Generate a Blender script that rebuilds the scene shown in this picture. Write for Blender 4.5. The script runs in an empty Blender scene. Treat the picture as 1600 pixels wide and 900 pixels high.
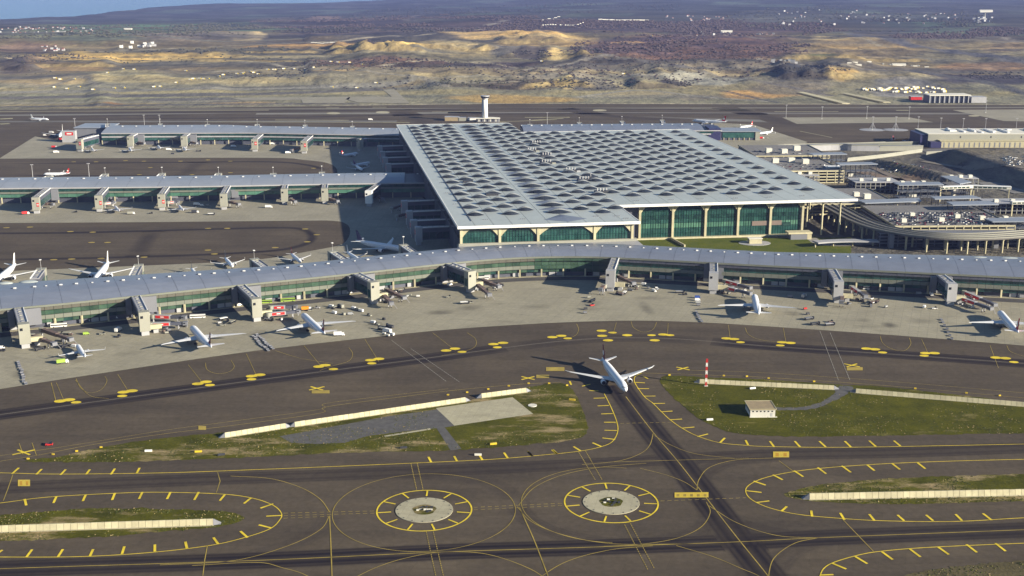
import bpy, bmesh, math, random
import numpy as np
from mathutils import Vector, Matrix, noise as mnoise
from mathutils.geometry import tessellate_polygon
random.seed(7)
scene = bpy.context.scene
COL = scene.collection

# ------------------------------------------------------------------ camera
FPX, EYE = 1900.0, 295.0
PITCH = math.atan(500 / FPX)
CP, SP = math.cos(PITCH), math.sin(PITCH)
cam_d = bpy.data.cameras.new("camera")
cam = bpy.data.objects.new("camera", cam_d)
COL.objects.link(cam)
cam.location = (0, 0, EYE)
cam.rotation_euler = (math.pi / 2 - PITCH, 0, 0)
cam_d.sensor_width = 36.0
cam_d.lens = 36.0 * FPX / 1600.0
cam_d.clip_start = 1.0
cam_d.clip_end = 60000.0
scene.camera = cam

# ------------------------------------------------------------------ light
SUN_EL, SUN_AZ = math.radians(17.2), math.atan2(0.902, -0.432)   # azimuth measured from +Y towards +X
world = bpy.data.worlds.new("World")
scene.world = world
world.use_nodes = True
wn = world.node_tree
bg = wn.nodes["Background"]
sky = wn.nodes.new("ShaderNodeTexSky")
sky.sky_type = 'NISHITA'
sky.sun_disc = False
sky.sun_elevation = SUN_EL
sky.sun_rotation = SUN_AZ
sky.altitude = 100
sky.air_density = 1.0
sky.dust_density = 0.1
sky.ozone_density = 3.0
wn.links.new(sky.outputs[0], bg.inputs[0])
bg.inputs[1].default_value = 0.05
sun_d = bpy.data.lights.new("sun", 'SUN')
sun_d.energy = 5.0
sun_d.angle = math.radians(0.5)
sun_d.color = (1.0, 0.90, 0.72)
sun = bpy.data.objects.new("sun", sun_d)
COL.objects.link(sun)
sun_dir = Vector((math.sin(SUN_AZ) * math.cos(SUN_EL), math.cos(SUN_AZ) * math.cos(SUN_EL), math.sin(SUN_EL)))
sun.rotation_euler = sun_dir.to_track_quat('Z', 'Y').to_euler()
sun.location = (800, -500, 900)
vs = scene.view_settings
vs.view_transform = 'Standard'
vs.look = 'None'
vs.exposure = 1.25
vs.gamma = 1.0
scene.render.engine = 'CYCLES'
scene.cycles.max_bounces = 5
scene.cycles.diffuse_bounces = 2
scene.cycles.glossy_bounces = 2
scene.cycles.transmission_bounces = 2
scene.cycles.volume_bounces = 0
scene.cycles.use_denoising = True


# ------------------------------------------------------------------ helpers
def P(u, v, z=0.0):
    """ground (or height z) point seen at pixel u, v of the 1600x900 photograph"""
    x = (u - 800) / FPX
    y = -(v - 450) / FPX
    dz = -SP + y * CP
    t = (z - EYE) / dz
    return Vector((x * t, (CP + y * SP) * t, z))


def Q(X, Y, Z=0.0):
    dz = Z - EYE
    f = Y * CP - dz * SP
    return 800 + FPX * X / f, 450 - FPX * (Y * SP + dz * CP) / f


def put(o, label=None, cat=None, group=None, kind=None):
    if label: o["label"] = label
    if cat: o["category"] = cat
    if group: o["group"] = group
    if kind: o["kind"] = kind
    return o


def thing(name, label, cat, loc=(0, 0, 0), rz=0.0, group=None):
    o = bpy.data.objects.new(name, None)
    COL.objects.link(o)
    o.location = loc
    o.rotation_euler = (0, 0, rz)
    o.empty_display_size = 0.5
    return put(o, label, cat, group)


def kids(o):
    return [c for c in ALLKIDS.get(o.name, [])]


ALLKIDS = {}


def adopt(o, parent):
    o.parent = parent
    ALLKIDS.setdefault(parent.name, []).append(o)


class MB:
    def __init__(self):
        self.v, self.f, self.m = [], [], []

    def poly(self, pts, m=0):
        n = len(self.v)
        self.v += [tuple(p) for p in pts]
        self.f.append(tuple(range(n, n + len(pts))))
        self.m.append(m)
        return self

    def box(self, x0, x1, y0, y1, z0, z1, m=0, M=None):
        c = [(x0, y0, z0), (x1, y0, z0), (x1, y1, z0), (x0, y1, z0), (x0, y0, z1), (x1, y0, z1), (x1, y1, z1), (x0, y1, z1)]
        if M is not None:
            c = [tuple(M @ Vector(p)) for p in c]
        return self.hexa(c, m)

    def hexa(self, c, m=0):
        n = len(self.v)
        self.v += [tuple(p) for p in c]
        for q in ((0, 3, 2, 1), (4, 5, 6, 7), (0, 1, 5, 4), (1, 2, 6, 5), (2, 3, 7, 6), (3, 0, 4, 7)):
            self.f.append(tuple(n + i for i in q))
            self.m.append(m)
        return self

    def prism(self, pts, z0, z1, m=0):
        """vertical prism over a polygon of (x, y)"""
        pts = [(p[0], p[1]) for p in pts]
        a = sum(pts[i][0] * pts[(i + 1) % len(pts)][1] - pts[(i + 1) % len(pts)][0] * pts[i][1] for i in range(len(pts)))
        if a < 0: pts = pts[::-1]
        n, k = len(self.v), len(pts)
        self.v += [(p[0], p[1], z0) for p in pts] + [(p[0], p[1], z1) for p in pts]
        tris = tessellate_polygon([[Vector((p[0], p[1], 0)) for p in pts]])
        for t in tris:
            t = list(t)
            p0, p1, p2 = [pts[i] for i in t]
            if (p1[0] - p0[0]) * (p2[1] - p0[1]) - (p2[0] - p0[0]) * (p1[1] - p0[1]) < 0: t = t[::-1]
            self.f.append(tuple(n + k + i for i in t)); self.m.append(m)
            self.f.append(tuple(n + i for i in t[::-1])); self.m.append(m)
        for i in range(k):
            j = (i + 1) % k
            self.f.append((n + i, n + j, n + k + j, n + k + i)); self.m.append(m)
        return self

    def tube(self, p, q, r, r2=None, n=8, m=0):
        p, q = Vector(p), Vector(q)
        r2 = r if r2 is None else r2
        d = (q - p).normalized()
        a = d.orthogonal().normalized()
        b = d.cross(a)
        s = len(self.v)
        for c, rr in ((p, r), (q, r2)):
            for i in range(n):
                t = 2 * math.pi * i / n
                self.v.append(tuple(c + a * (rr * math.cos(t)) + b * (rr * math.sin(t))))
        for i in range(n):
            j = (i + 1) % n
            self.f.append((s + i, s + j, s + n + j, s + n + i)); self.m.append(m)
        self.f.append(tuple(s + n + i for i in range(n))); self.m.append(m)
        self.f.append(tuple(s + n - 1 - i for i in range(n))); self.m.append(m)
        return self

    def loft(self, rings, m=0, cap=True):
        s, n = len(self.v), len(rings[0])
        for r in rings: self.v += [tuple(p) for p in r]
        for k in range(len(rings) - 1):
            for i in range(n):
                j = (i + 1) % n
                a = s + k * n
                self.f.append((a + i, a + j, a + n + j, a + n + i)); self.m.append(m)
        if cap:
            self.f.append(tuple(s + n - 1 - i for i in range(n))); self.m.append(m)
            e = s + (len(rings) - 1) * n
            self.f.append(tuple(e + i for i in range(n))); self.m.append(m)
        return self

    def build(self, name, mats, parent=None, smooth=False, loc=None):
        me = bpy.data.meshes.new(name)
        me.from_pydata(self.v, [], self.f)
        if not isinstance(mats, (list, tuple)): mats = [mats]
        for x in mats: me.materials.append(x)
        if len(mats) > 1: me.polygons.foreach_set("material_index", self.m)
        if smooth: me.polygons.foreach_set("use_smooth", [True] * len(self.f))
        me.update()
        o = bpy.data.objects.new(name, me)
        COL.objects.link(o)
        if parent is not None: adopt(o, parent)
        if loc is not None: o.location = loc
        return o


def link_mesh(name, me, parent, loc=(0, 0, 0), rz=0.0, sc=None):
    o = bpy.data.objects.new(name, me)
    COL.objects.link(o)
    if parent is not None: adopt(o, parent)
    o.location = loc
    o.rotation_euler = (0, 0, rz)
    if sc: o.scale = sc
    return o


def copy_tree(o, parent=None):
    c = o.copy()
    COL.objects.link(c)
    if parent is not None: adopt(c, parent)
    for ch in kids(o): copy_tree(ch, c)
    return c


def spline(pts, n=8):
    """Catmull-Rom through 2D/3D points"""
    pts = [Vector(p) for p in pts]
    out = []
    for i in range(len(pts) - 1):
        p0 = pts[i - 1] if i else pts[0] * 2 - pts[1]
        p1, p2 = pts[i], pts[i + 1]
        p3 = pts[i + 2] if i + 2 < len(pts) else pts[-1] * 2 - pts[-2]
        for k in range(n):
            t = k / n
            out.append(0.5 * ((2 * p1) + (p2 - p0) * t + (2 * p0 - 5 * p1 + 4 * p2 - p3) * t * t + (3 * p1 - p0 - 3 * p2 + p3) * t ** 3))
    out.append(pts[-1])
    return out


def PX(lst, z=0.0):
    return [P(a, b, z) for a, b in lst]


def normals2(path):
    out = []
    for i in range(len(path)):
        a = path[max(i - 1, 0)]
        b = path[min(i + 1, len(path) - 1)]
        d = Vector((b[0] - a[0], b[1] - a[1]))
        d.normalize()
        out.append(Vector((-d.y, d.x)))
    return out


def strip_mb(path, w, z, mb=None):
    mb = mb or MB()
    nn = normals2(path)
    for i in range(len(path) - 1):
        a, b, na, nb = path[i], path[i + 1], nn[i], nn[i + 1]
        mb.poly([(a[0] - na.x * w / 2, a[1] - na.y * w / 2, z), (b[0] - nb.x * w / 2, b[1] - nb.y * w / 2, z),
                 (b[0] + nb.x * w / 2, b[1] + nb.y * w / 2, z), (a[0] + na.x * w / 2, a[1] + na.y * w / 2, z)][::1])
    return mb


def resample(path, step):
    """points and tangents every STEP metres along PATH"""
    out, acc, nxt = [], 0.0, 0.0
    for i in range(len(path) - 1):
        a, b = Vector(path[i][:2]), Vector(path[i + 1][:2])
        L = (b - a).length
        if L < 1e-6: continue
        while nxt <= acc + L:
            t = (nxt - acc) / L
            out.append((a.lerp(b, t), (b - a) / L))
            nxt += step
        acc += L
    return out


def sheet(name, pts, z, mat, kind="structure", label=None, parent=None):
    """flat polygon sheet at height z"""
    pts = [(p[0], p[1]) for p in pts]
    a = sum(pts[i][0] * pts[(i + 1) % len(pts)][1] - pts[(i + 1) % len(pts)][0] * pts[i][1] for i in range(len(pts)))
    if a < 0: pts = pts[::-1]
    mb = MB()
    mb.v = [(p[0], p[1], z) for p in pts]
    for t in tessellate_polygon([[Vector((p[0], p[1], 0)) for p in pts]]):
        t = list(t)
        p0, p1, p2 = [pts[i] for i in t]
        if (p1[0] - p0[0]) * (p2[1] - p0[1]) - (p2[0] - p0[0]) * (p1[1] - p0[1]) < 0: t = t[::-1]
        mb.f.append(tuple(t)); mb.m.append(0)
    o = mb.build(name, mat, parent)
    if parent is None: put(o, kind=kind)
    return o


# ------------------------------------------------------------------ materials
def new_mat(name):
    m = bpy.data.materials.new(name)
    m.use_nodes = True
    nt = m.node_tree
    return m, nt, nt.nodes["Principled BSDF"]


def node(nt, typ, **kw):
    n = nt.nodes.new(typ)
    for k, v in kw.items(): setattr(n, k, v)
    return n


def world_noise(nt, scale, detail=4.0, rough=0.55, stretch=None, rot=0.0):
    g = node(nt, "ShaderNodeNewGeometry")
    mp = node(nt, "ShaderNodeMapping")
    mp.inputs["Rotation"].default_value = (0, 0, rot)
    if stretch: mp.inputs["Scale"].default_value = stretch
    nt.links.new(g.outputs["Position"], mp.inputs["Vector"])
    t = node(nt, "ShaderNodeTexNoise")
    t.inputs["Scale"].default_value = scale
    t.inputs["Detail"].default_value = detail
    t.inputs["Roughness"].default_value = rough
    nt.links.new(mp.outputs[0], t.inputs["Vector"])
    return t.outputs["Fac"], mp.outputs[0]


def ramp(nt, fac, stops):
    r = node(nt, "ShaderNodeValToRGB")
    e = r.color_ramp.elements
    while len(e) < len(stops): e.new(0.5)
    for el, (p, c) in zip(e, stops):
        el.position = p
        el.color = (*c, 1) if len(c) == 3 else c
    nt.links.new(fac, r.inputs[0])
    return r.outputs[0]


def mix(nt, fac, a, b, mode='MIX'):
    m = node(nt, "ShaderNodeMix", data_type='RGBA', blend_type=mode)
    for s, x in ((0, fac), (6, a), (7, b)):
        if isinstance(x, (int, float)): m.inputs[s].default_value = x
        elif isinstance(x, tuple): m.inputs[s].default_value = (*x, 1) if len(x) == 3 else x
        else: nt.links.new(x, m.inputs[s])
    return m.outputs[2]


def math_n(nt, op, a, b=None):
    m = node(nt, "ShaderNodeMath", operation=op)
    for i, x in enumerate((a, b)):
        if x is None: continue
        if isinstance(x, (int, float)): m.inputs[i].default_value = x
        else: nt.links.new(x, m.inputs[i])
    return m.outputs[0]


def simple(name, col, rough=0.7, var=0.18, scale=0.25, metallic=0.0, spec=0.4, stretch=None):
    m, nt, b = new_mat(name)
    f, _ = world_noise(nt, scale, 5.0, 0.6, stretch)
    lo = tuple(c * (1 - var) for c in col)
    hi = tuple(min(1, c * (1 + var)) for c in col)
    c = ramp(nt, f, [(0.3, lo), (0.7, hi)])
    nt.links.new(c, b.inputs["Base Color"])
    b.inputs["Roughness"].default_value = rough
    b.inputs["Metallic"].default_value = metallic
    b.inputs["Specular IOR Level"].default_value = spec
    return m


def panelled(name, col):
    """weathered precast concrete, each piece a little different"""
    m, nt, b = new_mat(name)
    f, _ = world_noise(nt, 0.25, 5, 0.65)
    c = ramp(nt, f, [(0.3, tuple(x * 0.84 for x in col)), (0.7, tuple(x * 1.1 for x in col))])
    oi = node(nt, "ShaderNodeObjectInfo")
    c = mix(nt, 1.0, c, math_n(nt, 'ADD', math_n(nt, 'MULTIPLY', oi.outputs["Random"], 0.22), 0.86), 'MULTIPLY')
    nt.links.new(c, b.inputs["Base Color"])
    b.inputs["Roughness"].default_value = 0.8
    b.inputs["Specular IOR Level"].default_value = 0.2
    return m


def mat_asphalt():
    m, nt, b = new_mat("asphalt")
    f1, _ = world_noise(nt, 0.012, 6, 0.6)
    f2, _ = world_noise(nt, 0.25, 4, 0.7)
    f3, _ = world_noise(nt, 0.02, 4, 0.6, (0.12, 1.6, 1), rot=0.06)
    c = ramp(nt, f1, [(0.3, (0.076, 0.062, 0.047)), (0.7, (0.106, 0.086, 0.062))])
    c2 = ramp(nt, f2, [(0.3, (0.82, 0.82, 0.82)), (0.7, (1.12, 1.12, 1.12))])
    c = mix(nt, 1.0, c, c2, 'MULTIPLY')
    c3 = ramp(nt, f3, [(0.35, (0.86, 0.86, 0.88)), (0.65, (1.08, 1.07, 1.05))])
    c = mix(nt, 1.0, c, c3, 'MULTIPLY')
    # paving lanes and old patch repairs: long strips that differ a little, with fine joints
    g_ = node(nt, "ShaderNodeNewGeometry")
    for rot_, bw, rh, lo_, off in ((-0.05, 90, 7.5, .93, .37), (0.32, 34, 15, .95, .61)):
        mp_ = node(nt, "ShaderNodeMapping")
        mp_.inputs["Rotation"].default_value = (0, 0, rot_)
        nt.links.new(g_.outputs["Position"], mp_.inputs["Vector"])
        br = node(nt, "ShaderNodeTexBrick")
        br.offset = off
        br.inputs["Color1"].default_value = (lo_, lo_, lo_, 1)
        br.inputs["Color2"].default_value = (1.05, 1.05, 1.04, 1)
        br.inputs["Mortar"].default_value = (.84, .84, .86, 1)
        br.inputs["Scale"].default_value = 1.0
        br.inputs["Mortar Size"].default_value = 0.11
        br.inputs["Brick Width"].default_value = bw
        br.inputs["Row Height"].default_value = rh
        nt.links.new(mp_.outputs[0], br.inputs["Vector"])
        c = mix(nt, 1.0, c, br.outputs["Color"], 'MULTIPLY')
    f5, _ = world_noise(nt, 0.03, 6, 0.75, (1.3, .5, 1), rot=0.5)
    c = mix(nt, ramp(nt, f5, [(0.63, (0, 0, 0)), (0.78, (.55, .55, .55))]), c, (0.026, 0.022, 0.02))
    at = node(nt, "ShaderNodeAttribute", attribute_name="wear")
    w = math_n(nt, 'MULTIPLY', at.outputs["Fac"], ramp(nt, f3, [(0.3, (0.75, 0.75, 0.75)), (0.6, (1, 1, 1))]))
    c = mix(nt, w, c, (0.010, 0.008, 0.013))
    nt.links.new(c, b.inputs["Base Color"])
    b.inputs["Roughness"].default_value = 0.95
    b.inputs["Specular IOR Level"].default_value = 0.1
    return m


def mat_concrete(name, col, rot, slab=7.5, joint=0.14, stain=0.35):
    m, nt, b = new_mat(name)
    f1, vec = world_noise(nt, 0.02, 6, 0.65, rot=rot)
    f2, _ = world_noise(nt, 0.3, 4, 0.7)
    f4, _ = world_noise(nt, 0.035, 5, 0.7, (0.5, 1.5, 1), rot=rot + 0.9)
    c = ramp(nt, f1, [(0.3, tuple(x * 0.84 for x in col)), (0.7, tuple(x * 1.1 for x in col))])
    c = mix(nt, 1.0, c, ramp(nt, f2, [(0.3, (0.88, 0.88, 0.88)), (0.7, (1.08, 1.08, 1.08))]), 'MULTIPLY')
    st = ramp(nt, f4, [(0.56, (0, 0, 0)), (0.76, (1, 1, 1))])
    c = mix(nt, math_n(nt, 'MULTIPLY', st, stain), c, tuple(x * 0.45 for x in col))
    aw = node(nt, "ShaderNodeAttribute", attribute_name="wear")
    c = mix(nt, math_n(nt, 'MULTIPLY', aw.outputs["Fac"], ramp(nt, f4, [(0.3, (0.35, 0.35, 0.35)), (0.6, (1, 1, 1))])), c, (0.05, 0.045, 0.036))
    br = node(nt, "ShaderNodeTexBrick")
    br.offset = 0.0
    br.inputs["Color1"].default_value = (1, 1, 1, 1)
    br.inputs["Color2"].default_value = (0.93, 0.93, 0.94, 1)
    br.inputs["Mortar"].default_value = (0.72, 0.72, 0.74, 1)
    br.inputs["Scale"].default_value = 1.0
    br.inputs["Mortar Size"].default_value = joint
    br.inputs["Brick Width"].default_value = slab
    br.inputs["Row Height"].default_value = slab
    nt.links.new(vec, br.inputs["Vector"])
    c = mix(nt, 1.0, c, br.outputs["Color"], 'MULTIPLY')
    nt.links.new(c, b.inputs["Base Color"])
    b.inputs["Roughness"].default_value = 0.9
    b.inputs["Specular IOR Level"].default_value = 0.2
    return m


def mat_grass(name, g0, g1, dry, dry_amt):
    m, nt, b = new_mat(name)
    f1, _ = world_noise(nt, 0.05, 6, 0.65)
    f2, _ = world_noise(nt, 0.035, 7, 0.7, (0.6, 1.7, 1))
    f3, _ = world_noise(nt, 0.6, 3, 0.7)
    c = ramp(nt, f1, [(0.3, g0), (0.68, g1)])
    d = ramp(nt, f2, [(dry_amt, (0, 0, 0)), (dry_amt + 0.12, (1, 1, 1))])
    c = mix(nt, d, c, dry)
    c = mix(nt, 1.0, c, ramp(nt, f3, [(0.3, (0.7, 0.7, 0.7)), (0.7, (1.2, 1.2, 1.2))]), 'MULTIPLY')
    nt.links.new(c, b.inputs["Base Color"])
    b.inputs["Roughness"].default_value = 0.95
    b.inputs["Specular IOR Level"].default_value = 0.1
    bu = node(nt, "ShaderNodeBump")
    bu.inputs["Strength"].default_value = 0.5
    bu.inputs["Distance"].default_value = 0.6
    nt.links.new(f3, bu.inputs["Height"])
    nt.links.new(bu.outputs[0], b.inputs["Normal"])
    return m


def mat_glass(name, c0, c1, scale=0.12, rough=0.12, stretch=(1, 1, 1)):
    m, nt, b = new_mat(name)
    f1, _ = world_noise(nt, scale, 3, 0.6, stretch)
    c = ramp(nt, f1, [(0.35, c0), (0.65, c1)])
    oi = node(nt, "ShaderNodeObjectInfo")
    v = math_n(nt, 'ADD', math_n(nt, 'MULTIPLY', oi.outputs["Random"], 0.5), 0.75)
    c = mix(nt, 1.0, c, v, 'MULTIPLY')
    nt.links.new(c, b.inputs["Base Color"])
    b.inputs["Roughness"].default_value = rough
    b.inputs["Specular IOR Level"].default_value = 0.6
    return m


def mat_terrain():
    m, nt, b = new_mat("open_ground")
    at = node(nt, "ShaderNodeAttribute", attribute_name="tint")
    f1, _ = world_noise(nt, 0.02, 6, 0.7)
    f2, _ = world_noise(nt, 0.004, 6, 0.65, (0.7, 1.2, 1))
    c = mix(nt, 1.0, at.outputs["Color"], ramp(nt, f1, [(0.25, (0.76, 0.76, 0.77)), (0.5, (1, 1, 1)), (0.75, (1.22, 1.21, 1.18))]), 'MULTIPLY')
    c = mix(nt, 1.0, c, ramp(nt, f2, [(0.3, (0.72, 0.73, 0.76)), (0.7, (1.25, 1.22, 1.16))]), 'MULTIPLY')
    f3, _ = world_noise(nt, 0.035, 5, 0.75, (0.8, 1.1, 1))
    c = mix(nt, ramp(nt, f3, [(0.63, (0, 0, 0)), (0.67, (0.7, 0.7, 0.7))]), c, (0.035, 0.032, 0.026))
    f6, _ = world_noise(nt, 0.06, 5, 0.8, (1.0, 0.25, 1), rot=0.1)
    c = mix(nt, 1.0, c, ramp(nt, f6, [(0.36, (0.72, 0.72, 0.74)), (0.5, (1, 1, 1)), (0.66, (1.28, 1.26, 1.2))]), 'MULTIPLY')
    nt.links.new(c, b.inputs["Base Color"])
    b.inputs["Roughness"].default_value = 0.95
    b.inputs["Specular IOR Level"].default_value = 0.1
    bu = node(nt, "ShaderNodeBump")
    bu.inputs["Strength"].default_value = 0.8
    bu.inputs["Distance"].default_value = 9.0
    nt.links.new(f1, bu.inputs["Height"])
    nt.links.new(bu.outputs[0], b.inputs["Normal"])
    return m


def mat_roof(name, col, rough=0.45, metallic=0.0, var=0.06):
    m, nt, b = new_mat(name)
    f1, _ = world_noise(nt, 0.05, 5, 0.6)
    f2, _ = world_noise(nt, 0.4, 3, 0.6, (0.2, 1, 1), rot=0.16)
    c = ramp(nt, f1, [(0.3, tuple(x * (1 - var) for x in col)), (0.7, tuple(x * (1 + var) for x in col))])
    c = mix(nt, 1.0, c, ramp(nt, f2, [(0.3, (0.95, 0.95, 0.95)), (0.7, (1.04, 1.04, 1.04))]), 'MULTIPLY')
    oi = node(nt, "ShaderNodeObjectInfo")
    c = mix(nt, 1.0, c, math_n(nt, 'ADD', math_n(nt, 'MULTIPLY', oi.outputs["Random"], 0.07), 0.965), 'MULTIPLY')
    nt.links.new(c, b.inputs["Base Color"])
    b.inputs["Roughness"].default_value = rough
    b.inputs["Metallic"].default_value = metallic
    return m


def mat_water():
    m, nt, b = new_mat("sea_water")
    f, _ = world_noise(nt, 0.004, 5, 0.6, (0.4, 1, 1))
    c = ramp(nt, f, [(0.3, (0.04, 0.13, 0.24)), (0.7, (0.055, 0.16, 0.27))])
    nt.links.new(c, b.inputs["Base Color"])
    b.inputs["Roughness"].default_value = 0.25
    f3, _ = world_noise(nt, 0.05, 4, 0.7)
    bu = node(nt, "ShaderNodeBump")
    bu.inputs["Strength"].default_value = 0.4
    nt.links.new(f3, bu.inputs["Height"])
    nt.links.new(bu.outputs[0], b.inputs["Normal"])
    return m


ASPHALT = mat_asphalt()
CONCRETE = mat_concrete("apron_concrete", (0.305, 0.282, 0.208), 0.35, 7.5, 0.14, 0.75)
CONCRETE2 = mat_concrete("far_apron_concrete", (0.29, 0.27, 0.205), 0.02)
PAD = mat_concrete("pad_concrete", (0.40, 0.37, 0.26), 0.2, 5.0, 0.08, 0.5)
GRASS = mat_grass("island_grass", (0.038, 0.041, 0.002), (0.100, 0.098, 0.006), (0.29, 0.225, 0.115), 0.515)
GRASS_L = mat_grass("lush_grass", (0.042, 0.045, 0.001), (0.098, 0.096, 0.004), (0.22, 0.18, 0.07), 0.575)
GRASS_T = mat_grass("terminal_lawn", (0.060, 0.085, 0.010), (0.115, 0.125, 0.016), (0.13, 0.10, 0.03), 0.62)
GRASS_D = mat_grass("dry_grass", (0.07, 0.06, 0.028), (0.12, 0.10, 0.05), (0.16, 0.12, 0.07), 0.55)
GRAVEL = simple("gravel_asphalt", (0.085, 0.082, 0.080), 0.9, 0.25, 0.2)
YELLOW = simple("yellow_paint", (0.66, 0.50, 0.025), 0.7, 0.28, 0.15)
YELLOW_D = simple("worn_yellow_paint", (0.32, 0.24, 0.045), 0.8, 0.35, 0.08)
ORANGE = simple("orange_paint", (0.46, 0.25, 0.02), 0.7, 0.2, 0.3)
WHITEP = simple("white_road_paint", (0.30, 0.28, 0.24), 0.8, 0.35, 0.3)
BLACKP = simple("black_paint", (0.02, 0.02, 0.02), 0.8, 0.2)
TERRAIN = mat_terrain()
WATER = mat_water()
ROOF = mat_roof("hall_roof_metal", (0.40, 0.435, 0.42), 0.4)
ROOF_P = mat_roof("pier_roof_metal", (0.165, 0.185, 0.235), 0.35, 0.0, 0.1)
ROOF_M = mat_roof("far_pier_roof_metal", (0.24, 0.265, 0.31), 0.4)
DOME = mat_roof("skylight_shell", (0.235, 0.25, 0.255), 0.35)
DOMEG = mat_glass("skylight_glass", (0.015, 0.02, 0.03), (0.03, 0.035, 0.045))
CREAM = simple("cream_cladding", (0.268, 0.266, 0.222), 0.6, 0.07, 0.08)
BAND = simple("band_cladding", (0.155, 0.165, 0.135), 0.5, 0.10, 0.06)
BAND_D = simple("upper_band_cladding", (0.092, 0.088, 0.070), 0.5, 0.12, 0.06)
CREAM2 = panelled("cream_concrete", (0.47, 0.43, 0.285))
WHITE = simple("white_paint", (0.78, 0.77, 0.74), 0.4, 0.04, 0.3)
GREYP = simple("grey_panel", (0.16, 0.165, 0.185), 0.5, 0.06, 0.1)
GREYL = simple("light_grey_panel", (0.34, 0.34, 0.35), 0.5, 0.08, 0.1)
DARK = simple("dark_metal", (0.035, 0.037, 0.045), 0.5, 0.2, 0.3)
SLATE = simple("slate_cladding", (0.075, 0.08, 0.105), 0.5, 0.15, 0.08)
GLASS_G = mat_glass("green_facade_glass", (0.012, 0.048, 0.042), (0.030, 0.088, 0.074), 0.15, 0.2)
GLASS_G2 = mat_glass("pale_green_glass", (0.05, 0.13, 0.095), (0.085, 0.19, 0.13), 0.1, 0.25)
GLASS_D = mat_glass("dark_green_glass", (0.008, 0.030, 0.028), (0.020, 0.060, 0.050), 0.2, 0.15)
GLASS_P = mat_glass("pier_glass", (0.026, 0.058, 0.038), (0.056, 0.100, 0.066), 0.08, 0.2)
WINDOW = simple("dark_window", (0.012, 0.014, 0.02), 0.12, 0.2, 0.3, spec=0.6)
RED = simple("red_paint", (0.50, 0.025, 0.022), 0.4, 0.1)
DKRED = simple("maroon_paint", (0.16, 0.018, 0.035), 0.4, 0.15)
LIME = simple("lime_paint", (0.26, 0.38, 0.06), 0.4, 0.1)
BLUE = simple("blue_paint", (0.03, 0.07, 0.28), 0.4, 0.1)
NAVY = simple("navy_paint", (0.03, 0.03, 0.09), 0.4, 0.1)
PURPLE = simple("purple_paint", (0.10, 0.03, 0.12), 0.4, 0.1)
ORANGEV = simple("orange_body_paint", (0.62, 0.24, 0.015), 0.4, 0.1)
YELLOWV = simple("yellow_body_paint", (0.58, 0.42, 0.03), 0.4, 0.1)
SILVER = simple("silver_paint", (0.40, 0.41, 0.42), 0.3, 0.06, metallic=0.3)
BROWN = simple("brown_tunnel", (0.14, 0.10, 0.085), 0.6, 0.15)
RUBBER = simple("tyre_rubber", (0.02, 0.02, 0.02), 0.9, 0.2)
SKIN_P = simple("aircraft_white", (0.74, 0.755, 0.79), 0.3, 0.02, 0.2)
WING_P = simple("wing_grey", (0.58, 0.585, 0.59), 0.35, 0.05, 0.2)
TAN_R = simple("tan_flat_roof", (0.28, 0.22, 0.13), 0.85, 0.15, 0.2)
DECK = mat_concrete("garage_deck", (0.20, 0.195, 0.19), 0.14, 8.0, 0.15, 0.4)
DECK_SHADE = simple("garage_shade", (0.06, 0.06, 0.065), 0.8, 0.2)  # dark tone standing in for the shade between garage floors
PALE = simple("pale_wall", (0.62, 0.60, 0.52), 0.8, 0.06, 0.05)


# ------------------------------------------------------------------ terrain
def vnoise(x, y, seed=0):
    xi, yi = np.floor(x).astype(np.int64), np.floor(y).astype(np.int64)
    fx, fy = x - xi, y - yi
    fx, fy = fx * fx * (3 - 2 * fx), fy * fy * (3 - 2 * fy)

    def h(i, j):
        n = (i * 374761393 + j * 668265263 + seed * 974634777) & 0x7fffffff
        n = ((n ^ (n >> 13)) * 1274126177) & 0x7fffffff
        return ((n ^ (n >> 16)) & 0xffff) / 65535.0
    return (h(xi, yi) * (1 - fx) + h(xi + 1, yi) * fx) * (1 - fy) + (h(xi, yi + 1) * (1 - fx) + h(xi + 1, yi + 1) * fx) * fy


def fbm(x, y, seed=0, oct=4):
    s, a = 0, 0.5
    for k in range(oct):
        s = s + a * vnoise(x * 2 ** k, y * 2 ** k, seed + k)
        a *= 0.5
    return s / (1 - 0.5 ** oct)


def sstep(a, b, x):
    t = np.clip((x - a) / (b - a), 0, 1)
    return t * t * (3 - 2 * t)


def seg_dist(X, Y, a, b):
    dx, dy = b[0] - a[0], b[1] - a[1]
    L = math.hypot(dx, dy)
    t = ((X - a[0]) * dx + (Y - a[1]) * dy) / L
    s = ((X - a[0]) * dy - (Y - a[1]) * dx) / L
    return t, s, L


def pxgrid(X, Y):
    dz = -EYE
    f = Y * CP - dz * SP
    return 800 + FPX * X / f, 450 - FPX * (Y * SP + dz * CP) / f


# cut banks of the earthworks: (left, right, foot in pixels, height in m, bare clay?)
SCARPS = [(515, 660, 89, 24, 1), (660, 775, 84, 17, 1), (775, 880, 71, 20, 1), (775, 835, 94, 12, 0), (845, 918, 99, 15, 1), (-20, 62, 110, 16, 0), (60, 180, 105, 11, 1), (175, 380, 91, 9, 1), (380, 500, 86, 7, 1),
          (985, 1062, 139, 11, 0), (815, 925, 140, 13, 1), (690, 815, 139, 7, 0), (1215, 1300, 132, 15, 0), (1290, 1335, 131, 15, 1), (1060, 1115, 127, 8, 0), (1130, 1235, 121, 9, 0), (560, 700, 107, 8, 0), (900, 1000, 109, 8, 0), (300, 480, 100, 5, 1), (1230, 1450, 100, 10, 1), (140, 175, 167, 7, 1)]


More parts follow.
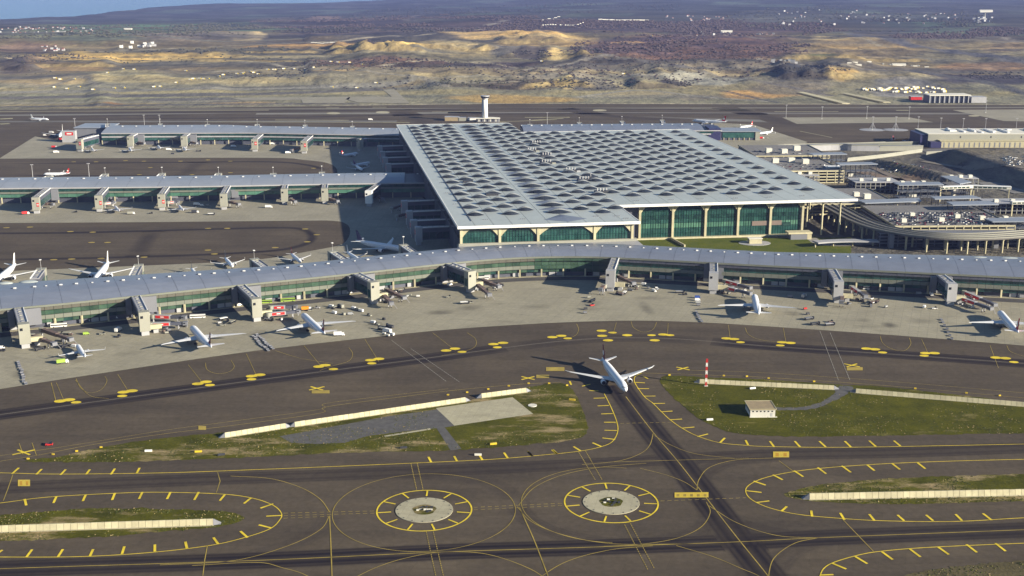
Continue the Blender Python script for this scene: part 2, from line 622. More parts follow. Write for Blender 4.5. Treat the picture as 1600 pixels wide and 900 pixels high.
def height(X, Y):
    X, Y = np.asarray(X, float), np.asarray(Y, float)
    u, v = pxgrid(X, Y)
    h = np.full(X.shape, -0.5)
    far = sstep(2850, 3400, Y)
    # spoil heaps and quarry banks behind the runways
    q = np.abs(fbm(X / 170, Y / 240, 3, 5) - 0.5) * 2
    q2 = fbm(X / 420, Y / 420, 9, 4)
    q3 = np.abs(fbm(X / 75, Y / 110, 13, 4) - 0.5) * 2
    band = far * (1 - sstep(5200, 6400, Y))
    qmask = sstep(0.35, 0.62, fbm(X / 900, Y / 700, 21, 3) + 0.10 * (u > 480) - 0.05)
    h = h + band * qmask * (13 * (1 - q) * sstep(0.3, 0.6, q2) + 5 * (q2 - 0.3) + 9 * (1 - q3)) + band * 4 * (fbm(X / 120, Y / 150, 61, 4) - .4)
    level = sstep(330, 370, u) * (1 - sstep(650, 690, u)) * sstep(131, 136, v)      # graded ground of the new taxiways
    h = h * (1 - level) - .5 * level
    for u0, u1, vf, hh, _t in SCARPS:
        Xf = P((u0 + u1) / 2, vf)
        d = Y - (Xf.y + 90 * (fbm(X / 130, X * 0 + vf, 7, 4) - .5) + 26 * (fbm(X / 28, X * 0 + vf, 17, 3) - .5))
        win = sstep(u0 - 12, u0 + 14, u) * (1 - sstep(u1 - 14, u1 + 12, u))
        h = h + hh * win * sstep(0, 26, d) * (1 - sstep(250, 900, d)) * (0.35 + 1.2 * np.abs(fbm(X / 46, Y / 260, 5, 4) - .5) * 2 + .25 * fbm(X / 14, Y / 90, 8, 2))
    # low hills
    hill = sstep(4300, 7500, Y)
    h = h + hill * (48 * (fbm(X / 1500, Y / 1700, 5, 5) - 0.42) + 13 * (fbm(X / 260, Y / 330, 33, 4) - 0.5))
    # coast, falling to the sea in the north
    fall = sstep(5600, 9800, Y) * sstep(1500, -3000, X)
    h = h - fall * 85
    f_ = Y * CP + 395 * SP
    us, vs_ = 800 + FPX * X / f_, 450 - FPX * (Y * SP - 395 * CP) / f_
    coast = (1 - sstep(-0.8, 0.8, vs_ - np.interp(us, [-200, 0, 120, 230, 300, 480, 620, 760, 800], [37, 31, 26, 14, 10, 7, 4.5, 2, -30]))) * (Y > 7000)
    h = np.where(coast > 0, h * (1 - coast) + (-125) * coast, h)
    # earthworks beside the car parks
    b0, b1 = P(1452, 240), P(1640, 305)
    t, s, L = seg_dist(X, Y, b1, b0)
    ends = sstep(-70, 20, t) * (1 - sstep(L - 70, L + 20, t))
    h = h + 17 * ends * sstep(-14, 14, s) * (1 - sstep(260, 420, s))
    c0, c1 = P(1345, 252), P(1480, 284)
    t, s, L = seg_dist(X, Y, c1, c0)
    ends = sstep(-30, 30, t) * (1 - sstep(L - 40, L + 10, t))
    h = h + 9 * ends * sstep(-9, 9, s) * (1 - sstep(14, 44, s))
    return h


BANDS = [(0, (.050, .055, .066)), (20, (.052, .054, .056)), (40, (.055, .054, .048)), (60, (.066, .058, .050)), (75, (.12, .105, .066)),
         (95, (.165, .145, .085)), (112, (.125, .108, .080)), (130, (.155, .142, .095)), (150, (.150, .145, .095)), (165, (.175, .165, .110)),
         (230, (.150, .140, .115)), (400, (.140, .130, .105)), (900, (.08, .08, .07))]
E_ = [  # (u, v, ru, rv, albedo) tints of the open country
    (200, 91, 180, 8, (.36, .255, .08)), (110, 106, 60, 7, (.25, .175, .08)), (20, 106, 34, 14, (.085, .07, .06)), (60, 100, 30, 7, (.22, .155, .08)),
    (250, 44, 230, 22, (.078, .108, .070)), (330, 40, 90, 11, (.050, .060, .055)), (95, 44, 60, 5, (.06, .05, .055)), (250, 62, 120, 5, (.10, .085, .07)),
    (385, 60, 30, 5, (.30, .24, .13)), (340, 58, 60, 6, (.14, .12, .085)), (110, 65, 130, 7, (.085, .095, .065)), (40, 80, 60, 8, (.10, .075, .06)),
    (600, 82, 90, 8, (.46, .32, .09)), (480, 76, 120, 6, (.32, .20, .07)), (760, 60, 80, 7, (.44, .30, .11)), (690, 77, 70, 8, (.28, .23, .12)),
    (860, 70, 80, 12, (.32, .22, .08)), (800, 84, 40, 10, (.10, .10, .10)), (832, 90, 30, 8, (.055, .05, .055)), (918, 87, 26, 8, (.045, .04, .05)),
    (962, 94, 26, 6, (.05, .045, .05)), (584, 80, 11, 9, (.04, .032, .04)), (1080, 82, 190, 27, (.100, .062, .055)), (985, 73, 28, 4, (.23, .155, .09)),
    (865, 93, 20, 7, (.36, .28, .12)), (600, 104, 140, 5, (.095, .062, .05)), (780, 106, 80, 6, (.085, .062, .055)), (930, 104, 60, 6, (.11, .095, .07)),
    (620, 32, 240, 15, (.050, .040, .045)), (560, 50, 180, 10, (.055, .045, .045)), (505, 16, 28, 4, (.20, .14, .11)), (430, 20, 60, 6, (.085, .075, .06)),
    (900, 45, 260, 14, (.062, .045, .045)), (1180, 45, 140, 18, (.075, .05, .048)), (1100, 10, 300, 8, (.05, .055, .06)), (855, 125, 80, 9, (.17, .15, .11)),
    (930, 138, 60, 6, (.07, .07, .068)), (1062, 133, 26, 6, (.045, .042, .045)), (820, 137, 80, 5, (.10, .08, .055)), (891, 136, 12, 6, (.42, .32, .13)),
    (800, 154, 110, 7, (.32, .22, .075)), (1180, 148, 52, 8, (.32, .205, .08)), (990, 150, 90, 5, (.15, .14, .10)), (1100, 152, 40, 5, (.18, .16, .11)),
    (1345, 83, 108, 20, (.24, .18, .085)), (1300, 66, 38, 4, (.27, .215, .11)), (1275, 97, 40, 7, (.125, .125, .05)), (1255, 92, 16, 10, (.22, .17, .09)),
    (1268, 123, 66, 12, (.040, .042, .048)), (1312, 126, 22, 10, (.23, .17, .075)), (1540, 107, 90, 8, (.17, .115, .07)), (1565, 82, 38, 9, (.125, .10, .065)),
    (1560, 50, 45, 8, (.06, .05, .052)), (1440, 36, 90, 8, (.042, .052, .05)), (1480, 50, 70, 6, (.07, .09, .065)), (1450, 60, 60, 6, (.085, .06, .055)),
    (1230, 28, 90, 8, (.08, .085, .08)), (1400, 24, 90, 6, (.075, .08, .075)), (1420, 140, 70, 12, (.13, .128, .125)), (1240, 140, 60, 10, (.12, .11, .09)),
    (1560, 128, 110, 10, (.04, .036, .045)), (1480, 122, 60, 5, (.045, .04, .048)), (520, 120, 40, 5, (.28, .20, .085)), (220, 125, 150, 7, (.185, .165, .095)),
    (60, 130, 90, 8, (.17, .145, .095)), (420, 115, 90, 8, (.125, .115, .085)), (700, 118, 100, 7, (.13, .115, .085)), (150, 152, 160, 3, (.19, .19, .12)),
    (120, 165, 160, 4, (.25, .21, .115)), (300, 157, 90, 4, (.115, .112, .105)), (380, 162, 60, 3, (.26, .19, .095)), (165, 164, 16, 4, (.24, .14, .06)),
    (1480, 262, 60, 14, (.075, .07, .07)), (1400, 268, 40, 10, (.13, .12, .085)), (1530, 255, 60, 6, (.16, .14, .10)), (1560, 272, 60, 10, (.15, .14, .12)),
    (1350, 285, 40, 6, (.17, .145, .10)), (1230, 265, 60, 10, (.12, .12, .10)), (1420, 276, 30, 5, (.16, .115, .08)),
]
L_ = [  # (polyline px, half width m, albedo) roads, tracks and laid ground
    ([(1330, 55), (1380, 66), (1440, 78), (1520, 91), (1620, 106)], 38, (.105, .105, .115)), ([(1380, 116), (1480, 124), (1620, 150)], 20, (.10, .10, .105)),
    ([(940, 96), (1000, 108), (1060, 118), (1200, 134), (1300, 150)], 9, (.16, .15, .14)), ([(0, 145), (200, 143), (420, 138), (650, 133)], 26, (.25, .24, .20)), ([(0, 161), (300, 158), (600, 150)], 16, (.24, .225, .17)), ([(-20, 167), (300, 163), (560, 161)], 14, (.125, .12, .112)),
    ([(560, 142), (640, 134), (800, 124), (960, 118)], 12, (.24, .20, .12)), ([(0, 153), (200, 150), (420, 146), (600, 139)], 30, (.135, .13, .122)),
    ([(0, 173), (400, 167), (800, 161.5), (1600, 163.5)], 4, (.34, .31, .23)), ([(0, 82), (80, 84), (160, 78)], 10, (.16, .15, .13)), ([(340, 38), (400, 37), (440, 38)], 22, (.36, .36, .33)),
    ([(430, 31), (540, 34)], 16, (.14, .15, .14)), ([(1480, 65), (1550, 62), (1600, 70)], 16, (.2, .18, .15)), ([(640, 30), (632, 26), (650, 17), (670, 16)], 14, (.15, .13, .12)),
    ([(760, 42), (780, 38), (790, 33)], 18, (.22, .2, .17)), ([(980, 44), (1040, 44), (1090, 40)], 14, (.17, .14, .13)), ([(500, 128), (540, 112), (640, 108)], 6, (.16, .15, .13)),
    ([(1240, 118), (1330, 114), (1400, 118)], 10, (.15, .14, .13)), ([(1215, 160), (1130, 142)], 6, (.1, .1, .1)), ([(1210, 12), (1400, 10), (1600, 18)], 30, (.075, .08, .075)),
    ([(60, 141), (130, 128), (152, 143)], 6, (.27, .25, .20)), ([(420, 105), (520, 117), (640, 128), (700, 140)], 7, (.28, .26, .21)), ([(560, 110), (700, 100), (820, 112), (900, 122)], 7, (.30, .27, .20)),
    ([(640, 131), (760, 127), (880, 120), (1000, 128), (1120, 124)], 9, (.30, .28, .22)), ([(900, 152), (1000, 142), (1100, 151), (1200, 158)], 8, (.26, .25, .21)), ([(1000, 61), (1120, 63), (1200, 69)], 10, (.22, .20, .17)),
    ([(690, 57), (770, 50), (800, 58), (900, 60)], 10, (.30, .25, .17)), ([(100, 85), (230, 80), (380, 72), (520, 66), (640, 62), (800, 58)], 10, (.30, .27, .20)), ([(1180, 100), (1240, 108), (1330, 112)], 8, (.22, .21, .19)),
    ([(820, 116), (900, 108), (960, 96)], 8, (.25, .23, .19)), ([(0, 97), (90, 92), (200, 96), (330, 92)], 8, (.30, .26, .18)), ([(1045, 127), (1150, 133)], 75, (.33, .32, .26)), ([(260, 120), (420, 112), (520, 102)], 8, (.25, .23, .18)),
    ([(0, 60), (150, 58), (320, 66), (480, 62)], 14, (.17, .17, .14)), ([(1240, 62), (1300, 60), (1420, 84)], 10, (.26, .23, .16)), ([(700, 132), (760, 136), (900, 131), (960, 136)], 7, (.28, .25, .19)),
    ([(1440, 48), (1530, 47), (1600, 60)], 30, (.07, .085, .06)), ([(820, 8), (900, 20), (980, 22)], 30, (.06, .065, .06)),
]


def terrain():
    ys = [560.0]
    while ys[-1] < 19000: ys.append(ys[-1] * (1.0125 if ys[-1] < 1450 else 1.0032 if 2700 < ys[-1] < 6000 else 1.0062))
    ang = np.arange(-0.66, 0.6601, 0.004)
    Yg, A = np.meshgrid(np.array(ys), ang, indexing='ij')
    Xg = A * Yg
    Z = height(Xg, Yg)
    u, v = pxgrid(Xg, Yg)
    wob = (fbm(Xg / 140, Yg / 210, 50, 4) - 0.5)
    wob2 = (fbm(Xg / 160, Yg / 230, 70, 4) - 0.5)
    uu, vv = u + wob * 60 * np.clip((v + 60) / 200, 0.2, 1), v + wob2 * 9
    keys = [b[0] for b in BANDS]
    C = np.stack([np.interp(vv, keys, [b[1][k] for b in BANDS]) for k in range(3)], -1)
    for (cu, cv, ru, rv, col) in E_:
        r = np.sqrt(((uu - cu) / ru) ** 2 + ((vv - cv) / rv) ** 2)
        w = (1 - sstep(0.72, 1.08, r))[..., None]
        C = C * (1 - w) + np.array(col) * w
    # parcels of scrub, heather and ploughed land
    cell = vnoise(np.floor((Xg + 0.3 * Yg) / 260) * 3.7, np.floor(Yg / 420) * 5.1, 90)
    far_ = sstep(4800, 6200, Yg)
    C = C * (0.80 - .16 * far_ + (0.40 + .45 * far_) * cell)[..., None]
    g2 = vnoise(np.floor((Xg - 0.2 * Yg) / 420) * 2.9, np.floor(Yg / 640) * 7.3, 91)
    C = C * (1 + (far_ * sstep(.68, .74, g2))[..., None] * np.array([.35, .65, .30]))
    # beds of clay, spoil and scrub lying across the earthworks
    st = fbm(Xg / 620, Yg / 60, 140, 5)
    st = .5 + (st - .5) * (0.35 + .65 * sstep(3250, 3700, Yg)) + .10 * (1 - sstep(3250, 3700, Yg))
    hue = fbm(Xg / 420, Yg / 130, 170, 4)
    amt = (sstep(2800, 3000, Yg) * (1 - 0.6 * sstep(5600, 7500, Yg)))[..., None]
    C = C * (1 + amt * ((0.38 + 1.24 * st)[..., None] - 1))
    C = C * (1 + amt * (sstep(0.52, 0.66, hue)[..., None] * np.array([.30, .19, -.05])))
    C = C * (1 + amt * (sstep(0.48, 0.34, hue)[..., None] * np.array([-.38, -.34, -.18])))
    lum = C.mean(-1, keepdims=True)
    C = lum + (C - lum) * 0.9
    C = C * (1 + 0.38 * sstep(2500, 3000, Yg) * (1 - sstep(5200, 7600, Yg)))[..., None]
    for u0, u1, vf, hh, clay in SCARPS:
        Xf = P((u0 + u1) / 2, vf)
        d = Yg - (Xf.y + 90 * (fbm(Xg / 130, Xg * 0 + vf, 7, 4) - .5) + 26 * (fbm(Xg / 28, Xg * 0 + vf, 17, 3) - .5))
        w = sstep(u0 - 12, u0 + 14, u) * (1 - sstep(u1 - 14, u1 + 12, u)) * sstep(-14, 2, d) * (1 - sstep(20, 46, d))
        er = 0.10 + 1.5 * fbm(Xg / 20, Yg / 60, 31, 4) ** 1.3
        col = np.array((.42, .325, .15) if clay else (.085, .072, .06)) * er[..., None]
        w = (w * (.9 if clay else .75))[..., None]
        C = C * (1 - w) + col * w
    for line, hw, col in L_:
        pts = [P(a, b) for a, b in line]
        pts = spline([(p.x, p.y) for p in pts], 6)
        d = np.full(Xg.shape, 1e9)
        for i in range(len(pts) - 1):
            t, s, L = seg_dist(Xg, Yg, pts[i], pts[i + 1])
            d = np.minimum(d, np.where((t >= -1) & (t <= L + 1), np.abs(s), 1e9))
        w = (1 - sstep(hw * 0.7, hw * 1.3 + Yg * 0.0012, d))[..., None]
        C = C * (1 - w) + np.array(col) * w
    nr, nc = Xg.shape
    verts = np.stack([Xg, Yg, Z], -1).reshape(-1, 3)
    idx = np.arange(nr * nc).reshape(nr, nc)
    faces = np.stack([idx[:-1, :-1], idx[:-1, 1:], idx[1:, 1:], idx[1:, :-1]], -1).reshape(-1, 4)
    me = bpy.data.meshes.new("open_ground")
    me.vertices.add(len(verts)); me.vertices.foreach_set("co", verts.ravel())
    me.loops.add(faces.size); me.loops.foreach_set("vertex_index", faces.ravel().astype(np.int32))
    me.polygons.add(len(faces)); me.polygons.foreach_set("loop_start", np.arange(0, faces.size, 4, dtype=np.int32))
    me.polygons.foreach_set("loop_total", np.full(len(faces), 4, dtype=np.int32))
    me.polygons.foreach_set("use_smooth", np.ones(len(faces), dtype=bool))
    me.update(calc_edges=True)
    ca = me.color_attributes.new("tint", 'FLOAT_COLOR', 'POINT')
    ca.data.foreach_set("color", np.concatenate([C.reshape(-1, 3), np.ones((nr * nc, 1))], 1).ravel())
    me.materials.append(TERRAIN)
    o = bpy.data.objects.new("open_ground", me)
    COL.objects.link(o)
    put(o, kind="structure")


terrain()
sea = MB().poly([(-14000, 6000, -100), (-1500, 6000, -100), (-1500, 40000, -100), (-30000, 40000, -100)]).build("sea", WATER)
put(sea, kind="structure")

# ------------------------------------------------------------------ paved airfield
Z_ASPH, Z_APR, Z_WEAR, Z_GRASS, Z_LINE, Z_BAR = 0.0, 0.05, 0.03, 0.10, 0.13, 0.15
airfield = sheet("airfield", [(-2000, 470), (1000, 470), (1000, 1075), (470, 1130), (180, 1200), (190, 1215), (150, 1300), (330, 1980), (470, 2050),
                              (700, 2052), (1900, 2030), (2100, 2700), (1600, 2700), (P(1600, 164).x, P(1600, 164).y), (0, P(800, 162).y), (P(0, 172).x, P(0, 172).y), (-2600, 2560)], Z_ASPH, ASPHALT)

pier_front = spline([(-640, 868), (-520, 928), (-427.7, 976), (-383.7, 993), (-280.5, 1040), (-231.3, 1062.5), (-166, 1091), (-61.7, 1139.5), (-15, 1157.5), (20, 1165), (55, 1167.5), (94.4, 1164.5),
                     (168, 1148), (244.8, 1130), (360.2, 1106.5), (471.2, 1083), (560, 1064), (680, 1040)], 6)
apron_px = [(-140, 634), (0, 608), (200, 577), (400, 548), (600, 525), (700, 515), (800, 508), (900, 503), (1000, 501), (1100, 504), (1200, 510), (1400, 524), (1600, 540), (1760, 553)]
apron = sheet("apron", [p[:2] for p in spline([(p.x, p.y) for p in PX(apron_px)], 3)] + [(p[0], p[1] + 6) for p in reversed(pier_front)], Z_APR, CONCRETE)
rear_apron = sheet("apron", [(-900, 985), (-500, 960)] + [(p[0], p[1] + 10) for p in pier_front if -500 < p[0] < 0] + [(0, 1175), (-40, 1230), (-120, 1600), (-170, 1600), (-1000, 1570), (-1000, 1000)], Z_APR, CONCRETE2)
north_apron = sheet("apron", [(-150, 1600), (-190, 2080), (-300, 2110), (-780, 2120), P(55, 213), P(0, 247), P(-60, 282), (-900, 1600)], Z_APR, CONCRETE2)
loop = spline([(p.x, p.y) for p in PX([(-300, 349), (0, 348.5), (240, 347), (460, 345), (520, 345), (541, 350), (547, 360), (543, 374), (530, 383), (492, 391), (400, 406), (250, 414), (75, 421), (-120, 429), (-300, 434)])], 4)
sheet("taxiway", loop, Z_GRASS, ASPHALT)
loop2 = spline([(p.x, p.y) for p in PX([(-300, 250), (0, 248), (400, 246.5), (475, 250), (512, 255), (526, 264), (526, 276)])], 4) + [Vector((P(500, 285).x, P(500, 285).y)), Vector((P(-300, 290).x, P(-300, 290).y))]
sheet("taxiway", loop2, Z_GRASS, ASPHALT)
sheet("apron", PX([(1100, 191), (1176, 194.5), (1262, 222), (1225, 240), (1130, 232), (1080, 205)]), Z_APR, CONCRETE2)
sheet("apron", PX([(1222, 183.5), (1420, 183), (1458, 191), (1245, 193.5)]), Z_APR, CONCRETE2)
sheet("apron", PX([(1488, 172), (1700, 170), (1720, 192), (1568, 189)]), Z_APR, CONCRETE2)
for pl in ([(598, 140), (616, 139), (640, 161), (598, 161), (560, 160), (540, 155), (545, 152), (612, 151)], [(465, 152), (548, 151.5), (545, 155), (538, 161), (473, 161), (471, 156)],
           [(360, 153), (466, 152), (471, 156), (380, 157)]):
    sheet("new_taxiway", PX(pl), 0.05, CONCRETE2)
for a, b, w, cc in (((-200, 181), (760, 176), 30, (.155, .148, .125)), ((700, 176), (1700, 178), 26, (.15, .14, .12)), ((-200, 190), (620, 189.5), 20, (.135, .13, .115)), ((250, 170.5), (1700, 167.5), 16, (.165, .155, .12)), ((-100, 175), (420, 172), 14, (.20, .18, .11)), ((1000, 184), (1230, 190), 40, (.13, .125, .11))):
    o = MB()
    strip_mb([P(*a), P(*b)], w, 0.02, o)
    put(o.build("taxiway_shoulder", simple("worn_shoulder_%d" % int(a[1] * 10), cc, .9, .3, .012, stretch=(.3, 2, 1))), kind="structure")
lines_far = MB()
for a, b, w in (((320, 190.5), (640, 191.5), 6), ((430, 187.5), (545, 188), 7), ((510, 168.5), (530, 168.5), 9), ((582, 167.5), (604, 167.5), 9), ((675, 174.8), (755, 174.3), 5), ((830, 188), (880, 185), 8),
                ((780, 190.5), (870, 187), 5), ((820, 183.5), (890, 183.3), 9), ((705, 186), (728, 185.5), 10), ((1210, 174.5), (1310, 174), 6), ((1400, 172.5), (1420, 172.5), 10), ((1180, 172), (1080, 170.5), 3),
                ((0, 186), (20, 185), 14), ((0, 194), (15, 193), 18), ((1250, 205), (1300, 215), 3)):
    pa, pb = P(*a), P(*b)
    strip_mb([pa, pb], w, Z_LINE, lines_far)
put(lines_far.build("taxiway_marking", simple("pale_far_marking", (0.30, 0.28, 0.17), 0.8, 0.3, 0.02)), kind="structure")
for (cu, cv, ru, rv) in ((521, 177, 11, 1.7), (598, 175.5, 11, 1.7), (937, 172.5, 11, 1.5), (1522, 181, 9, 1.2)):
    sheet("turning_pad", PX([(cu + ru * math.cos(t), cv + rv * math.sin(t)) for t in [k * math.pi / 8 for k in range(16)]]), Z_GRASS, PAD)


# ------------------------------------------------------------------ rubber wear: dark bands on the asphalt, soft edged
PROF = [(-0.5, 0), (-0.44, .30), (-0.38, .85), (-0.31, .62), (-0.22, 1), (-0.13, .82), (-0.06, 0.55), (0, .66), (0.06, 0.55), (0.13, .82), (0.22, 1), (0.31, .62), (0.38, .85), (0.44, .30), (0.5, 0)]
BANDS_W = []      # every band already planned, so that crossings keep both


def wear_at(x, y):
    best = 0.0
    for path, w, s in BANDS_W:
        d = 1e9
        for i in range(len(path) - 1):
            a, b = path[i], path[i + 1]
            if abs(a[0] - x) > 90 or abs(a[1] - y) > 90: continue
            dx, dy = b[0] - a[0], b[1] - a[1]
            L2 = dx * dx + dy * dy
            t = max(0, min(1, ((x - a[0]) * dx + (y - a[1]) * dy) / L2)) if L2 else 0
            d = min(d, math.hypot(a[0] + dx * t - x, a[1] + dy * t - y))
        if d < w / 2: best = max(best, s * np.interp(d / w, [q[0] for q in PROF[7:]], [q[1] for q in PROF[7:]]))
    return best


def wear(path, w, strength=0.85, z=Z_WEAR, gap=True, cross=False):
    """two dark wheel bands with soft edges either side of a centre line"""
    prof = PROF if gap else [(-0.5, 0), (-0.3, 0.6), (-0.1, 1), (0.1, 1), (0.3, 0.6), (0.5, 0)]
    nn = normals2(path)
    k, n = len(prof), len(path)
    V, F, W = [], [], []
    for i, p in enumerate(path):
        fade = min(1, i / 4, (n - 1 - i) / 4)
        for o, s in prof:
            V.append((p[0] + nn[i].x * o * w, p[1] + nn[i].y * o * w, z))
            W.append(max(s * strength * fade, wear_at(V[-1][0], V[-1][1]) if cross else 0.0))
    for i in range(n - 1):
        for j in range(k - 1):
            a = i * k + j
            F.append((a + 1, a, a + k, a + k + 1))
    me = bpy.data.meshes.new("rubber_streak")
    me.from_pydata(V, [], F)
    at = me.attributes.new("wear", 'FLOAT', 'POINT')
    at.data.foreach_set("value", W)
    me.materials.append(ASPHALT)
    o = bpy.data.objects.new("rubber_streak", me)
    COL.objects.link(o)
    adopt(o, airfield)


def cpx(l, n=10): return spline([(p.x, p.y) for p in PX(l)], n)


TAXI_A = cpx([(-160, 670), (0, 648), (200, 621), (425, 591), (650, 562), (800, 542), (880, 533), (960, 528), (1062, 530), (1200, 541), (1400, 554), (1600, 568), (1760, 580)])
wear(TAXI_A[:52], 25, 0.95); wear(TAXI_A[49:85], 25, 0.5, 0.034); wear(TAXI_A[82:], 25, 0.95)
TAXI_B = cpx([(-200, 775), (0, 763), (250, 752), (500, 743), (700, 735), (900, 726), (1170, 712), (1400, 707), (1600, 700), (1800, 695)])
BANDS_W.append((TAXI_B, 20, .62))
TAXI_C = cpx([(-200, 900), (0, 889), (400, 876), (683, 863), (900, 856), (1150, 847), (1291, 840), (1600, 828), (1800, 820)])
BANDS_W.append((TAXI_C, 21, .97))
TAXI_D = cpx([(905, 520), (935, 550), (958, 590), (978, 620), (1020, 675), (1060, 722), (1102, 776), (1150, 838), (1200, 900), (1260, 980)])
BANDS_W.append((TAXI_D[24:], 23, .97))


def dense(path, step=4.0): return [q[0] for q in resample(path, step)]


ARCS = [[(1030, 690), (1012, 712), (975, 726), (900, 733), (820, 738)], [(1105, 790), (1108, 815), (1080, 835), (1010, 848), (930, 854)], [(1090, 765), (1100, 740), (1140, 722), (1215, 715)], [(515, 806), (500, 828), (450, 853), (366, 876)],
        [(1118, 800), (1160, 820), (1220, 834), (1300, 840)], [(808, 792), (830, 815), (880, 836), (960, 850)], [(560, 745), (650, 742), (760, 752), (806, 780)], [(1205, 930), (1215, 885), (1250, 855), (1300, 842)]]
ARCS = [cpx(a) for a in ARCS]
for i, a in enumerate(ARCS): BANDS_W.append((a, 15, .20 + .07 * (i % 3)))
for i, a in enumerate(ARCS): wear(dense(a), 15, .20 + .07 * (i % 3), 0.012 + .002 * i, cross=True)
wear(dense(TAXI_B), 20, 0.62, 0.032, cross=True)
wear(dense(TAXI_C), 21, 0.97, 0.038, cross=True)
wear(dense(TAXI_D[24:]), 23, 0.97, 0.044, cross=True)
for l, w, s in (([(0, 178), (400, 174), (800, 170), (1200, 172), (1600, 176)], 26, 0.5), ([(0, 187), (400, 184), (760, 178), (1200, 178)], 22, 0.6), ([(0, 183), (400, 178)], 30, 0.4), ([(620, 172), (650, 186), (680, 200)], 60, 0.35),
                ([(1130, 168), (1200, 184), (1250, 200)], 60, 0.3), ([(880, 170), (960, 182), (1080, 188)], 50, 0.4), ([(0, 256), (250, 254), (420, 253), (480, 258), (508, 266)], 15, 0.8), ([(0, 274), (200, 275), (420, 274)], 13, 0.8),
                ([(-100, 365), (100, 364), (300, 359), (420, 356), (470, 358), (488, 370), (470, 384), (400, 394), (200, 402), (-60, 407)], 14, 0.85), ([(215, 400), (225, 380), (240, 362)], 26, 0.5), ([(288, 274), (300, 262), (310, 254)], 30, 0.35)):
    wear(cpx(l), w, s, 0.125 if l[0][1] > 200 else 0.03, gap=False)

def stain(u, v, rx, ry, s, rot=0.0):
    """worn, oily patch on the stand concrete, fading to nothing at its rim"""
    c = P(u, v)
    V, F, W = [(c.x, c.y, Z_APR + .02)], [], [s]
    n, k = 16, 4
    for r in range(1, k + 1):
        for i in range(n):
            t = 2 * math.pi * i / n
            x, y = rx * r / k * math.cos(t), ry * r / k * math.sin(t)
            V.append((c.x + x * math.cos(rot) - y * math.sin(rot), c.y + x * math.sin(rot) + y * math.cos(rot), Z_APR + .02)); W.append(s * (1 - (r / k) ** 1.3))
    for i in range(n):
        j = (i + 1) % n
        F.append((0, 1 + i, 1 + j))
        for r in range(k - 1): F.append((1 + r * n + i, 1 + (r + 1) * n + i, 1 + (r + 1) * n + j, 1 + r * n + j))
    me = bpy.data.meshes.new("oil_stain")
    me.from_pydata(V, [], F)
    me.attributes.new("wear", 'FLOAT', 'POINT').data.foreach_set("value", W)
    me.materials.append(CONCRETE)
    o = bpy.data.objects.new("oil_stain", me)
    COL.objects.link(o)
    adopt(o, apron)


for u, v, rx, ry, s, ro in [(1390, 508, 8, 11, .9, 0), (1010, 482, 7, 28, .7, .1), (835, 480, 18, 11, .5, .3), (686, 488, 16, 10, .7, .3), (1240, 490, 10, 12, .5, 0), (1350, 500, 9, 8, .5, .2),
                            (585, 508, 12, 12, .5, .3), (122, 562, 14, 12, .5, .3), (322, 538, 12, 12, .5, .4), (502, 514, 12, 12, .5, .4), (922, 474, 12, 16, .6, 0), (1180, 488, 8, 10, .5, 0), (1440, 502, 14, 10, .5, 0), (735, 480, 14, 10, .5, .3), (450, 500, 12, 8, .5, .3),
                            (1015, 466, 20, 9, .5, 0), (405, 520, 10, 12, .5, .4), (1560, 510, 12, 16, .5, 0), (200, 552, 14, 9, .4, .4), (30, 585, 8, 12, .6, .4)]:
    stain(u, v, rx, ry, s, ro)

# ------------------------------------------------------------------ painted lines
markings = put(bpy.data.objects.new("taxiway_markings", None), kind="structure")
markings.name = "taxiway_marking"
COL.objects.link(markings)


def line(name, pxs, w, mat, n=8, curve=True, z=Z_LINE):
    w = w * 1.12
    path = cpx(pxs, n) if curve else [(p.x, p.y) for p in PX(pxs)]
    return strip_mb(path, w, z).build(name, mat, markings)


def dashed(name, a, b, w, mat, on, off, z=Z_LINE):
    mb = MB()
    pa, pb = P(*a), P(*b)
    L = (pb - pa).length
    d = (pb - pa) / L
    s = 0
    while s < L:
        strip_mb([pa + d * s, pa + d * min(L, s + on)], w, z, mb)
        s += on + off
    return mb.build(name, mat, markings)


line("centre_line", [(-160, 670), (0, 648), (200, 621), (425, 591), (650, 562), (800, 542), (880, 533), (960, 528), (1062, 530), (1200, 541), (1400, 554), (1600, 568), (1760, 580)], 0.55, simple("grey_line", (0.19, 0.17, 0.14), 0.8, 0.2, 0.1))
line("centre_line", [(-200, 900), (0, 889), (400, 876), (683, 863), (900, 856), (1150, 847), (1291, 840), (1600, 828), (1800, 820)], 0.5, YELLOW_D)
line("centre_line", [(978, 620), (1020, 675), (1060, 722), (1102, 776), (1150, 838), (1200, 900), (1260, 980)], 0.5, YELLOW_D)
line("centre_line", [(960, 722), (1100, 718), (1170, 716)], 0.35, YELLOW_D)
c5 = lambda x, y: (x / 2.728, y / 2.728 + 570)
c6 = lambda x, y: (x / 2.728 + 400, y / 2.728 + 570)
c7 = lambda x, y: (x / 4 + 800, y / 4 + 520)
c8 = lambda x, y: (x / 2.647 + 1000, y / 2.647 + 560)
line("edge_line", [(-120, 737), (0, 739), (92, 741), (257, 739), (400, 734), (500, 730), (642, 724), (767, 718), (850, 711), (907, 705), (940, 698), (957, 690), (965, 675), (964, 660), (955, 637), (944, 615)], 0.5, YELLOW)
line("edge_line", [(1003, 583), (993, 588), (991, 594), (994, 602), (1007, 620), (1020, 630), (1032, 642), (1047, 656), (1067, 670), (1091, 682), (1125, 692), (1165, 696), (1204, 698), (1332, 699), (1600, 694), (1760, 690)], 0.5, YELLOW)
line("edge_line", [c8(a, b) for a, b in ((2000, 410), (1588, 418), (1300, 425), (1000, 437), (750, 455), (600, 475), (500, 500), (445, 530), (440, 560), (470, 590), (540, 620), (650, 645), (800, 660), (1000, 672), (1300, 675), (1588, 660), (2000, 640))], 0.5, YELLOW)
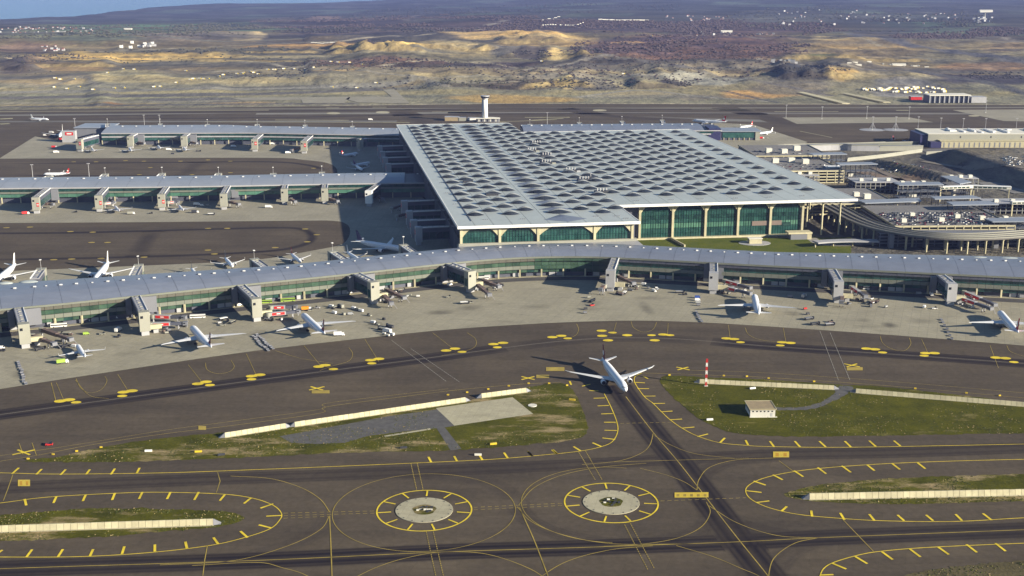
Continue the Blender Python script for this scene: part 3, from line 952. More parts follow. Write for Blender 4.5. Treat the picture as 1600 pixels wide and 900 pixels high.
line("edge_line", [c5(a, b) for a, b in ((-300, 625), (0, 590), (200, 565), (500, 548), (700, 544), (950, 552), (1080, 570), (1165, 600), (1200, 635), (1190, 665), (1150, 700), (1050, 735), (900, 770), (650, 800), (350, 818), (0, 820), (-300, 815))], 0.5, YELLOW)
line("edge_line", [c8(a, b) for a, b in ((738, 930), (745, 900), (760, 870), (800, 845), (900, 815), (1000, 798), (1200, 782), (1588, 765), (2000, 750))], 0.5, YELLOW)
line("edge_line", [c5(a, b) for a, b in ((-200, 450), (0, 412), (150, 388), (400, 340), (700, 295), (1000, 258), (1364, 207))] + [c6(a, b) for a, b in ((300, 180), (600, 140), (820, 112), (1100, 85), (1300, 75))], 0.35, YELLOW_D)
line("edge_line", [c5(a, b) for a, b in ((-200, 420), (0, 388), (300, 345), (700, 280), (1000, 240), (1364, 190))] + [c6(a, b) for a, b in ((300, 165), (600, 128), (820, 103))], 0.3, YELLOW_D)
line("edge_line", [(1003, 583), (1050, 584), (1100, 586), (1200, 590), (1400, 604), (1600, 622), (1760, 636)], 0.35, YELLOW_D)
line("edge_line", [(1060, 578), (1200, 583), (1400, 597), (1600, 614), (1760, 627)], 0.3, YELLOW_D)

BARS = [c7(*p) for p in ((510, 410), (580, 408), (535, 458), (605, 455), (557, 508), (630, 506), (575, 560), (650, 560), (578, 610), (655, 612), (565, 658), (645, 668), (503, 688), (560, 713), (385, 712), (430, 740), (250, 732), (283, 760), (100, 742), (128, 772),
                         (760, 310), (830, 314), (785, 350), (857, 350), (825, 397), (897, 396), (880, 443), (957, 442), (930, 495), (1003, 490), (985, 545), (1063, 540), (1065, 597), (1140, 590), (1160, 650), (1225, 633), (1300, 688), (1330, 658), (1460, 672), (1475, 702),
                         (360, 303), (370, 326), (437, 335), (490, 322), (482, 362), (540, 364), (820, 272), (850, 288))]
BARS += [c6(*p) for p in ((735, 393), (747, 417), (845, 390), (857, 412), (950, 383), (966, 407), (1057, 375), (1073, 398), (1160, 370), (1178, 390), (1265, 362), (1285, 382))]
BARS += [c5(*p) for p in ((80, 440), (52, 465), (178, 445), (155, 468), (280, 447), (258, 470), (383, 447), (367, 468), (490, 443), (473, 468), (595, 440), (583, 463),
                          (105, 573), (112, 600), (240, 563), (228, 590), (365, 555), (353, 582), (490, 547), (478, 577), (607, 543), (593, 572), (727, 543), (712, 573), (847, 543), (828, 577), (960, 552), (937, 580), (1072, 567), (1040, 592), (1165, 593), (1110, 612),
                          (1135, 646), (1200, 643), (1103, 683), (1158, 697), (1025, 710), (1055, 737), (910, 737), (930, 765), (790, 755), (797, 783), (660, 767), (660, 797), (530, 775), (520, 807), (397, 787), (383, 817), (268, 787), (247, 820), (137, 788), (113, 820), (10, 790), (-10, 805))]
BARS += [c8(*p) for p in ((537, 343), (555, 367), (640, 343), (662, 367), (742, 343), (768, 367), (847, 343), (872, 367), (948, 341), (975, 365), (1050, 341), (1077, 363),
                          (470, 508), (520, 525), (440, 548), (503, 555), (480, 597), (535, 590), (585, 633), (607, 613), (708, 630), (712, 655), (828, 640), (845, 668), (948, 645), (970, 672), (1065, 648), (1092, 672), (1183, 648), (1212, 672), (1305, 645), (1332, 672), (1418, 642), (1455, 670),
                          (550, 482), (590, 503), (637, 465), (675, 490), (735, 452), (770, 478), (835, 445), (872, 472), (938, 440), (970, 465), (1042, 435), (1075, 460), (1148, 432), (1180, 457),
                          (745, 897), (800, 895), (795, 848), (853, 872), (890, 820), (940, 850), (1000, 800), (1045, 833), (1115, 788), (1160, 822), (1232, 780), (1277, 812), (1350, 770), (1393, 803), (1470, 765), (1512, 798))]
for i in range(0, len(BARS), 2):
    pa, pb = P(*BARS[i]), P(*BARS[i + 1])
    strip_mb([pa, pb], 1.15 if abs(BARS[i][1] - BARS[i + 1][1]) < 5 else 1.35, Z_BAR).build("shoulder_bar", YELLOW, markings)

# the two turning islands
for k, (cu, cv) in enumerate(((663, 797), (955, 785))):
    c = P(cu, cv)
    ring = [(c.x + 26.6 * math.cos(t), c.y + 26.6 * math.sin(t)) for t in [q * math.pi / 32 for q in range(65)]]
    strip_mb(ring, 0.9, Z_LINE).build("turning_circle", YELLOW, markings)
    n = 11
    for q in range(n):
        t = math.pi / 2 + 2 * math.pi * q / n + 0.06 * k
        strip_mb([(c.x + 26 * math.cos(t), c.y + 26 * math.sin(t)), (c.x + 18.6 * math.cos(t), c.y + 18.6 * math.sin(t))], 1.0, Z_BAR).build("shoulder_bar", YELLOW, markings)
    isl = MB().prism([(16.2 * math.cos(t), 16.2 * math.sin(t)) for t in [q * math.pi / 24 for q in range(48)]], 0.0, 0.28).build("concrete_island", PAD, None, loc=(c.x, c.y, 0))
    put(isl, kind="structure")
    g = sheet("island_grass", [(6.6 * math.cos(t) * (1 + .08 * math.sin(5 * t)), 6.6 * math.sin(t)) for t in [q * math.pi / 12 for q in range(24)]], 0.33, GRASS, parent=isl)
    for q in range(16):
        t = 2 * math.pi * q / 16
        MB().tube((15 * math.cos(t), 15 * math.sin(t), 0.28), (15 * math.cos(t), 15 * math.sin(t), 0.5), 0.35, n=6).build("island_light", DARK, isl)
    mbx = MB()
    rr = random.Random(k)
    for q in range(12):
        a, r = rr.uniform(0, 6.28), rr.uniform(0.5, 5)
        mbx.box(r * math.cos(a) - rr.uniform(.3, 1.3), r * math.cos(a) + .5, r * math.sin(a) - .5, r * math.sin(a) + rr.uniform(.2, .9), 0.33, 0.5 + rr.uniform(.1, .6), rr.choice((0, 0, 1)))
    mbx.build("drain_box", [DARK, PALE], isl)
    R1 = 51.3
    a0 = 0
    ring = [(c.x + R1 * math.cos(t), c.y + R1 * 0.985 * math.sin(t)) for t in [q * math.pi / 48 for q in range(97)]]
    strip_mb(ring if k == 0 else ring[20:72], 0.4, Z_LINE - 0.004 * k).build("lead_in_line", YELLOW_D, markings)
line("lead_in_line", [(515, 800), (500, 780), (470, 762), (422, 748), (360, 744)], 0.4, YELLOW_D)
line("lead_in_line", [(515, 806), (500, 828), (450, 853), (366, 876), (250, 883)], 0.4, YELLOW_D)
line("lead_in_line", [(300, 884), (400, 879), (440, 887), (480, 900), (520, 930)], 0.4, YELLOW_D)
line("lead_in_line", [(550, 905), (590, 886), (635, 872), (690, 863), (760, 866), (830, 890), (870, 920)], 0.4, YELLOW_D)
line("lead_in_line", [(820, 920), (880, 880), (950, 860), (1020, 853)], 0.4, YELLOW_D)
line("lead_in_line", [(808, 792), (830, 815), (880, 836), (960, 850), (1080, 850)], 0.4, YELLOW_D)
line("lead_in_line", [(810, 790), (835, 762), (880, 742), (940, 730), (1010, 724)], 0.4, YELLOW_D)
line("lead_in_line", [c8(*p) for p in ((0, 455), (100, 480), (180, 510), (235, 545))], 0.35, YELLOW_D)
line("lead_in_line", [c8(*p) for p in ((235, 545), (245, 500), (290, 450), (400, 420), (560, 412))], 0.4, YELLOW_D)
line("lead_in_line", [c8(*p) for p in ((60, 320), (130, 360), (230, 395), (400, 415))], 0.35, YELLOW_D)
line("lead_in_line", [c8(*p) for p in ((55, 310), (40, 360), (0, 395), (-90, 425), (-240, 440))], 0.4, YELLOW_D)
line("lead_in_line", [c8(*p) for p in ((275, 595), (290, 640), (250, 700), (150, 745), (0, 770), (-150, 778))], 0.4, YELLOW_D)
line("lead_in_line", [c8(*p) for p in ((285, 610), (400, 680), (550, 730), (690, 742), (780, 740))], 0.4, YELLOW_D)
line("lead_in_line", [c8(*p) for p in ((535, 940), (535, 880), (560, 820), (640, 765), (740, 742))], 0.4, YELLOW_D)
line("lead_in_line", [c8(*p) for p in ((150, 775), (300, 820), (420, 870), (490, 900), (540, 940))], 0.35, YELLOW_D)
line("lead_in_line", [(515, 806), (517, 850), (519, 905), (521, 950)], 0.5, YELLOW_D)
line("lead_in_line", [(812, 794), (835, 845), (858, 905), (875, 950)], 0.5, YELLOW_D)
for a, b in (((642, 724), (651, 765)), ((652, 724), (661, 765)), ((666, 831), (682, 905)), ((677, 831), (694, 905)), ((904, 706), (930, 750)), ((915, 705), (941, 750)), ((976, 820), (1012, 890)), ((985, 818), (1022, 888))):
    dashed("dashed_line", a, b, 0.45, YELLOW_D, 1.6, 0.8)
for a, b in (((443, 802), (588, 798.5)), ((443, 806), (588, 802)), ((740, 793), (880, 786.5)), ((740, 797), (880, 790)), ((1032, 783), (1165, 778)), ((960, 662), (1050, 660)), ((443, 810), (515, 807))):
    dashed("dashed_line", a, b, 0.4, YELLOW_D, 2.4, 1.6)
for a, b in (((612, 532), (697, 596)), ((642, 545), (718, 597)), ((1281, 517), (1310, 594)), ((1297, 520), (1328, 594))):
    dashed("service_road_line", a, b, 0.4, WHITEP, 3.0, 0.7)
for pts in ([(340, 738), (344, 752), (338, 770)], [(324, 853), (320, 875), (317, 900)], [(20, 742), (12, 765), (5, 783)], [(30, 693), (36, 710)], [(88, 629), (80, 598)], [(50, 692), (57, 712)], [(1217, 720), (1240, 737)], [(1317, 812), (1365, 862)]):
    line("hold_line", pts, 0.4, YELLOW_D, curve=False)
for pts in ([(1375, 525), (1380, 537), (1395, 546), (1413, 548), (1423, 538), (1421, 528)], [(730, 520), (743, 530), (742, 542), (725, 549), (690, 556)], [(545, 543), (551, 553), (545, 564), (520, 572), (500, 579)], [(321, 567), (324, 578), (340, 584), (358, 581), (366, 573), (361, 563)],
            [(986, 502), (990, 512), (1005, 519), (1020, 515), (1026, 504)], [(1164, 512), (1170, 523), (1188, 531), (1220, 535)], [(901, 506), (904, 516), (896, 526), (870, 531)], [(119, 592), (126, 606), (140, 614), (158, 609), (167, 596), (164, 588)],
            [(1573, 540), (1580, 550), (1610, 560)], [(118, 594), (140, 618), (170, 623)], [(430, 548), (470, 560), (520, 568)]):
    line("lead_in_line", pts, 0.32, YELLOW_D)
for pts in ([(88, 598), (100, 626)], [(184, 585), (202, 614)], [(294, 570), (318, 600)], [(385, 553), (402, 590)], [(475, 540), (504, 575)], [(570, 530), (592, 565)], [(676, 520), (712, 548)], [(963, 504), (958, 522)], [(1044, 505), (1043, 523)], [(1138, 508), (1141, 530)], [(1224, 513), (1228, 535)], [(1440, 530), (1450, 552)], [(1547, 540), (1560, 575)]):
    line("lead_in_line", pts, 0.28, YELLOW_D, curve=False)
# gate number ovals
OV = [(94, 627), (108, 625), (119, 629), (193, 613), (206, 611), (191, 619), (309, 600), (322, 597), (328, 602), (393, 588), (406, 586), (393, 593), (498, 573), (508, 571), (521, 577), (579, 563), (592, 561), (581, 568), (697, 548), (711, 545), (722, 550), (771, 538), (786, 536), (777, 543),
      (863, 527), (877, 525), (887, 529), (940, 517), (941, 525), (957, 520), (950, 532), (980, 524), (1018, 524), (1023, 532), (1036, 523), (1047, 524), (1135, 529), (1147, 530), (1157, 535), (1222, 535), (1235, 536), (1219, 540), (1354, 545), (1367, 546), (1379, 551), (1446, 552), (1460, 552), (1444, 556), (1556, 559), (1571, 560), (1584, 566),
      (10, 356), (47, 355), (110, 362), (145, 363), (325, 357), (355, 357), (84, 406), (112, 405), (158, 404), (143, 379), (168, 379), (325, 391), (335, 397), (225, 402), (495, 367), (480, 378), (430, 387), (477, 358),
      (196, 251), (225, 252), (282, 252), (325, 250), (360, 252), (235, 262), (218, 273), (300, 273), (490, 263), (360, 270), (115, 253), (150, 253)]
for i, (a, b) in enumerate(OV):
    c = P(a, b)
    rx = (4.3 if i < 51 and (i % 3 != 2) else 3.6) if i < 51 else 3.8
    o = sheet("gate_number_oval", [(c.x + rx * math.cos(t), c.y + rx * 0.72 * math.sin(t)) for t in [q * math.pi / 8 for q in range(16)]], Z_BAR + 0.03 + 0.004 * (i % 3), YELLOW if i < 51 else YELLOW_D, parent=markings)
for (a, b, s) in ((37, 707, 5.5), (825, 591, 4.8), (1067, 576, 4.6), (495, 607, 5), (1331, 571, 5)):
    c = P(a, b)
    mb = MB()
    strip_mb([(c.x - s, c.y - s * 0.75), (c.x + s, c.y + s * 0.75)], 1.5, Z_BAR + 0.01, mb)
    strip_mb([(c.x - s, c.y + s * 0.75), (c.x + s, c.y - s * 0.75)], 1.5, Z_BAR + 0.02, mb)
    mb.build("closed_cross", YELLOW, markings)
for (a, b, c_, d, m) in ((1054, 770, 1107, 777.5, YELLOWV), (1208, 706, 1233, 715, YELLOWV), (28, 750, 47, 760, YELLOWV), (487, 610, 515, 615, YELLOW_D), (1323, 574, 1348, 579, YELLOW_D), (853, 574, 882, 580, YELLOW_D), (838, 586, 858, 591, YELLOW_D), (310, 666, 322, 672, YELLOW_D)):
    rect = sheet("painted_sign", PX([(a, b), (c_, b - (0.5 if c_ - a > 40 else 0)), (c_, d), (a, d + (0.5 if c_ - a > 40 else 0))]), Z_BAR + 0.05, m, parent=markings)
    if m is not YELLOW_D:
        n = 5 if c_ - a > 40 else 2
        mb = MB()
        for q in range(n):
            t0 = a + (c_ - a) * (q + 0.3) / n
            mb.poly([P(t0, d - 1.8, Z_BAR + 0.07), P(t0 + (c_ - a) / n * 0.4, d - 1.8, Z_BAR + 0.07), P(t0 + (c_ - a) / n * 0.4, b + 1.8, Z_BAR + 0.07), P(t0, b + 1.8, Z_BAR + 0.07)])
        mb.build("sign_glyph", ORANGE if n == 2 else YELLOW_D, markings)

# ------------------------------------------------------------------ grass islands
ISLANDS = []


def island(name, pxs, mat, z=Z_GRASS, n=4):
    """grass edge, ragged by a few decimetres where turf creeps over the pavement"""
    pts = [q[0] for q in resample(cpx(pxs, n), 2.2)]
    pts = [(p.x + 1.1 * (mnoise.noise((p.x * .21, p.y * .21, 3.1))) + .7 * mnoise.noise((p.x * .7, p.y * .7, 1)), p.y + 1.6 * (mnoise.noise((p.x * .21, p.y * .21, 9.7))) + 1.0 * mnoise.noise((p.x * .7, p.y * .7, 5))) for p in pts]
    if "grass" in name: ISLANDS.append(pts)
    return sheet(name, pts, z, mat)


island("grass_island", [(30, 722), (55, 717), (92, 714), (158, 699), (257, 684), (352, 676), (450, 664), (600, 642), (728, 626), (800, 612), (830, 604), (858, 600), (883, 600), (900, 618), (912, 645), (919, 668), (911, 682), (880, 690), (800, 697), (700, 704), (547, 707), (400, 714), (304, 718), (183, 722), (92, 722), (30, 722)], GRASS)
sheet("gravel_patch", PX([(437, 682), (605, 651), (690, 639), (710, 666), (686, 669), (635, 674), (576, 681), (539, 692), (492, 694), (455, 692)]), Z_GRASS + 0.04, GRAVEL, "structure")
sheet("service_path", PX([(682, 669), (694, 667), (721, 701.5), (704, 704)]), Z_GRASS + 0.05, GRAVEL)
sheet("concrete_pad", PX([(681, 638), (801, 621), (833, 647), (710, 665.5)]), Z_GRASS + 0.08, PAD)
sheet("concrete_pad", PX([(600, 681), (672, 669.5), (673, 671.5), (602, 683)]), Z_GRASS + 0.06, PAD)
island("grass_island", [(-150, 802), (0, 804), (73, 799), (183, 794), (293, 797), (348, 799), (378, 806), (377, 814), (348, 822), (293, 828), (183, 837), (73, 843), (-150, 845), (-150, 802)], GRASS)
island("grass_island", [(1030, 595), (1034, 590), (1049, 587), (1094, 589), (1207, 594), (1310, 601), (1400, 606), (1600, 629), (1800, 648), (1800, 672), (1600, 677), (1302, 682), (1227, 682), (1170, 679), (1132, 673), (1094, 655), (1068, 635), (1045, 614), (1030, 595)], GRASS_L)
island("service_path", [(1205, 636), (1245, 637), (1280, 630), (1302, 616), (1310, 604), (1332, 604), (1330, 611), (1312, 622), (1285, 635), (1250, 641), (1206, 640), (1205, 636)], GRAVEL, Z_GRASS + 0.05)
island("grass_island", [(1224, 772), (1262, 761), (1340, 751), (1453, 745), (1600, 741), (1800, 736), (1800, 778), (1600, 783), (1453, 787), (1340, 787), (1264, 783), (1232, 778), (1224, 772)], GRASS)
island("grass_island", [(1390, 905), (1470, 888), (1600, 876), (1800, 862), (1800, 960), (1390, 960), (1390, 905)], GRASS_D)
# tufts and weeds that break up the turf, one mass
tf = MB()
rt_ = random.Random(17)
for pts in ISLANDS:
    pv_ = [Vector((p[0], p[1], 0)) for p in pts]
    tris = tessellate_polygon([pv_])
    ar = [abs((pv_[b] - pv_[a]).cross(pv_[c2] - pv_[a]).z) / 2 for a, b, c2 in tris]
    tot = sum(ar)
    for tri, A_ in zip(tris, ar):
        n_ = A_ / tot * min(4200, tot * .32)
        n_ = int(n_) + (rt_.random() < n_ % 1)
        for _ in range(n_):
            r1, r2 = math.sqrt(rt_.random()), rt_.random()
            q = pv_[tri[0]] * (1 - r1) + pv_[tri[1]] * (r1 * (1 - r2)) + pv_[tri[2]] * (r1 * r2)
            if abs(q.x) > 520 or mnoise.noise((q.x * .035, q.y * .035, 2.2)) + .35 * mnoise.noise((q.x * .2, q.y * .2, 4)) < -.12: continue
            if P(681, 638).x - 4 < q.x < P(833, 640).x + 4 and P(690, 668).y < q.y < P(801, 620).y: continue
            s, h_ = rt_.uniform(.25, .75), rt_.uniform(.12, .42)
            a0 = rt_.uniform(0, 6)
            k0 = len(tf.v)
            tf.v += [(q.x + s * math.cos(a0 + k * 2.094), q.y + s * math.sin(a0 + k * 2.094) * 1.3, .11) for k in range(3)] + [(q.x + rt_.uniform(-.1, .1), q.y, .11 + h_)]
            mi = 0 if rt_.random() < .6 else 1 if rt_.random() < .6 else 2
            for f in ((0, 1, 3), (1, 2, 3), (2, 0, 3)):
                tf.f.append(tuple(k0 + k for k in f)); tf.m.append(mi)
put(tf.build("grass_tufts", [simple("tuft_green", (.045, .055, .006), .95, .3, .3), simple("tuft_olive", (.10, .095, .018), .95, .3, .3), simple("tuft_straw", (.26, .20, .09), .95, .25, .3)]), "rough grass tufts and weeds scattered over the taxiway islands", "grass", None, "stuff")
c = P(832, 634)
put(MB().prism([(c.x + 3.1 * math.cos(q * math.pi / 10), c.y + 3.1 * math.sin(q * math.pi / 10)) for q in range(20)], 0.1, 0.5).build("concrete_island", PALE), kind="structure")
lawn = sheet("terminal_lawn", PX([(985, 373), (1330, 371), (1330, 405), (985, 400)]), Z_GRASS, GRASS_T)
# service road at the foot of the near pier
nn = normals2(pier_front)
road = MB()
strip_mb([(p[0] + n.x * -9.5, p[1] + n.y * -9.5) for p, n in zip(pier_front, nn)], 14, Z_WEAR + 0.06, road)
put(road.build("service_road", simple("road_asphalt", (0.066, 0.062, 0.062), 0.85, 0.2, 0.05)), kind="structure")
kerb = MB()
for i in range(len(pier_front) - 1):
    a, b = pier_front[i], pier_front[i + 1]
    na, nb = nn[i], nn[i + 1]
    kerb.hexa([(a[0] - na.x * 2.5, a[1] - na.y * 2.5, 0), (b[0] - nb.x * 2.5, b[1] - nb.y * 2.5, 0), (b[0] - nb.x * 1, b[1] - nb.y * 1, 0), (a[0] - na.x * 1, a[1] - na.y * 1, 0),
               (a[0] - na.x * 2.5, a[1] - na.y * 2.5, .15), (b[0] - nb.x * 2.5, b[1] - nb.y * 2.5, .15), (b[0] - nb.x * 1, b[1] - nb.y * 1, .15), (a[0] - na.x * 1, a[1] - na.y * 1, .15)])
put(kerb.build("kerb", CREAM2), kind="structure")


# ------------------------------------------------------------------ main terminal
OX, OY = -54.4, 1205.7
UX, UY = 0.990, 0.138
VX, VY = -0.1647, 0.986


def R(u, v, z=0.0):
    return Vector((OX + u * UX + v * VX, OY + u * UY + v * VY, z))


ZR = 42.0
hall = thing("terminal_building", "vast terminal hall under a pale flat roof dotted with rows of low skylights", "terminal building", (OX, OY, 0))
HO = Vector((OX, OY, 0))


def H(u, v, z):
    return tuple(R(u, v, z) - HO)


def hexuv(mb, u0, u1, v0, v1, z0, z1, m=0):
    return mb.hexa([H(u0, v0, z0), H(u1, v0, z0), H(u1, v1, z0), H(u0, v1, z0), H(u0, v0, z1), H(u1, v0, z1), H(u1, v1, z1), H(u0, v1, z1)], m)


# roof panels between the seams
ledges = [0, 17.5]
u = 17.5
while u < 188 - 12: u += 19.25; ledges.append(min(u, 188))
ledges[-1] = 188
edR = [188 + k * (465 - 188 - 42) / 12 for k in range(13)] + [444, 465]
for a, b in zip(ledges[:-1], ledges[1:]):
    for v0, v1 in ((0, 280), (280, 560), (560, 837)):
        hexuv(MB(), a + .22, b - .22, v0 + (0.15 if v0 else 0), v1 - .15, ZR - 1.2, ZR).build("roof_panel", ROOF, hall)
for a, b in zip(edR[:-1], edR[1:]):
    for v0, v1 in ((90, 300), (300, 510), (510, 714)):
        hexuv(MB(), a + .22, b - .22, v0 + .15, v1 - .15, ZR - 1.2, ZR).build("roof_panel", ROOF, hall)
bed = MB()
hexuv(bed, 1, 187, 1, 836, ZR - 2.2, ZR - 0.35)
hexuv(bed, 187.2, 464, 91, 713, ZR - 2.25, ZR - 0.36)
bed.build("roof_deck", SLATE, hall)
fa = MB()
hexuv(fa, -0.8, 188.8, -0.8, 0, ZR - 2.6, ZR + 0.25)
hexuv(fa, -0.8, 0, 0, 837, ZR - 2.6, ZR + 0.25)
hexuv(fa, 188, 188.8, 0, 89.2, ZR - 2.6, ZR + 0.25)
hexuv(fa, 188.8, 465.8, 89.2, 90, ZR - 2.6, ZR + 0.25)
hexuv(fa, 465, 465.8, 90, 714, ZR - 2.6, ZR + 0.25)
hexuv(fa, 188, 465, 714, 714.8, ZR - 2.6, ZR + 0.25)
hexuv(fa, 0, 188, 837, 837.8, ZR - 2.6, ZR + 0.25)
fa.build("roof_fascia", WHITE, hall)
# raised gutter beam along the hall's west edge
hexuv(MB(), 16.4, 17.3, 25, 832, ZR + 0.02, ZR + 0.5).build("roof_gutter", GREYP, hall)


def dome_meshes(ru, rv, h, name):
    """low lens shaped roof light: metal shell, dark crescent of glass on the side facing the apron"""
    NU, NV = 12, 8
    sh, gl = MB(), MB()

    def pt(i, j):
        a = -1 + 2 * i / NU
        b = -1 + 2 * j / NV
        half = (1 - abs(a) ** 1.7) ** 0.95 if abs(a) < 1 else 0
        z = h * half ** 1.15 * (math.cos(b * math.pi / 2) ** 0.8 if b > -0.55 else math.cos(0.55 * math.pi / 2) ** 0.8 * (1 + (b + 0.55) / 0.45) ** 1.0 if b > -1 else 0)
        z = max(z, 0)
        return (a * ru, b * rv * half, z + 0.03)
    for i in range(NU):
        for j in range(NV):
            q = [pt(i, j), pt(i + 1, j), pt(i + 1, j + 1), pt(i, j + 1)]
            (gl if j < 2 else sh).poly(q)
    a = sh.build(name, DOME, None, True); b = gl.build("skylight_glass", DOMEG, None, True)
    ma, mbm = a.data, b.data
    bpy.data.objects.remove(a); bpy.data.objects.remove(b)
    return ma, mbm


DM = dome_meshes(10.4, 5.2, 4.7, "skylight")
DS = dome_meshes(15, 7.0, 5.0, "skylight")
roof_rz = math.atan2(UY, UX)
spots = []
PIT_V = 40.5
for k in range(20):
    for u in (24.5, 62.5): spots.append((u, 56 + PIT_V * k, DM))
    for u in (43.5, 81.5): spots.append((u, 76 + PIT_V * k, DM))
    spots.append((115, 58 + PIT_V * k, DS))
    spots.append((161.5, 52 + PIT_V * k, DM)); spots.append((142, 72.5 + PIT_V * k, DM))
    spots.append((180.5, 72.5 + PIT_V * k, DM))
for k in range(14):
    for q in range(5): spots.append((219 + 39.1 * q, 144 - q * 1.6 + PIT_V * k, DM))
    for q in range(6): spots.append((199.5 + 39.1 * q, 167 - q * 1.5 + PIT_V * k, DM))
    spots.append((431.5, 152 + PIT_V * k, DM))
spots = [s for s in spots if s[1] < (815 if s[0] < 186 else 695)]
spots.sort(key=lambda s: s[1])
rest_s, rest_g = None, None
nd = 0
stuff_mb = MB()
for u, v, D in spots:
    if nd < 290:
        d = link_mesh("skylight", D[0], hall, H(u, v, ZR), roof_rz)
        link_mesh("skylight_glass", D[1], d)
        nd += 1
    else:
        Mx = Matrix.Translation(H(u, v, ZR)) @ Matrix.Rotation(roof_rz, 4, 'Z')
        for me, mi in ((D[0], 0), (D[1], 1)):
            o = len(stuff_mb.v)
            stuff_mb.v += [tuple(Mx @ x.co) for x in me.vertices]
            for p in me.polygons:
                stuff_mb.f.append(tuple(o + i for i in p.vertices)); stuff_mb.m.append(mi)
far_sky = stuff_mb.build("far_skylights", [DOME, DOMEG], hall, True)
put(far_sky, kind="stuff")
# folded plates in the spine between its roof lights
for k in range(20):
    v = 78 + PIT_V * k
    if v < 812:
        mb = MB()
        mb.poly([H(97, v, ZR + .04), H(115, v - 13, ZR + .04), H(115, v, ZR + 1.3)]).poly([H(115, v - 13, ZR + .04), H(133, v, ZR + .04), H(115, v, ZR + 1.3)])
        mb.poly([H(133, v, ZR + .04), H(115, v + 13, ZR + .04), H(115, v, ZR + 1.3)]).poly([H(115, v + 13, ZR + .04), H(97, v, ZR + .04), H(115, v, ZR + 1.3)])
        mb.build("spine_fold", ROOF_P, hall)
mb = MB()
mb.poly([H(92, 22, ZR + .05), H(115, 8, ZR + .05), H(115, 30, ZR + 1.5)]).poly([H(115, 8, ZR + .05), H(138, 22, ZR + .05), H(115, 30, ZR + 1.5)])
mb.poly([H(138, 22, ZR + .05), H(115, 48, ZR + .05), H(115, 30, ZR + 1.5)]).poly([H(115, 48, ZR + .05), H(92, 22, ZR + .05), H(115, 30, ZR + 1.5)])
mb.build("spine_fold", ROOF_P, hall)
# small roof vents
rv = random.Random(3)
for u, v in [(32, 30), (71, 28), (150, 32), (172, 30), (178, 16), (215, 112), (255, 112), (290, 113), (330, 112), (370, 112), (410, 115), (12, 120), (12, 260), (11, 190)]:
    mb = MB()
    for q in (-2.4, 0, 2.2): hexuv(mb, u + q - .5, u + q + .5, v - .5, v + .5, ZR, ZR + 0.8)
    mb.build("roof_vent", GREYP, hall)


# --- walls and arched facades
def arch_facade(cols, v_wall, z0, z1, flare, arch_h, glass_bands):
    """white columns with flared heads, arched spandrels, glazing in bands"""
    for i, uc in enumerate(cols):
        mb = MB()
        hexuv(mb, uc - 1.25, uc + 1.25, v_wall - 2.6, v_wall - 0.2, z0, z1)
        mb.build("column", CREAM2, hall)
    for a, b in zip(cols[:-1], cols[1:]):
        a, b = a + 1.25, b - 1.25
        n = 14
        mb, mb2 = MB(), MB()

        def zarch(t):
            x = abs(2 * t - 1)
            return z1 - arch_h * max(0.0, (x - flare) / (1 - flare)) ** 1.7 if x > flare else z1 - 0.0
        for k in range(n):
            t0, t1 = k / n, (k + 1) / n
            za, zb = zarch(t0), zarch(t1)
            if z1 - min(za, zb) < 0.05: continue
            ua, ub = a + (b - a) * t0, a + (b - a) * t1
            (mb if k < n / 2 else mb2).hexa([H(ua, v_wall - 1.9, za), H(ub, v_wall - 1.9, zb), H(ub, v_wall - .3, zb), H(ua, v_wall - .3, za),
                     H(ua, v_wall - 1.9, z1), H(ub, v_wall - 1.9, z1), H(ub, v_wall - .3, z1), H(ua, v_wall - .3, z1)])
        mb.build("arch", CREAM2, hall)
        mb2.build("arch", CREAM2, hall)
        npan = 6 if b - a < 45 else 9
        for k in range(npan):
            ua, ub = a + (b - a) * k / npan + .18, a + (b - a) * (k + 1) / npan - .18
            for g0, g1, gm in glass_bands:
                hexuv(MB(), ua, ub, v_wall - .2 + 0.0, v_wall + .1, g0 + .12, g1 - .12).build("glass_pane", gm, hall)
        mu = MB()
        for k in range(1, npan * 2):
            um = a + (b - a) * k / (npan * 2)
            hexuv(mu, um - .12, um + .12, v_wall - .55, v_wall - .22, z0, z1 - 0.3)
        mu.build("mullions", GLASS_D, hall)
        put(ALLKIDS[hall.name][-1], kind="stuff")


arch_facade([3.5, 43.2, 83, 142.2, 182], 7.0, 23.0, ZR - 2.3, 0.30, 10.5, [(23, 28.5, GLASS_G), (28.5, 34, GLASS_G), (34, 39.6, GLASS_D)])  # darker top panes carry the shadow under the roof overhang
arch_facade([216, 254, 292, 330, 368, 406], 102.0, 1.5, ZR - 2.4, 0.45, 9.5, [(1.5, 6, GLASS_G), (6, 12, GLASS_G), (12, 17.5, GLASS_G2), (17.5, 22, GLASS_G), (22, 26.5, GLASS_D), (26.5, 31, GLASS_G), (31, 39.5, GLASS_D)])  # uppermost band darkened for the overhang's shade
# door screen and red banner seen through the facade
for (u0, u1, z0, z1, m) in ((347, 366.5, 12, 17.2, simple("rose_banner", (0.17, 0.13, 0.11), 0.5, 0.1)), (370, 382, 12, 17.2, bpy.data.materials["rose_banner"]), (383, 392, 10.5, 15, GLASS_D)):
    hexuv(MB(), u0, u1, 101.2, 101.75, z0, z1).build("facade_screen", m, hall)
pl = MB()
hexuv(pl, 1, 187, 4.5, 9.5, 20.5, 23.0)
pl.build("facade_ledge", CREAM, hall)
pl = MB()
hexuv(pl, 189, 409, 97, 103.5, -0.2, 1.5)
pl.build("facade_plinth", CREAM2, hall)
wb = MB()
hexuv(wb, 0.5, 188, -22, 14, 0, 20.5)
wb.build("link_block", GREYL, hall)
# hall core under the roof
core = MB()
hexuv(core, 5, 186, 10, 832, 0, ZR - 2.4)
hexuv(core, 186, 407, 104, 708, 0, ZR - 2.45)
core.build("hall_core", SLATE, hall)
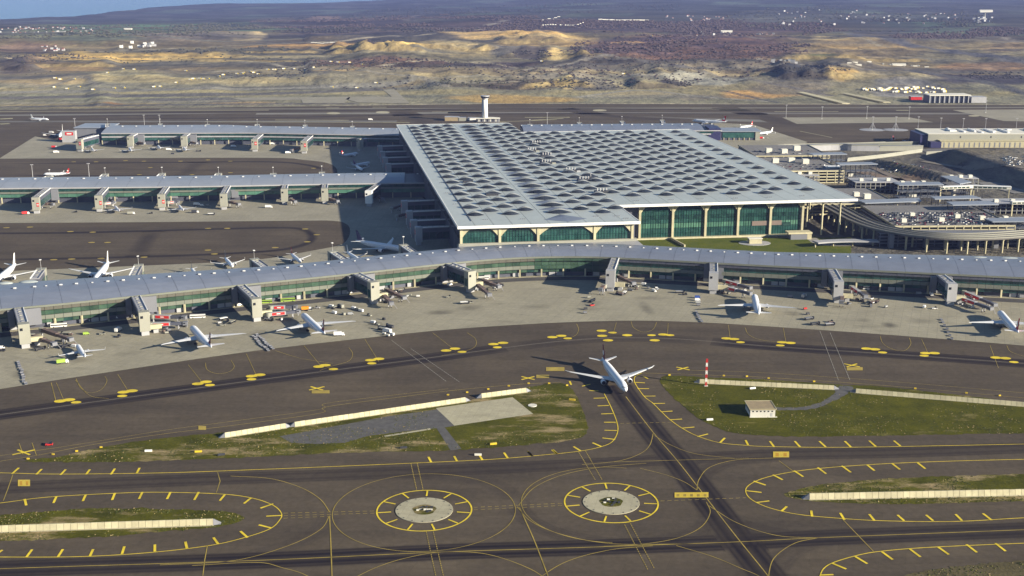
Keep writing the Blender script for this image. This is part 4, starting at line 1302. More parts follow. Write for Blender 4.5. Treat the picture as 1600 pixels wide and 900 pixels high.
# west wall: cladding bays with fins
for k in range(52):
    v0 = 10 + k * 15.8
    mb = MB()
    hexuv(mb, 3.6, 4.9, v0 + .2, v0 + 15.6, 0.2, ZR - 2.6)
    mb.build("cladding_bay", SLATE if k % 3 else GREYP, hall)
fin = MB()
for k in range(105):
    v0 = 10 + k * 7.9
    hexuv(fin, 3.0, 3.55, v0 - .12, v0 + .12, 0.2, ZR - 2.7)
put(fin.build("wall_fins", GREYP, hall), kind="stuff")
ww = MB()
for k in range(26):
    v0 = 10 + k * 31.6
    hexuv(ww, 3.2, 3.58, v0 + 2, v0 + 29, 24, 30)
put(ww.build("wall_windows", WINDOW, hall), kind="stuff")
# free standing columns under the roof's corner
for u, v in ((428, 97), (448, 95), (428, 140), (448, 180), (448, 240)):
    MB().tube(H(u, v, 0), H(u, v, ZR - 2.3), 1.1, 1.1, 10).build("column", CREAM2, hall)

# rooftop plant: clusters of chillers
for i, (u, v, w) in enumerate([(188, 168, 8), (199, 258, 6), (186, 252, 8), (184, 322, 8), (166, 392, 8), (166, 505, 7), (186, 578, 7), (178, 455, 7), (60, 170, 7), (44, 260, 6)]):
    p = R(u, v, ZR)
    t = thing("rooftop_chiller", ["dark finned chiller cluster with white stacks, nearest of the row on the hall roof", "long dark chiller on the hall roof with one tall white mast", "dark chiller with white stacks, second along the roof row from the apron side",
                                  "dark chiller with white stacks, third along the roof row from the apron side", "dark chiller with yellowish ducts, fourth along the roof row", "chiller with pale ducts near the far end of the roof row", "farthest chiller of the roof row near the rear notch",
                                  "chiller half way up the hall roof beside the spine of large skylights", "low brown vent unit among skylights near the roof's shaded edge", "low brown vent unit higher up near the roof's shaded edge"][i], "roof plant", tuple(p), roof_rz, "plant units standing on the hall roof")
    MB().box(-w, w, -4, 4, 0.04, 2.6 if i != 1 else 4).build("chiller_body", DARK, t)
    if i < 8:
        for q in range(4 if i != 1 else 1):
            MB().tube((-w + 3 + q * 3.6, 0, 2.6), (-w + 3 + q * 3.6, 0, 5.6 if i != 1 else 9), 0.8 if i != 1 else .4, n=8).build("stack", GREYL, t)
        MB().box(w, w + 5, -3, 3, 0.04, 1.5).build("duct_box", CREAM if i in (4, 5) else GREYL, t)

# ------------------------------------------------------------------ piers


def wid_near(x):
    return 48 + 30 * max(0.0, min(1.0, (-210 - x) / 180)) + 26 * max(0.0, min(1.0, (x - 250) / 220))


def make_pier(name, label, front, width, z_eave, z_mid, roofm, facade_side, seg_len, dots, detail=True, fascia=BAND, dot_r=1.0):
    nn_ = normals2(front)
    org = Vector((front[len(front) // 2][0], front[len(front) // 2][1], 0))
    root = thing(name, label, "airport pier", tuple(org))
    # roof strips by segments
    prof = [(-0.03, 0.0), (0.0, 0.4), (0.12, 1.9), (0.3, 3.6), (0.5, 4.4), (0.7, 4.3), (0.88, 3.4), (1.0, 1.6)]
    rs = resample(front, seg_len)
    pts = [r[0] for r in rs]
    tn = [Vector((-r[1].y, r[1].x)) for r in rs]

    def rp(i, k, dz=0.0):
        s, h = prof[k]
        w = width(pts[i].x)
        q = pts[i] + tn[i] * (s * w)
        return (q.x - org.x, q.y - org.y, z_eave + h * (1 + (w - 48) * 0.008) + dz)
    for i in range(len(pts) - 1):
        mb = MB()
        e = 0.12
        for k in range(len(prof) - 1):
            a, b, c_, d = Vector(rp(i, k)), Vector(rp(i + 1, k)), Vector(rp(i + 1, k + 1)), Vector(rp(i, k + 1))
            da = (b - a).normalized() * e; dd = (c_ - d).normalized() * e
            mb.poly([a + da, b - da, c_ - dd, d + dd])
        mb.build("roof_panel", roofm, root, True)
    # fascia, under deck, facades
    f, ud = MB(), MB()
    for i in range(len(front) - 1):
        a, b, na, nb = Vector(front[i][:2]), Vector(front[i + 1][:2]), nn_[i], nn_[i + 1]
        wa, wb = width(a.x), width(b.x)

        def w3(p, n, s, z): return (p.x + n.x * s - org.x, p.y + n.y * s - org.y, z)
        f.hexa([w3(a, na, -2.3, z_eave - 1.6), w3(b, nb, -2.3, z_eave - 1.6), w3(b, nb, -1.6, z_eave - 1.6), w3(a, na, -1.6, z_eave - 1.6),
                w3(a, na, -2.3, z_eave + .1), w3(b, nb, -2.3, z_eave + .1), w3(b, nb, -1.6, z_eave + .1), w3(a, na, -1.6, z_eave + .1)])
        ud.hexa([w3(a, na, -1.5, z_eave - 1.5), w3(b, nb, -1.5, z_eave - 1.5), w3(b, nb, wb - 1, z_eave - 1.5), w3(a, na, wa - 1, z_eave - 1.5),
                 w3(a, na, -1.5, z_eave - 0.3), w3(b, nb, -1.5, z_eave - 0.3), w3(b, nb, wb - 1, z_eave + 1.2), w3(a, na, wa - 1, z_eave + 1.2)])
        ud.hexa([w3(a, na, 4, 0), w3(b, nb, 4, 0), w3(b, nb, wb - 4, 0), w3(a, na, wa - 4, 0),
                 w3(a, na, 4, z_eave - 1.5), w3(b, nb, 4, z_eave - 1.5), w3(b, nb, wb - 4, z_eave - 1.5), w3(a, na, wa - 4, z_eave - 1.5)])
    f.build("eave_fascia", fascia, root)
    ud.build("pier_core", SLATE, root)
    # facade bays
    bay = 7.2 if detail else 12
    rb = resample(front, bay)
    for i in range(len(rb) - 1):
        a, b = rb[i][0] - org.xy, rb[i + 1][0] - org.xy
        n = Vector((-rb[i][1].y, rb[i][1].x))
        d = (b - a).normalized()

        def slab(s0, s1, z0, z1, name, m, e=0.12):
            aa, bb = a + d * e, b - d * e
            return MB().hexa([(aa.x + n.x * s0, aa.y + n.y * s0, z0), (bb.x + n.x * s0, bb.y + n.y * s0, z0), (bb.x + n.x * s1, bb.y + n.y * s1, z0), (aa.x + n.x * s1, aa.y + n.y * s1, z0),
                              (aa.x + n.x * s0, aa.y + n.y * s0, z1), (bb.x + n.x * s0, bb.y + n.y * s0, z1), (bb.x + n.x * s1, bb.y + n.y * s1, z1), (aa.x + n.x * s1, aa.y + n.y * s1, z1)]).build(name, m, root)
        glass = GLASS_P if facade_side == 'near' and a.x + org.x < 100 else GLASS_G
        if facade_side == 'near':
            full_glass = 15 < a.x + org.x < 95
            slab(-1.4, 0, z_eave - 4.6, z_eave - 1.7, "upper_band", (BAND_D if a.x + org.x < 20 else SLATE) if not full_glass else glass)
            slab(1.0, 2.2, z_eave - 9.2, z_eave - 4.6, "upper_pane", glass)
            slab(-1.0, .6, z_eave - 12.6, z_eave - 9.2, "spandrel_panel", BAND if not full_glass else glass)
            slab(1.2, 2.4, z_eave - 16.2, z_eave - 12.6, "lower_pane", glass if i % 5 else GLASS_D)
            if i % 3 == 0:
                MB().box(a.x - .7, a.x + .7, a.y - .6, a.y + .8, 0, z_eave - 12.6).build("column", CREAM2, root)
            if (i * 7) % 5 in (1, 3):
                slab(2.2, 3.9, 0.2, 4.2, "ground_panel", GREYL if (i * 5) % 3 else WINDOW, 0.6)
        else:
            slab(-1.0, 0.5, z_eave - 5.5, z_eave - 1.7, "upper_pane", GLASS_D)
            slab(-0.8, 0.9, z_eave - 8.0, z_eave - 5.5, "spandrel_panel", BAND if facade_side == 'mid' else GREYL)
            slab(0.6, 1.8, z_eave - 13.0, z_eave - 8.0, "lower_pane", GLASS_G2 if facade_side == 'mid' else GLASS_G)
            if i % 2 == 0: MB().box(a.x - .6, a.x + .6, a.y - .4, a.y + .8, 0, z_eave - 13).build("column", CREAM2, root)
    # roof ventilators in a row on the crown
    if dots:
        for i, (p, t) in enumerate(resample(front, dots)):
            n = Vector((-t.y, t.x))
            w = width(p.x)
            q = p + n * (w * 0.55)
            z = z_eave + 4.4 * (1 + (w - 48) * 0.008)
            s = dot_r * .72 * (1.0 if i % 3 else 0.65)
            MB().box(-s * 1.5, s * 1.5, -s * .8, s * .8, 0, s * 1.1).build("roof_vent", WHITE, root, loc=(q.x - org.x, q.y - org.y, z))
            p2 = p + n * (w * 0.55) - t * (s * 3.4)
            MB().box(-s * 1.2, s * 1.2, -s * .7, s * .7, 0, s * .45).build("roof_hatch", DARK, root, loc=(p2.x - org.x, p2.y - org.y, z))
    return root


near_pier = make_pier("airport_pier", "long curved blue grey roofed pier sweeping across in front of the hall", pier_front, wid_near, 20.5, 12, ROOF_P, 'near', 24, 13.2)
for x, y, s in ((45, 441, 1.0), (8, 443, .8), (1530, 403.5, 1.0), (1576, 404.5, 1.2)):
    p = P(x, y, 24.6) - near_pier.location
    rg = [[(s * (9 * math.cos(t) * k), s * (5.5 * math.sin(t) * k), h) for t in [q * math.pi / 8 for q in range(16)]] for k, h in ((1, 0), (0.8, 0.8), (.45, 1.3), (0.05, 1.5))]
    MB().loft(rg).build("roof_light", ROOF, near_pier, True, loc=tuple(p))

mid_front = spline([(-900, 1536), (-660.8, 1551), (-416.7, 1565.5), (-253, 1583), (-164.9, 1590), (-110, 1594)], 6)
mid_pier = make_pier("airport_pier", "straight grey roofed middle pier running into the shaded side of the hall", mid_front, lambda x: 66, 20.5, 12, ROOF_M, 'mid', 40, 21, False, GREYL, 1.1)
far_front = spline([(-705, 2087), (-560, 2092), (-441, 2093), (-328, 2078), (-173.7, 2061), (-150, 2060)], 6)
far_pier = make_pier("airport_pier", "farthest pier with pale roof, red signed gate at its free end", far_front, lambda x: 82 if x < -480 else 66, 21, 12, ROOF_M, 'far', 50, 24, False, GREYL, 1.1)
re0, re1 = P(818, 204, 20), P(1128, 201.5, 20)
rear_front = [(re0.x, re0.y), (re0.x * .5 + re1.x * .5, re0.y * .5 + re1.y * .5 + 2), (re1.x, re1.y)]
rear_pier = make_pier("airport_pier", "low blue roofed pier seen behind the hall's rear edge", spline(rear_front, 4), lambda x: 75, 18, 12, ROOF_P, 'far', 40, 18, False, GREYL, 1.3)

# end buildings of the far and rear piers
t = thing("pier_annex", "low grey roofed annex off the free end of the farthest pier", "annex", tuple(P(140, 214)))
MB().box(-26, 34, 0, 60, 0, 16).build("wall", GREYP, t)
MB().box(-27, 36, -2, 62, 16, 17.2).build("roof", ROOF_M, t)
t = thing("pier_annex", "glazed annex with grey flat roof beside the hall's rear corner", "annex", tuple(P(1155, 219)))
MB().box(-52, 28, 0, 45, 0.1, 15).build("wall", SLATE, t)
MB().box(-30, 26, -1, 0, 4.5, 13.5).build("glass_band", GLASS_G, t)
MB().box(-55, -34, -3, 40, 0.1, 21).build("shadow_block", NAVY, t)  # navy box stands in for the dark shadow beside the glazed wall
MB().box(28, 36, -2, 45, 0.1, 15).build("end_wall", CREAM, t)
MB().box(-34, 38, -3, 47, 15, 16.4).build("roof", ROOF_M, t)
for q in range(6):
    MB().box(-28 + q * 9, -27 + q * 9, -1.2, 0, 0.1, 4.5).build("column", CREAM2, t)


# ------------------------------------------------------------------ fixed bridges (gates)
ORD = ["first", "second", "third", "fourth", "fifth", "sixth", "seventh", "eighth", "ninth"]


def fixed_bridge(start, end, label, group, zt=19.5, w=3.6, sign=None, house=0, tower=True, facem=None, mast=False, wallm=None, slim=False):
    s, e = Vector(start[:2]), Vector(end[:2])
    d = e - s
    L = d.length
    rz = math.atan2(d.y, d.x)
    t = thing("gate_bridge", label, "gate bridge", (s.x, s.y, 0), rz, group)
    tw = w + 0.7
    Lb = L - 7.5
    wallm = wallm or NAVY
    MB().box(-2, Lb, -w, w, 6.0, zt - .5).build("bridge_wall", SLATE, t)
    for sd in (-1, 1):
        n = max(3, int(Lb / 7))
        for k in range(n):
            x0, x1 = Lb * k / n + .25, Lb * (k + 1) / n - .25
            y0, y1 = (sd * w, sd * (w + .18)) if sd > 0 else (sd * (w + .18), sd * w)
            MB().box(x0, x1, y0, y1, 7.2, zt - 5.2).build("wall_pane", GLASS_D, t)
    MB().box(-2, L - 7.3, -w - .5, w + .5, zt - .5, zt + .25).build("bridge_roof", GREYL, t)
    MB().box(-1, L - 8, w - .3, w + .3, zt + .25, zt + 1.0).build("roof_rail", WHITE, t)
    MB().box(-1, L - 8, -w - .3, -w + .3, zt + .25, zt + .8).build("roof_rail", GREYP, t)
    rv_ = random.Random(int(s.x * 7 + s.y))
    for k in range(int(L / 7)):
        x = 3 + k * 6.5 + rv_.uniform(0, 2)
        MB().box(x, x + 1.6, -1, 1, zt + .25, zt + .9).build("roof_unit", CREAM if k % 2 else GREYP, t)
    fm = facem or CREAM
    MB().box(L - 7.4, L, -tw, tw, 4.0, zt + .9).build("tower", fm, t)
    MB().box(L - 6.2, L - 1.2, -tw + 1.2, tw - 1.2, 0.06, 4.0).build("tower_leg", GREYL, t)
    MB().box(L, L + .12, -tw + 1.0, -tw + 3.2, zt - 4.4, zt - 2.2).build("vent_opening", WINDOW, t)
    MB().box(L - 6.5, L - 1, -tw - .15, -tw, 6, zt - 6).build("stair_glazing", GLASS_G, t)
    if house:
        y0, y1 = (3.6 + .6, house) if house > 0 else (house, -3.6 - .6)
        MB().box(-3.0, 2.2, y0, y1, 4.2, zt - .9).build("stair_house", GREYP, t)
        if house > 0: MB().box(-3.0, 2.0, -9, -w - .6, 4.2, zt - .9).build("stair_house", GREYP, t)
    if sign:
        sg = MB().box(L + .05, L + .22, *sign[:4]).build("sign_panel", RED, t)
        cy, cz = (sign[0] + sign[1]) / 2, (sign[2] + sign[3]) / 2
        rr_ = min(sign[1] - sign[0], sign[3] - sign[2]) * .3
        MB().loft([[(L + .24, cy + rr_ * k * 1.3 * math.cos(a), cz + rr_ * k * math.sin(a)) for a in [q * math.pi / 8 for q in range(16)]] for k in (1, .55)], cap=False).build("sign_emblem", WHITE, sg)
    if mast:
        MB().tube((L - 3, 0, zt + .9), (L - 3, 0, zt + 9), .22, .12, 6).build("mast_pole", GREYL, t)
        MB().box(L - 4.2, L - 1.8, -.9, .9, zt + 9, zt + 9.5).build("lamp_head", WHITE, t)
    return t, L, rz


def loc_of(t, x, y, z=0):
    c, s = math.cos(t.rotation_euler.z), math.sin(t.rotation_euler.z)
    return Vector((t.location.x + c * x - s * y, t.location.y + s * x + c * y, z))


def boarding_bridge(a, b, label, red=True, z=5.6, group="telescopic boarding bridges"):
    a, b = Vector(a[:2]), Vector(b[:2])
    d = b - a
    L = d.length
    t = thing("boarding_bridge", label, "boarding bridge", (a.x, a.y, 0), math.atan2(d.y, d.x), group)
    MB().tube((0, 0, .06), (0, 0, z - 1.6), .7, n=8).build("rotunda_column", GREYL, t)
    MB().tube((0, 0, z - 1.6), (0, 0, z + 1.7), 2.3, n=12).build("rotunda", CREAM, t)
    m = L * .55
    o = MB().box(1.8, m, -1.7, 1.7, z - 1.4, z + 1.6).build("tunnel", GREYL if red else BROWN, t)
    if red:
        for sd in (-1, 1):
            y0, y1 = (1.7, 1.85) if sd > 0 else (-1.85, -1.7)
            r_ = MB().box(2.8, m - 1, y0, y1, z - 1.0, z + 1.3).build("advert_panel", RED, o)
            cx = (2.8 + m - 1) / 2
            MB().box(cx - 1.6, cx + 1.6, sd * 1.9 - .04, sd * 1.9 + .04, z - .2, z + .55).build("advert_emblem", WHITE, t)
    MB().box(m, L - 2.6, -1.35, 1.35, z - 1.1, z + 1.25).build("inner_tunnel", BROWN if not red else SLATE, t)
    MB().box(L - 2.8, L + 1.0, -2.1, 2.1, z - 1.3, z + 1.5).build("cab", GREYP, t)
    MB().box(L - 2.4, L - .6, -2.2, 2.2, z + .1, z + 1.0).build("cab_window", WINDOW, t)
    MB().box(L * .78 - .35, L * .78 + .35, -1.7, -1.2, .9, z - 1.1).build("lift_column", GREYL, t)
    MB().box(L * .78 - .35, L * .78 + .35, 1.2, 1.7, .9, z - 1.1).build("lift_column", GREYL, t)
    for sd in (-1.45, 1.45):
        MB().tube((L * .78, sd - .25, .62), (L * .78, sd + .25, .62), .56, n=10).build("wheel", RUBBER, t)
    sm = MB()
    for k in range(6): sm.box(L - .5 - .0, L + .5, 2.2 + k * .5, 2.7 + k * .5, z - 1.2 - k * .75, z - 1.0 - k * .75)
    sm.build("service_stair", GREYL, t)
    return t


NEAR = [((29, 481), (41, 545)), ((212, 462), (228, 525)), ((377, 446), (403, 503)), ((558, 428), (587, 475)), ((703, 412), (738, 457)), ((962, 401), (953, 456)), ((1115, 410), (1114, 460)), ((1300, 421), (1309, 474)), ((1471, 430), (1486, 478))]
near_gates = []
for i, (a, b) in enumerate(NEAR):
    st, en = P(*a, 20), P(*b)
    t, L, rz = fixed_bridge(st, en, f"{['first','second','third','fourth','fifth','sixth','seventh','eighth','ninth'][i]} gate bridge from the left along the near pier's apron side", "gate bridges on the apron side of the near pier", house=17 if i < 5 else 10, facem=None if i < 5 else GREYL)  # right-hand towers get grey faces, their weaker sunlight put into the colour
    near_gates.append((t, L, rz))
    # cream link corridor on the tower's far side
    MB().box(L - 5.5, L - 1.8, 4.3, 13.5, 4.6, 8.2).build("link_corridor", CREAM2, t)
    MB().box(L - 14, L - 5.6, 7, 11, 0.06, 3.2).build("link_base", GREYL, t)

NB = [((54, 434), (65, 418)), ((206, 434), (217, 412)), ((413, 416), (396, 403)), ((538, 405), (518, 391)), ((648, 395), (629, 381))]
for i, (a, b) in enumerate(NB):
    fixed_bridge(P(*a, 20), P(*b, 20.5), f"{ORD[i]} gate bridge from the left rising behind the near pier's roof", "gate bridges on the rear side of the near pier", mast=True)
MF = [((74, 294), (57, 334)), ((166, 292), (155, 331)), ((261, 291), (253, 329)), ((356, 290), (350, 328)), ((446, 288), (445, 320)), ((508, 287), (508, 319)), ((590, 288), (576, 323))]
mid_gates = []
for i, (a, b) in enumerate(MF):
    t = fixed_bridge(P(*a, 20), P(*b), f"{ORD[i]} gate bridge from the left on the sunlit side of the middle pier", "gate bridges on the front of the middle pier", sign=(1.2, 4, 9, 13.5) if i in (0, 1, 2) else None, facem=CREAM if i < 6 else WHITE, house=13 if i < 4 else 0)
    mid_gates.append(t)
for i, (a, b) in enumerate([((63, 281), (79, 274)), ((155, 280), (165, 271)), ((245, 279), (254, 270)), ((336, 278), (342, 270)), ((426, 277), (427, 270)), ((503, 275), (503, 268))]):
    fixed_bridge(P(*a, 20), P(*b, 20.5), f"{ORD[i]} gate bridge from the left poking up behind the middle pier's roof", "gate bridges on the rear of the middle pier", mast=True)
FFR = [((150, 211), (124, 237)), ((211, 209), (204, 232)), ((293, 209), (288, 232)), ((407, 210), (398, 237)), ((485, 212), (475, 240)), ((570, 216), (560, 236))]
far_gates = []
for i, (a, b) in enumerate(FFR):
    far_gates.append(fixed_bridge(P(*a, 20), P(*b), f"{ORD[i]} gate bridge from the free end of the farthest pier" + (" with a red emblem sign" if i in (0, 3, 4) else ""), "gate bridges on the front of the farthest pier",
                                  sign=((0.5, 4.0, 11, 16.5) if i in (0, 3, 4) else None), facem=CREAM, house=15 if i in (1, 2) else 0, w=4.2))
for i, (a, b) in enumerate([((168, 197), (168, 193)), ((252, 197), (250, 192)), ((325, 198), (324, 193)), ((401, 198), (402, 194)), ((479, 199), (476, 194)), ((553, 201), (550, 196)), ((831, 198), (828, 194)), ((908, 195), (905, 191)), ((975, 193), (971, 188)), ((1037, 191), (1034, 186))]):
    en = P(*b, 20.5); st = P(*a, 20.5)
    dd = (en - st).xy.normalized() * 42
    fixed_bridge(st, (st.x + dd.x, st.y + dd.y), (f"{ORD[i]} gate bridge from the left showing over the farthest pier's roof" if i < 6 else f"{ORD[i-6]} gate bridge from the left showing over the low rear pier's roof"), "gate bridges behind the far piers", mast=True)
# gates along the shaded west wall of the hall
HALLG = [(627, 314), (634.5, 330), (641, 344), (648.5, 355), (590, 228), (594, 237), (598, 246), (603, 256)]
for i, q in enumerate(HALLG):
    p = P(*q, 20)
    v = (p.y - OY - (p.x - OX) * UY / UX) / (VY - VX * UY / UX)
    st = R(3, v + 3)
    fixed_bridge(st, (p.x, p.y), f"{ORD[i % 4]} shaded red emblem gate bridge, from the far end, of the hall's {'nearer' if i < 4 else 'farther'} bay", "gate bridges on the shaded wall of the hall", sign=(-3.3, 3.3, 12.2, 16.8), facem=GREYL)
t = thing("gate_pylon", "free standing grey gate block with red sign at the farthest pier's end", "gate block", tuple(P(109, 222)))
MB().box(-11, 12, -5, 5, .05, 20).build("pylon_wall", GREYL, t)
sg = MB().box(-5, 9, -5.25, -5.0, 12.5, 18).build("sign_panel", RED, t)
MB().box(-2, 6, -5.4, -5.26, 14.3, 16.2).build("sign_emblem", WHITE, sg)


# ------------------------------------------------------------------ aircraft
def ring_at(x, r, zc, n=20, sq=1.0):
    return [(x, r * math.sin(t), zc + r * sq * math.cos(t)) for t in [q * 2 * math.pi / n for q in range(n)]]


def wing_mb(root_le, root_c, tip_le, tip_c, y0, y1, z0, z1, th, side, kink=None, raked=False):
    """swept tapered wing: x forward, side = +1 left, -1 right"""
    st = [(0.0, root_le, root_c, z0, th)]
    if kink: st.append(kink)
    st.append((1.0, tip_le, tip_c, z1, th * .35))
    if raked: st.append((1.09, tip_le - tip_c * 1.5, tip_c * .35, z1 + .35, th * .15))
    rings = []
    for f, le, c, z, t_ in st:
        y = side * (y0 + (y1 - y0) * f)
        sec = [(0, 0), (.08, .35), (.3, .5), (.65, .35), (1, 0.03), (.65, -.25), (.3, -.35), (.08, -.25)]
        r = [(le - c * a, y, z + t_ * b) for a, b in sec]
        rings.append(r if side < 0 else r[::-1])
    return MB().loft(rings)


AIR = {}


def airliner_meshes(kind):
    wide = kind == 'wide'
    L, R_, zc = (70.0, 3.05, 5.4) if wide else (38.5, 2.0, 3.7)
    S = (31.5 if wide else 17.2)
    k = L / 70.0
    half = L / 2
    fr = [(0, .03, -.30), (.008, .24, -.28), (.025, .46, -.22), (.05, .68, -.13), (.085, .87, -.05), (.12, .97, -.01), (.16, 1, 0), (.4, 1, 0), (.66, 1, 0), (.73, .95, .04), (.80, .81, .14), (.87, .60, .27), (.93, .40, .38), (.975, .22, .46), (1.0, .09, .50)]
    fus = MB().loft([ring_at(half - f * L, R_ * r, zc + R_ * o) for f, r, o in fr])
    out = [("fuselage", fus, SKIN_P, True)]
    # belly fairing
    out.append(("belly_fairing", MB().loft([ring_at(half - f * L, R_ * r, zc - R_ * .42, 12, .72) for f, r in ((.32, .3), (.36, .9), (.42, 1.06), (.55, 1.06), (.60, .9), (.64, .3))]), WING_P, True))
    for s in (1, -1):
        out.append(("wing", wing_mb(half - .335 * L, .165 * L, half - .60 * L, .032 * L, R_ * .6, S, zc - R_ * .55, zc - R_ * .55 + S * .085, R_ * .62, s, (.36, half - .432 * L, .095 * L, zc - R_ * .55 + S * .028, R_ * .36), wide), WING_P, False))
    if not wide:
        for s in (1, -1):
            x = half - .60 * L
            out.append(("winglet", MB().hexa([(x, s * S, zc + .35), (x - 1.25, s * S, zc + .35), (x - 1.25, s * (S + .12), zc + .35), (x, s * (S + .12), zc + .35), (x - .9, s * (S + .4), zc + 2.6), (x - 1.5, s * (S + .4), zc + 2.6), (x - 1.5, s * (S + .5), zc + 2.6), (x - .9, s * (S + .5), zc + 2.6)]), WING_P, False))
    for s in (1, -1):
        out.append(("tailplane", wing_mb(half - .865 * L, .085 * L, half - .955 * L, .032 * L, R_ * .2, S * .34, zc + R_ * .42, zc + R_ * .42 + S * .04, R_ * .28, s), WING_P, False))
    fh = 18.4 if wide else 11.9
    x0, x1 = half - .84 * L, half - .955 * L
    fin = MB()
    zb = zc + R_ * .65
    secs = [(zb, x0, .125 * L, .34 * k), (zb + (fh - zb) * .12, x0 - .022 * L, .105 * L, .32 * k), (fh, x1 + .005 * L, .045 * L, .12 * k)]
    fin.loft([[(xl, 0, z), (xl - c * .3, th, z), (xl - c, .02, z), (xl - c * .3, -th, z)] for z, xl, c, th in secs])
    out.append(("fin", fin, RED, False))
    er = 1.75 if wide else 1.1
    ey = 9.9 if wide else 5.8
    ex = half - (.355 if wide else .335) * L
    for s in (1, -1):
        y, z = s * ey, zc - R_ * .55 - er * .62
        prof = [(0, .86), (-.15 * er, .97), (.25 * -er * 2, 1.06), (-1.6 * er, 1.02), (-2.6 * er, .78), (-3.0 * er, .6)]
        eng = MB().loft([[(ex + a, y + er * r * math.sin(t), z + er * r * math.cos(t)) for t in [q * 2 * math.pi / 16 for q in range(16)]] for a, r in prof], cap=False)
        out.append(("engine", eng, SKIN_P, True))
        fan = MB().loft([[(ex - .35 * er, y + er * r * math.sin(t), z + er * r * math.cos(t)) for t in [q * 2 * math.pi / 16 for q in range(16)]] for r in (.93, .02)], cap=False)
        fan2 = MB().loft([[(ex - 2.9 * er, y + er * r * math.sin(t), z + er * r * math.cos(t)) for t in [q * 2 * math.pi / 12 for q in range(12)]] for r in (.02, .62)], cap=False)
        fan.tube((ex - .9 * er, y, z), (ex + .1 * er, y, z), .3 * er, .05, 8)
        out.append(("engine_fan", fan, WINDOW, False))
        out.append(("engine_exhaust", fan2, DARK, False))
        py = MB().hexa([(ex - .6 * er, y - .2, z + er * .7), (ex - 3.3 * er, y - .2, z + er * .5), (ex - 3.3 * er, y + .2, z + er * .5), (ex - .6 * er, y + .2, z + er * .7), (ex - 1.4 * er, y - .2, z + er * 1.35), (ex - 3.6 * er, y - .2, z + er * 1.3), (ex - 3.6 * er, y + .2, z + er * 1.3), (ex - 1.4 * er, y + .2, z + er * 1.35)])
        out.append(("engine_pylon", py, WING_P, False))
    cw = MB()
    for s in (1, -1):
        for q in range(3):
            f0 = .028 + q * .010
            def sp(f, a):
                r = np.interp(f, [x[0] for x in fr], [x[1] for x in fr]) * R_ * 1.012
                o = np.interp(f, [x[0] for x in fr], [x[2] for x in fr]) * R_
                return (half - f * L, s * r * math.sin(a), zc + o + r * math.cos(a))
            a0, a1 = .12 + q * .36, .42 + q * .36
            cw.poly([sp(f0, a0), sp(f0 + .002, a1), sp(f0 + .014, a1 - .05), sp(f0 + .013, a0)])
    out.append(("cockpit_window", cw, WINDOW, False))
    for s in (1, -1):
        wr = MB()
        n = 44 if wide else 28
        for q in range(n):
            x = half - (.15 + .66 * q / n) * L
            w_ = .36 if wide else .3
            a, b = zc + R_ * .16, zc + R_ * .30
            ya = math.sqrt(R_ ** 2 - (a - zc) ** 2) * 1.006; yb = math.sqrt(R_ ** 2 - (b - zc) ** 2) * 1.006
            if .15 + .66 * q / n > .72: ya, yb = ya * .93, yb * .93
            wr.poly([(x, s * ya, a), (x - w_, s * ya, a), (x - w_, s * yb, b), (x, s * yb, b)])
        out.append(("window_row", wr, WINDOW, False))
    for gx, gy, ln in ((half - .10 * L, 0, 1), (half - .50 * L, 5.2 * k if wide else 3.8, 2), (half - .50 * L, -5.2 * k if wide else -3.8, 2)):
        lg = MB()
        wr_ = .62 * (1 if wide else .75)
        lg.tube((gx, gy, wr_), (gx, gy * .9, zc - R_ * .7), .16, n=6)
        for dx in ((0,) if ln == 1 else (-1.4 * k, 0, 1.4 * k) if wide else (0,)):
            for dy in (-.5, .5):
                lg.tube((gx + dx, gy + dy - .2, wr_ + .12), (gx + dx, gy + dy + .2, wr_ + .12), wr_, n=10)
        out.append(("landing_gear", lg, RUBBER, False))
    res = []
    for nm, mb, m, sm in out:
        o = mb.build(nm, m, None, sm)
        res.append((nm, o.data))
        bpy.data.objects.remove(o)
    AIR[kind] = (res, L, R_, zc, fh, half)


airliner_meshes('wide')
airliner_meshes('narrow')


def airliner(kind, nose, tail, label, finm, z=None, emblem=True, bodym=None, scale=1.0, group="parked airliners"):
    res, L, R_, zc, fh, half = AIR[kind]
    z = zc if z is None else z
    n, t_ = P(*nose, z), P(*tail, z + R_ * .4)
    d = (n - t_).xy
    rz = math.atan2(d.y, d.x)
    c = (n + t_).xy / 2
    t = thing("airliner", label, "airplane", (c.x, c.y, 0.16), rz, group)
    t.scale = (scale,) * 3
    for nm, me in res:
        o = link_mesh(nm, me, t)
        if nm == "window_row": o["kind"] = "stuff"
        m = None
        if nm == "fin": m = finm
        elif bodym and nm in ("fuselage", "engine", "belly_fairing"): m = bodym
        if m is not None:
            o.material_slots[0].link = 'OBJECT'
            o.material_slots[0].material = m
        if nm == "fin" and emblem:
            k = L / 70
            xc, zcn = half - .93 * L, zc + R_ + (fh - zc - R_) * .42
            for s in (1, -1):
                r = 2.0 * k
                MB().poly([(xc + r * math.cos(a), s * .37 * k, zcn + r * math.sin(a)) for a in [q * math.pi / 8 * s for q in range(16)]]).build("fin_emblem", WHITE, o)
    return t


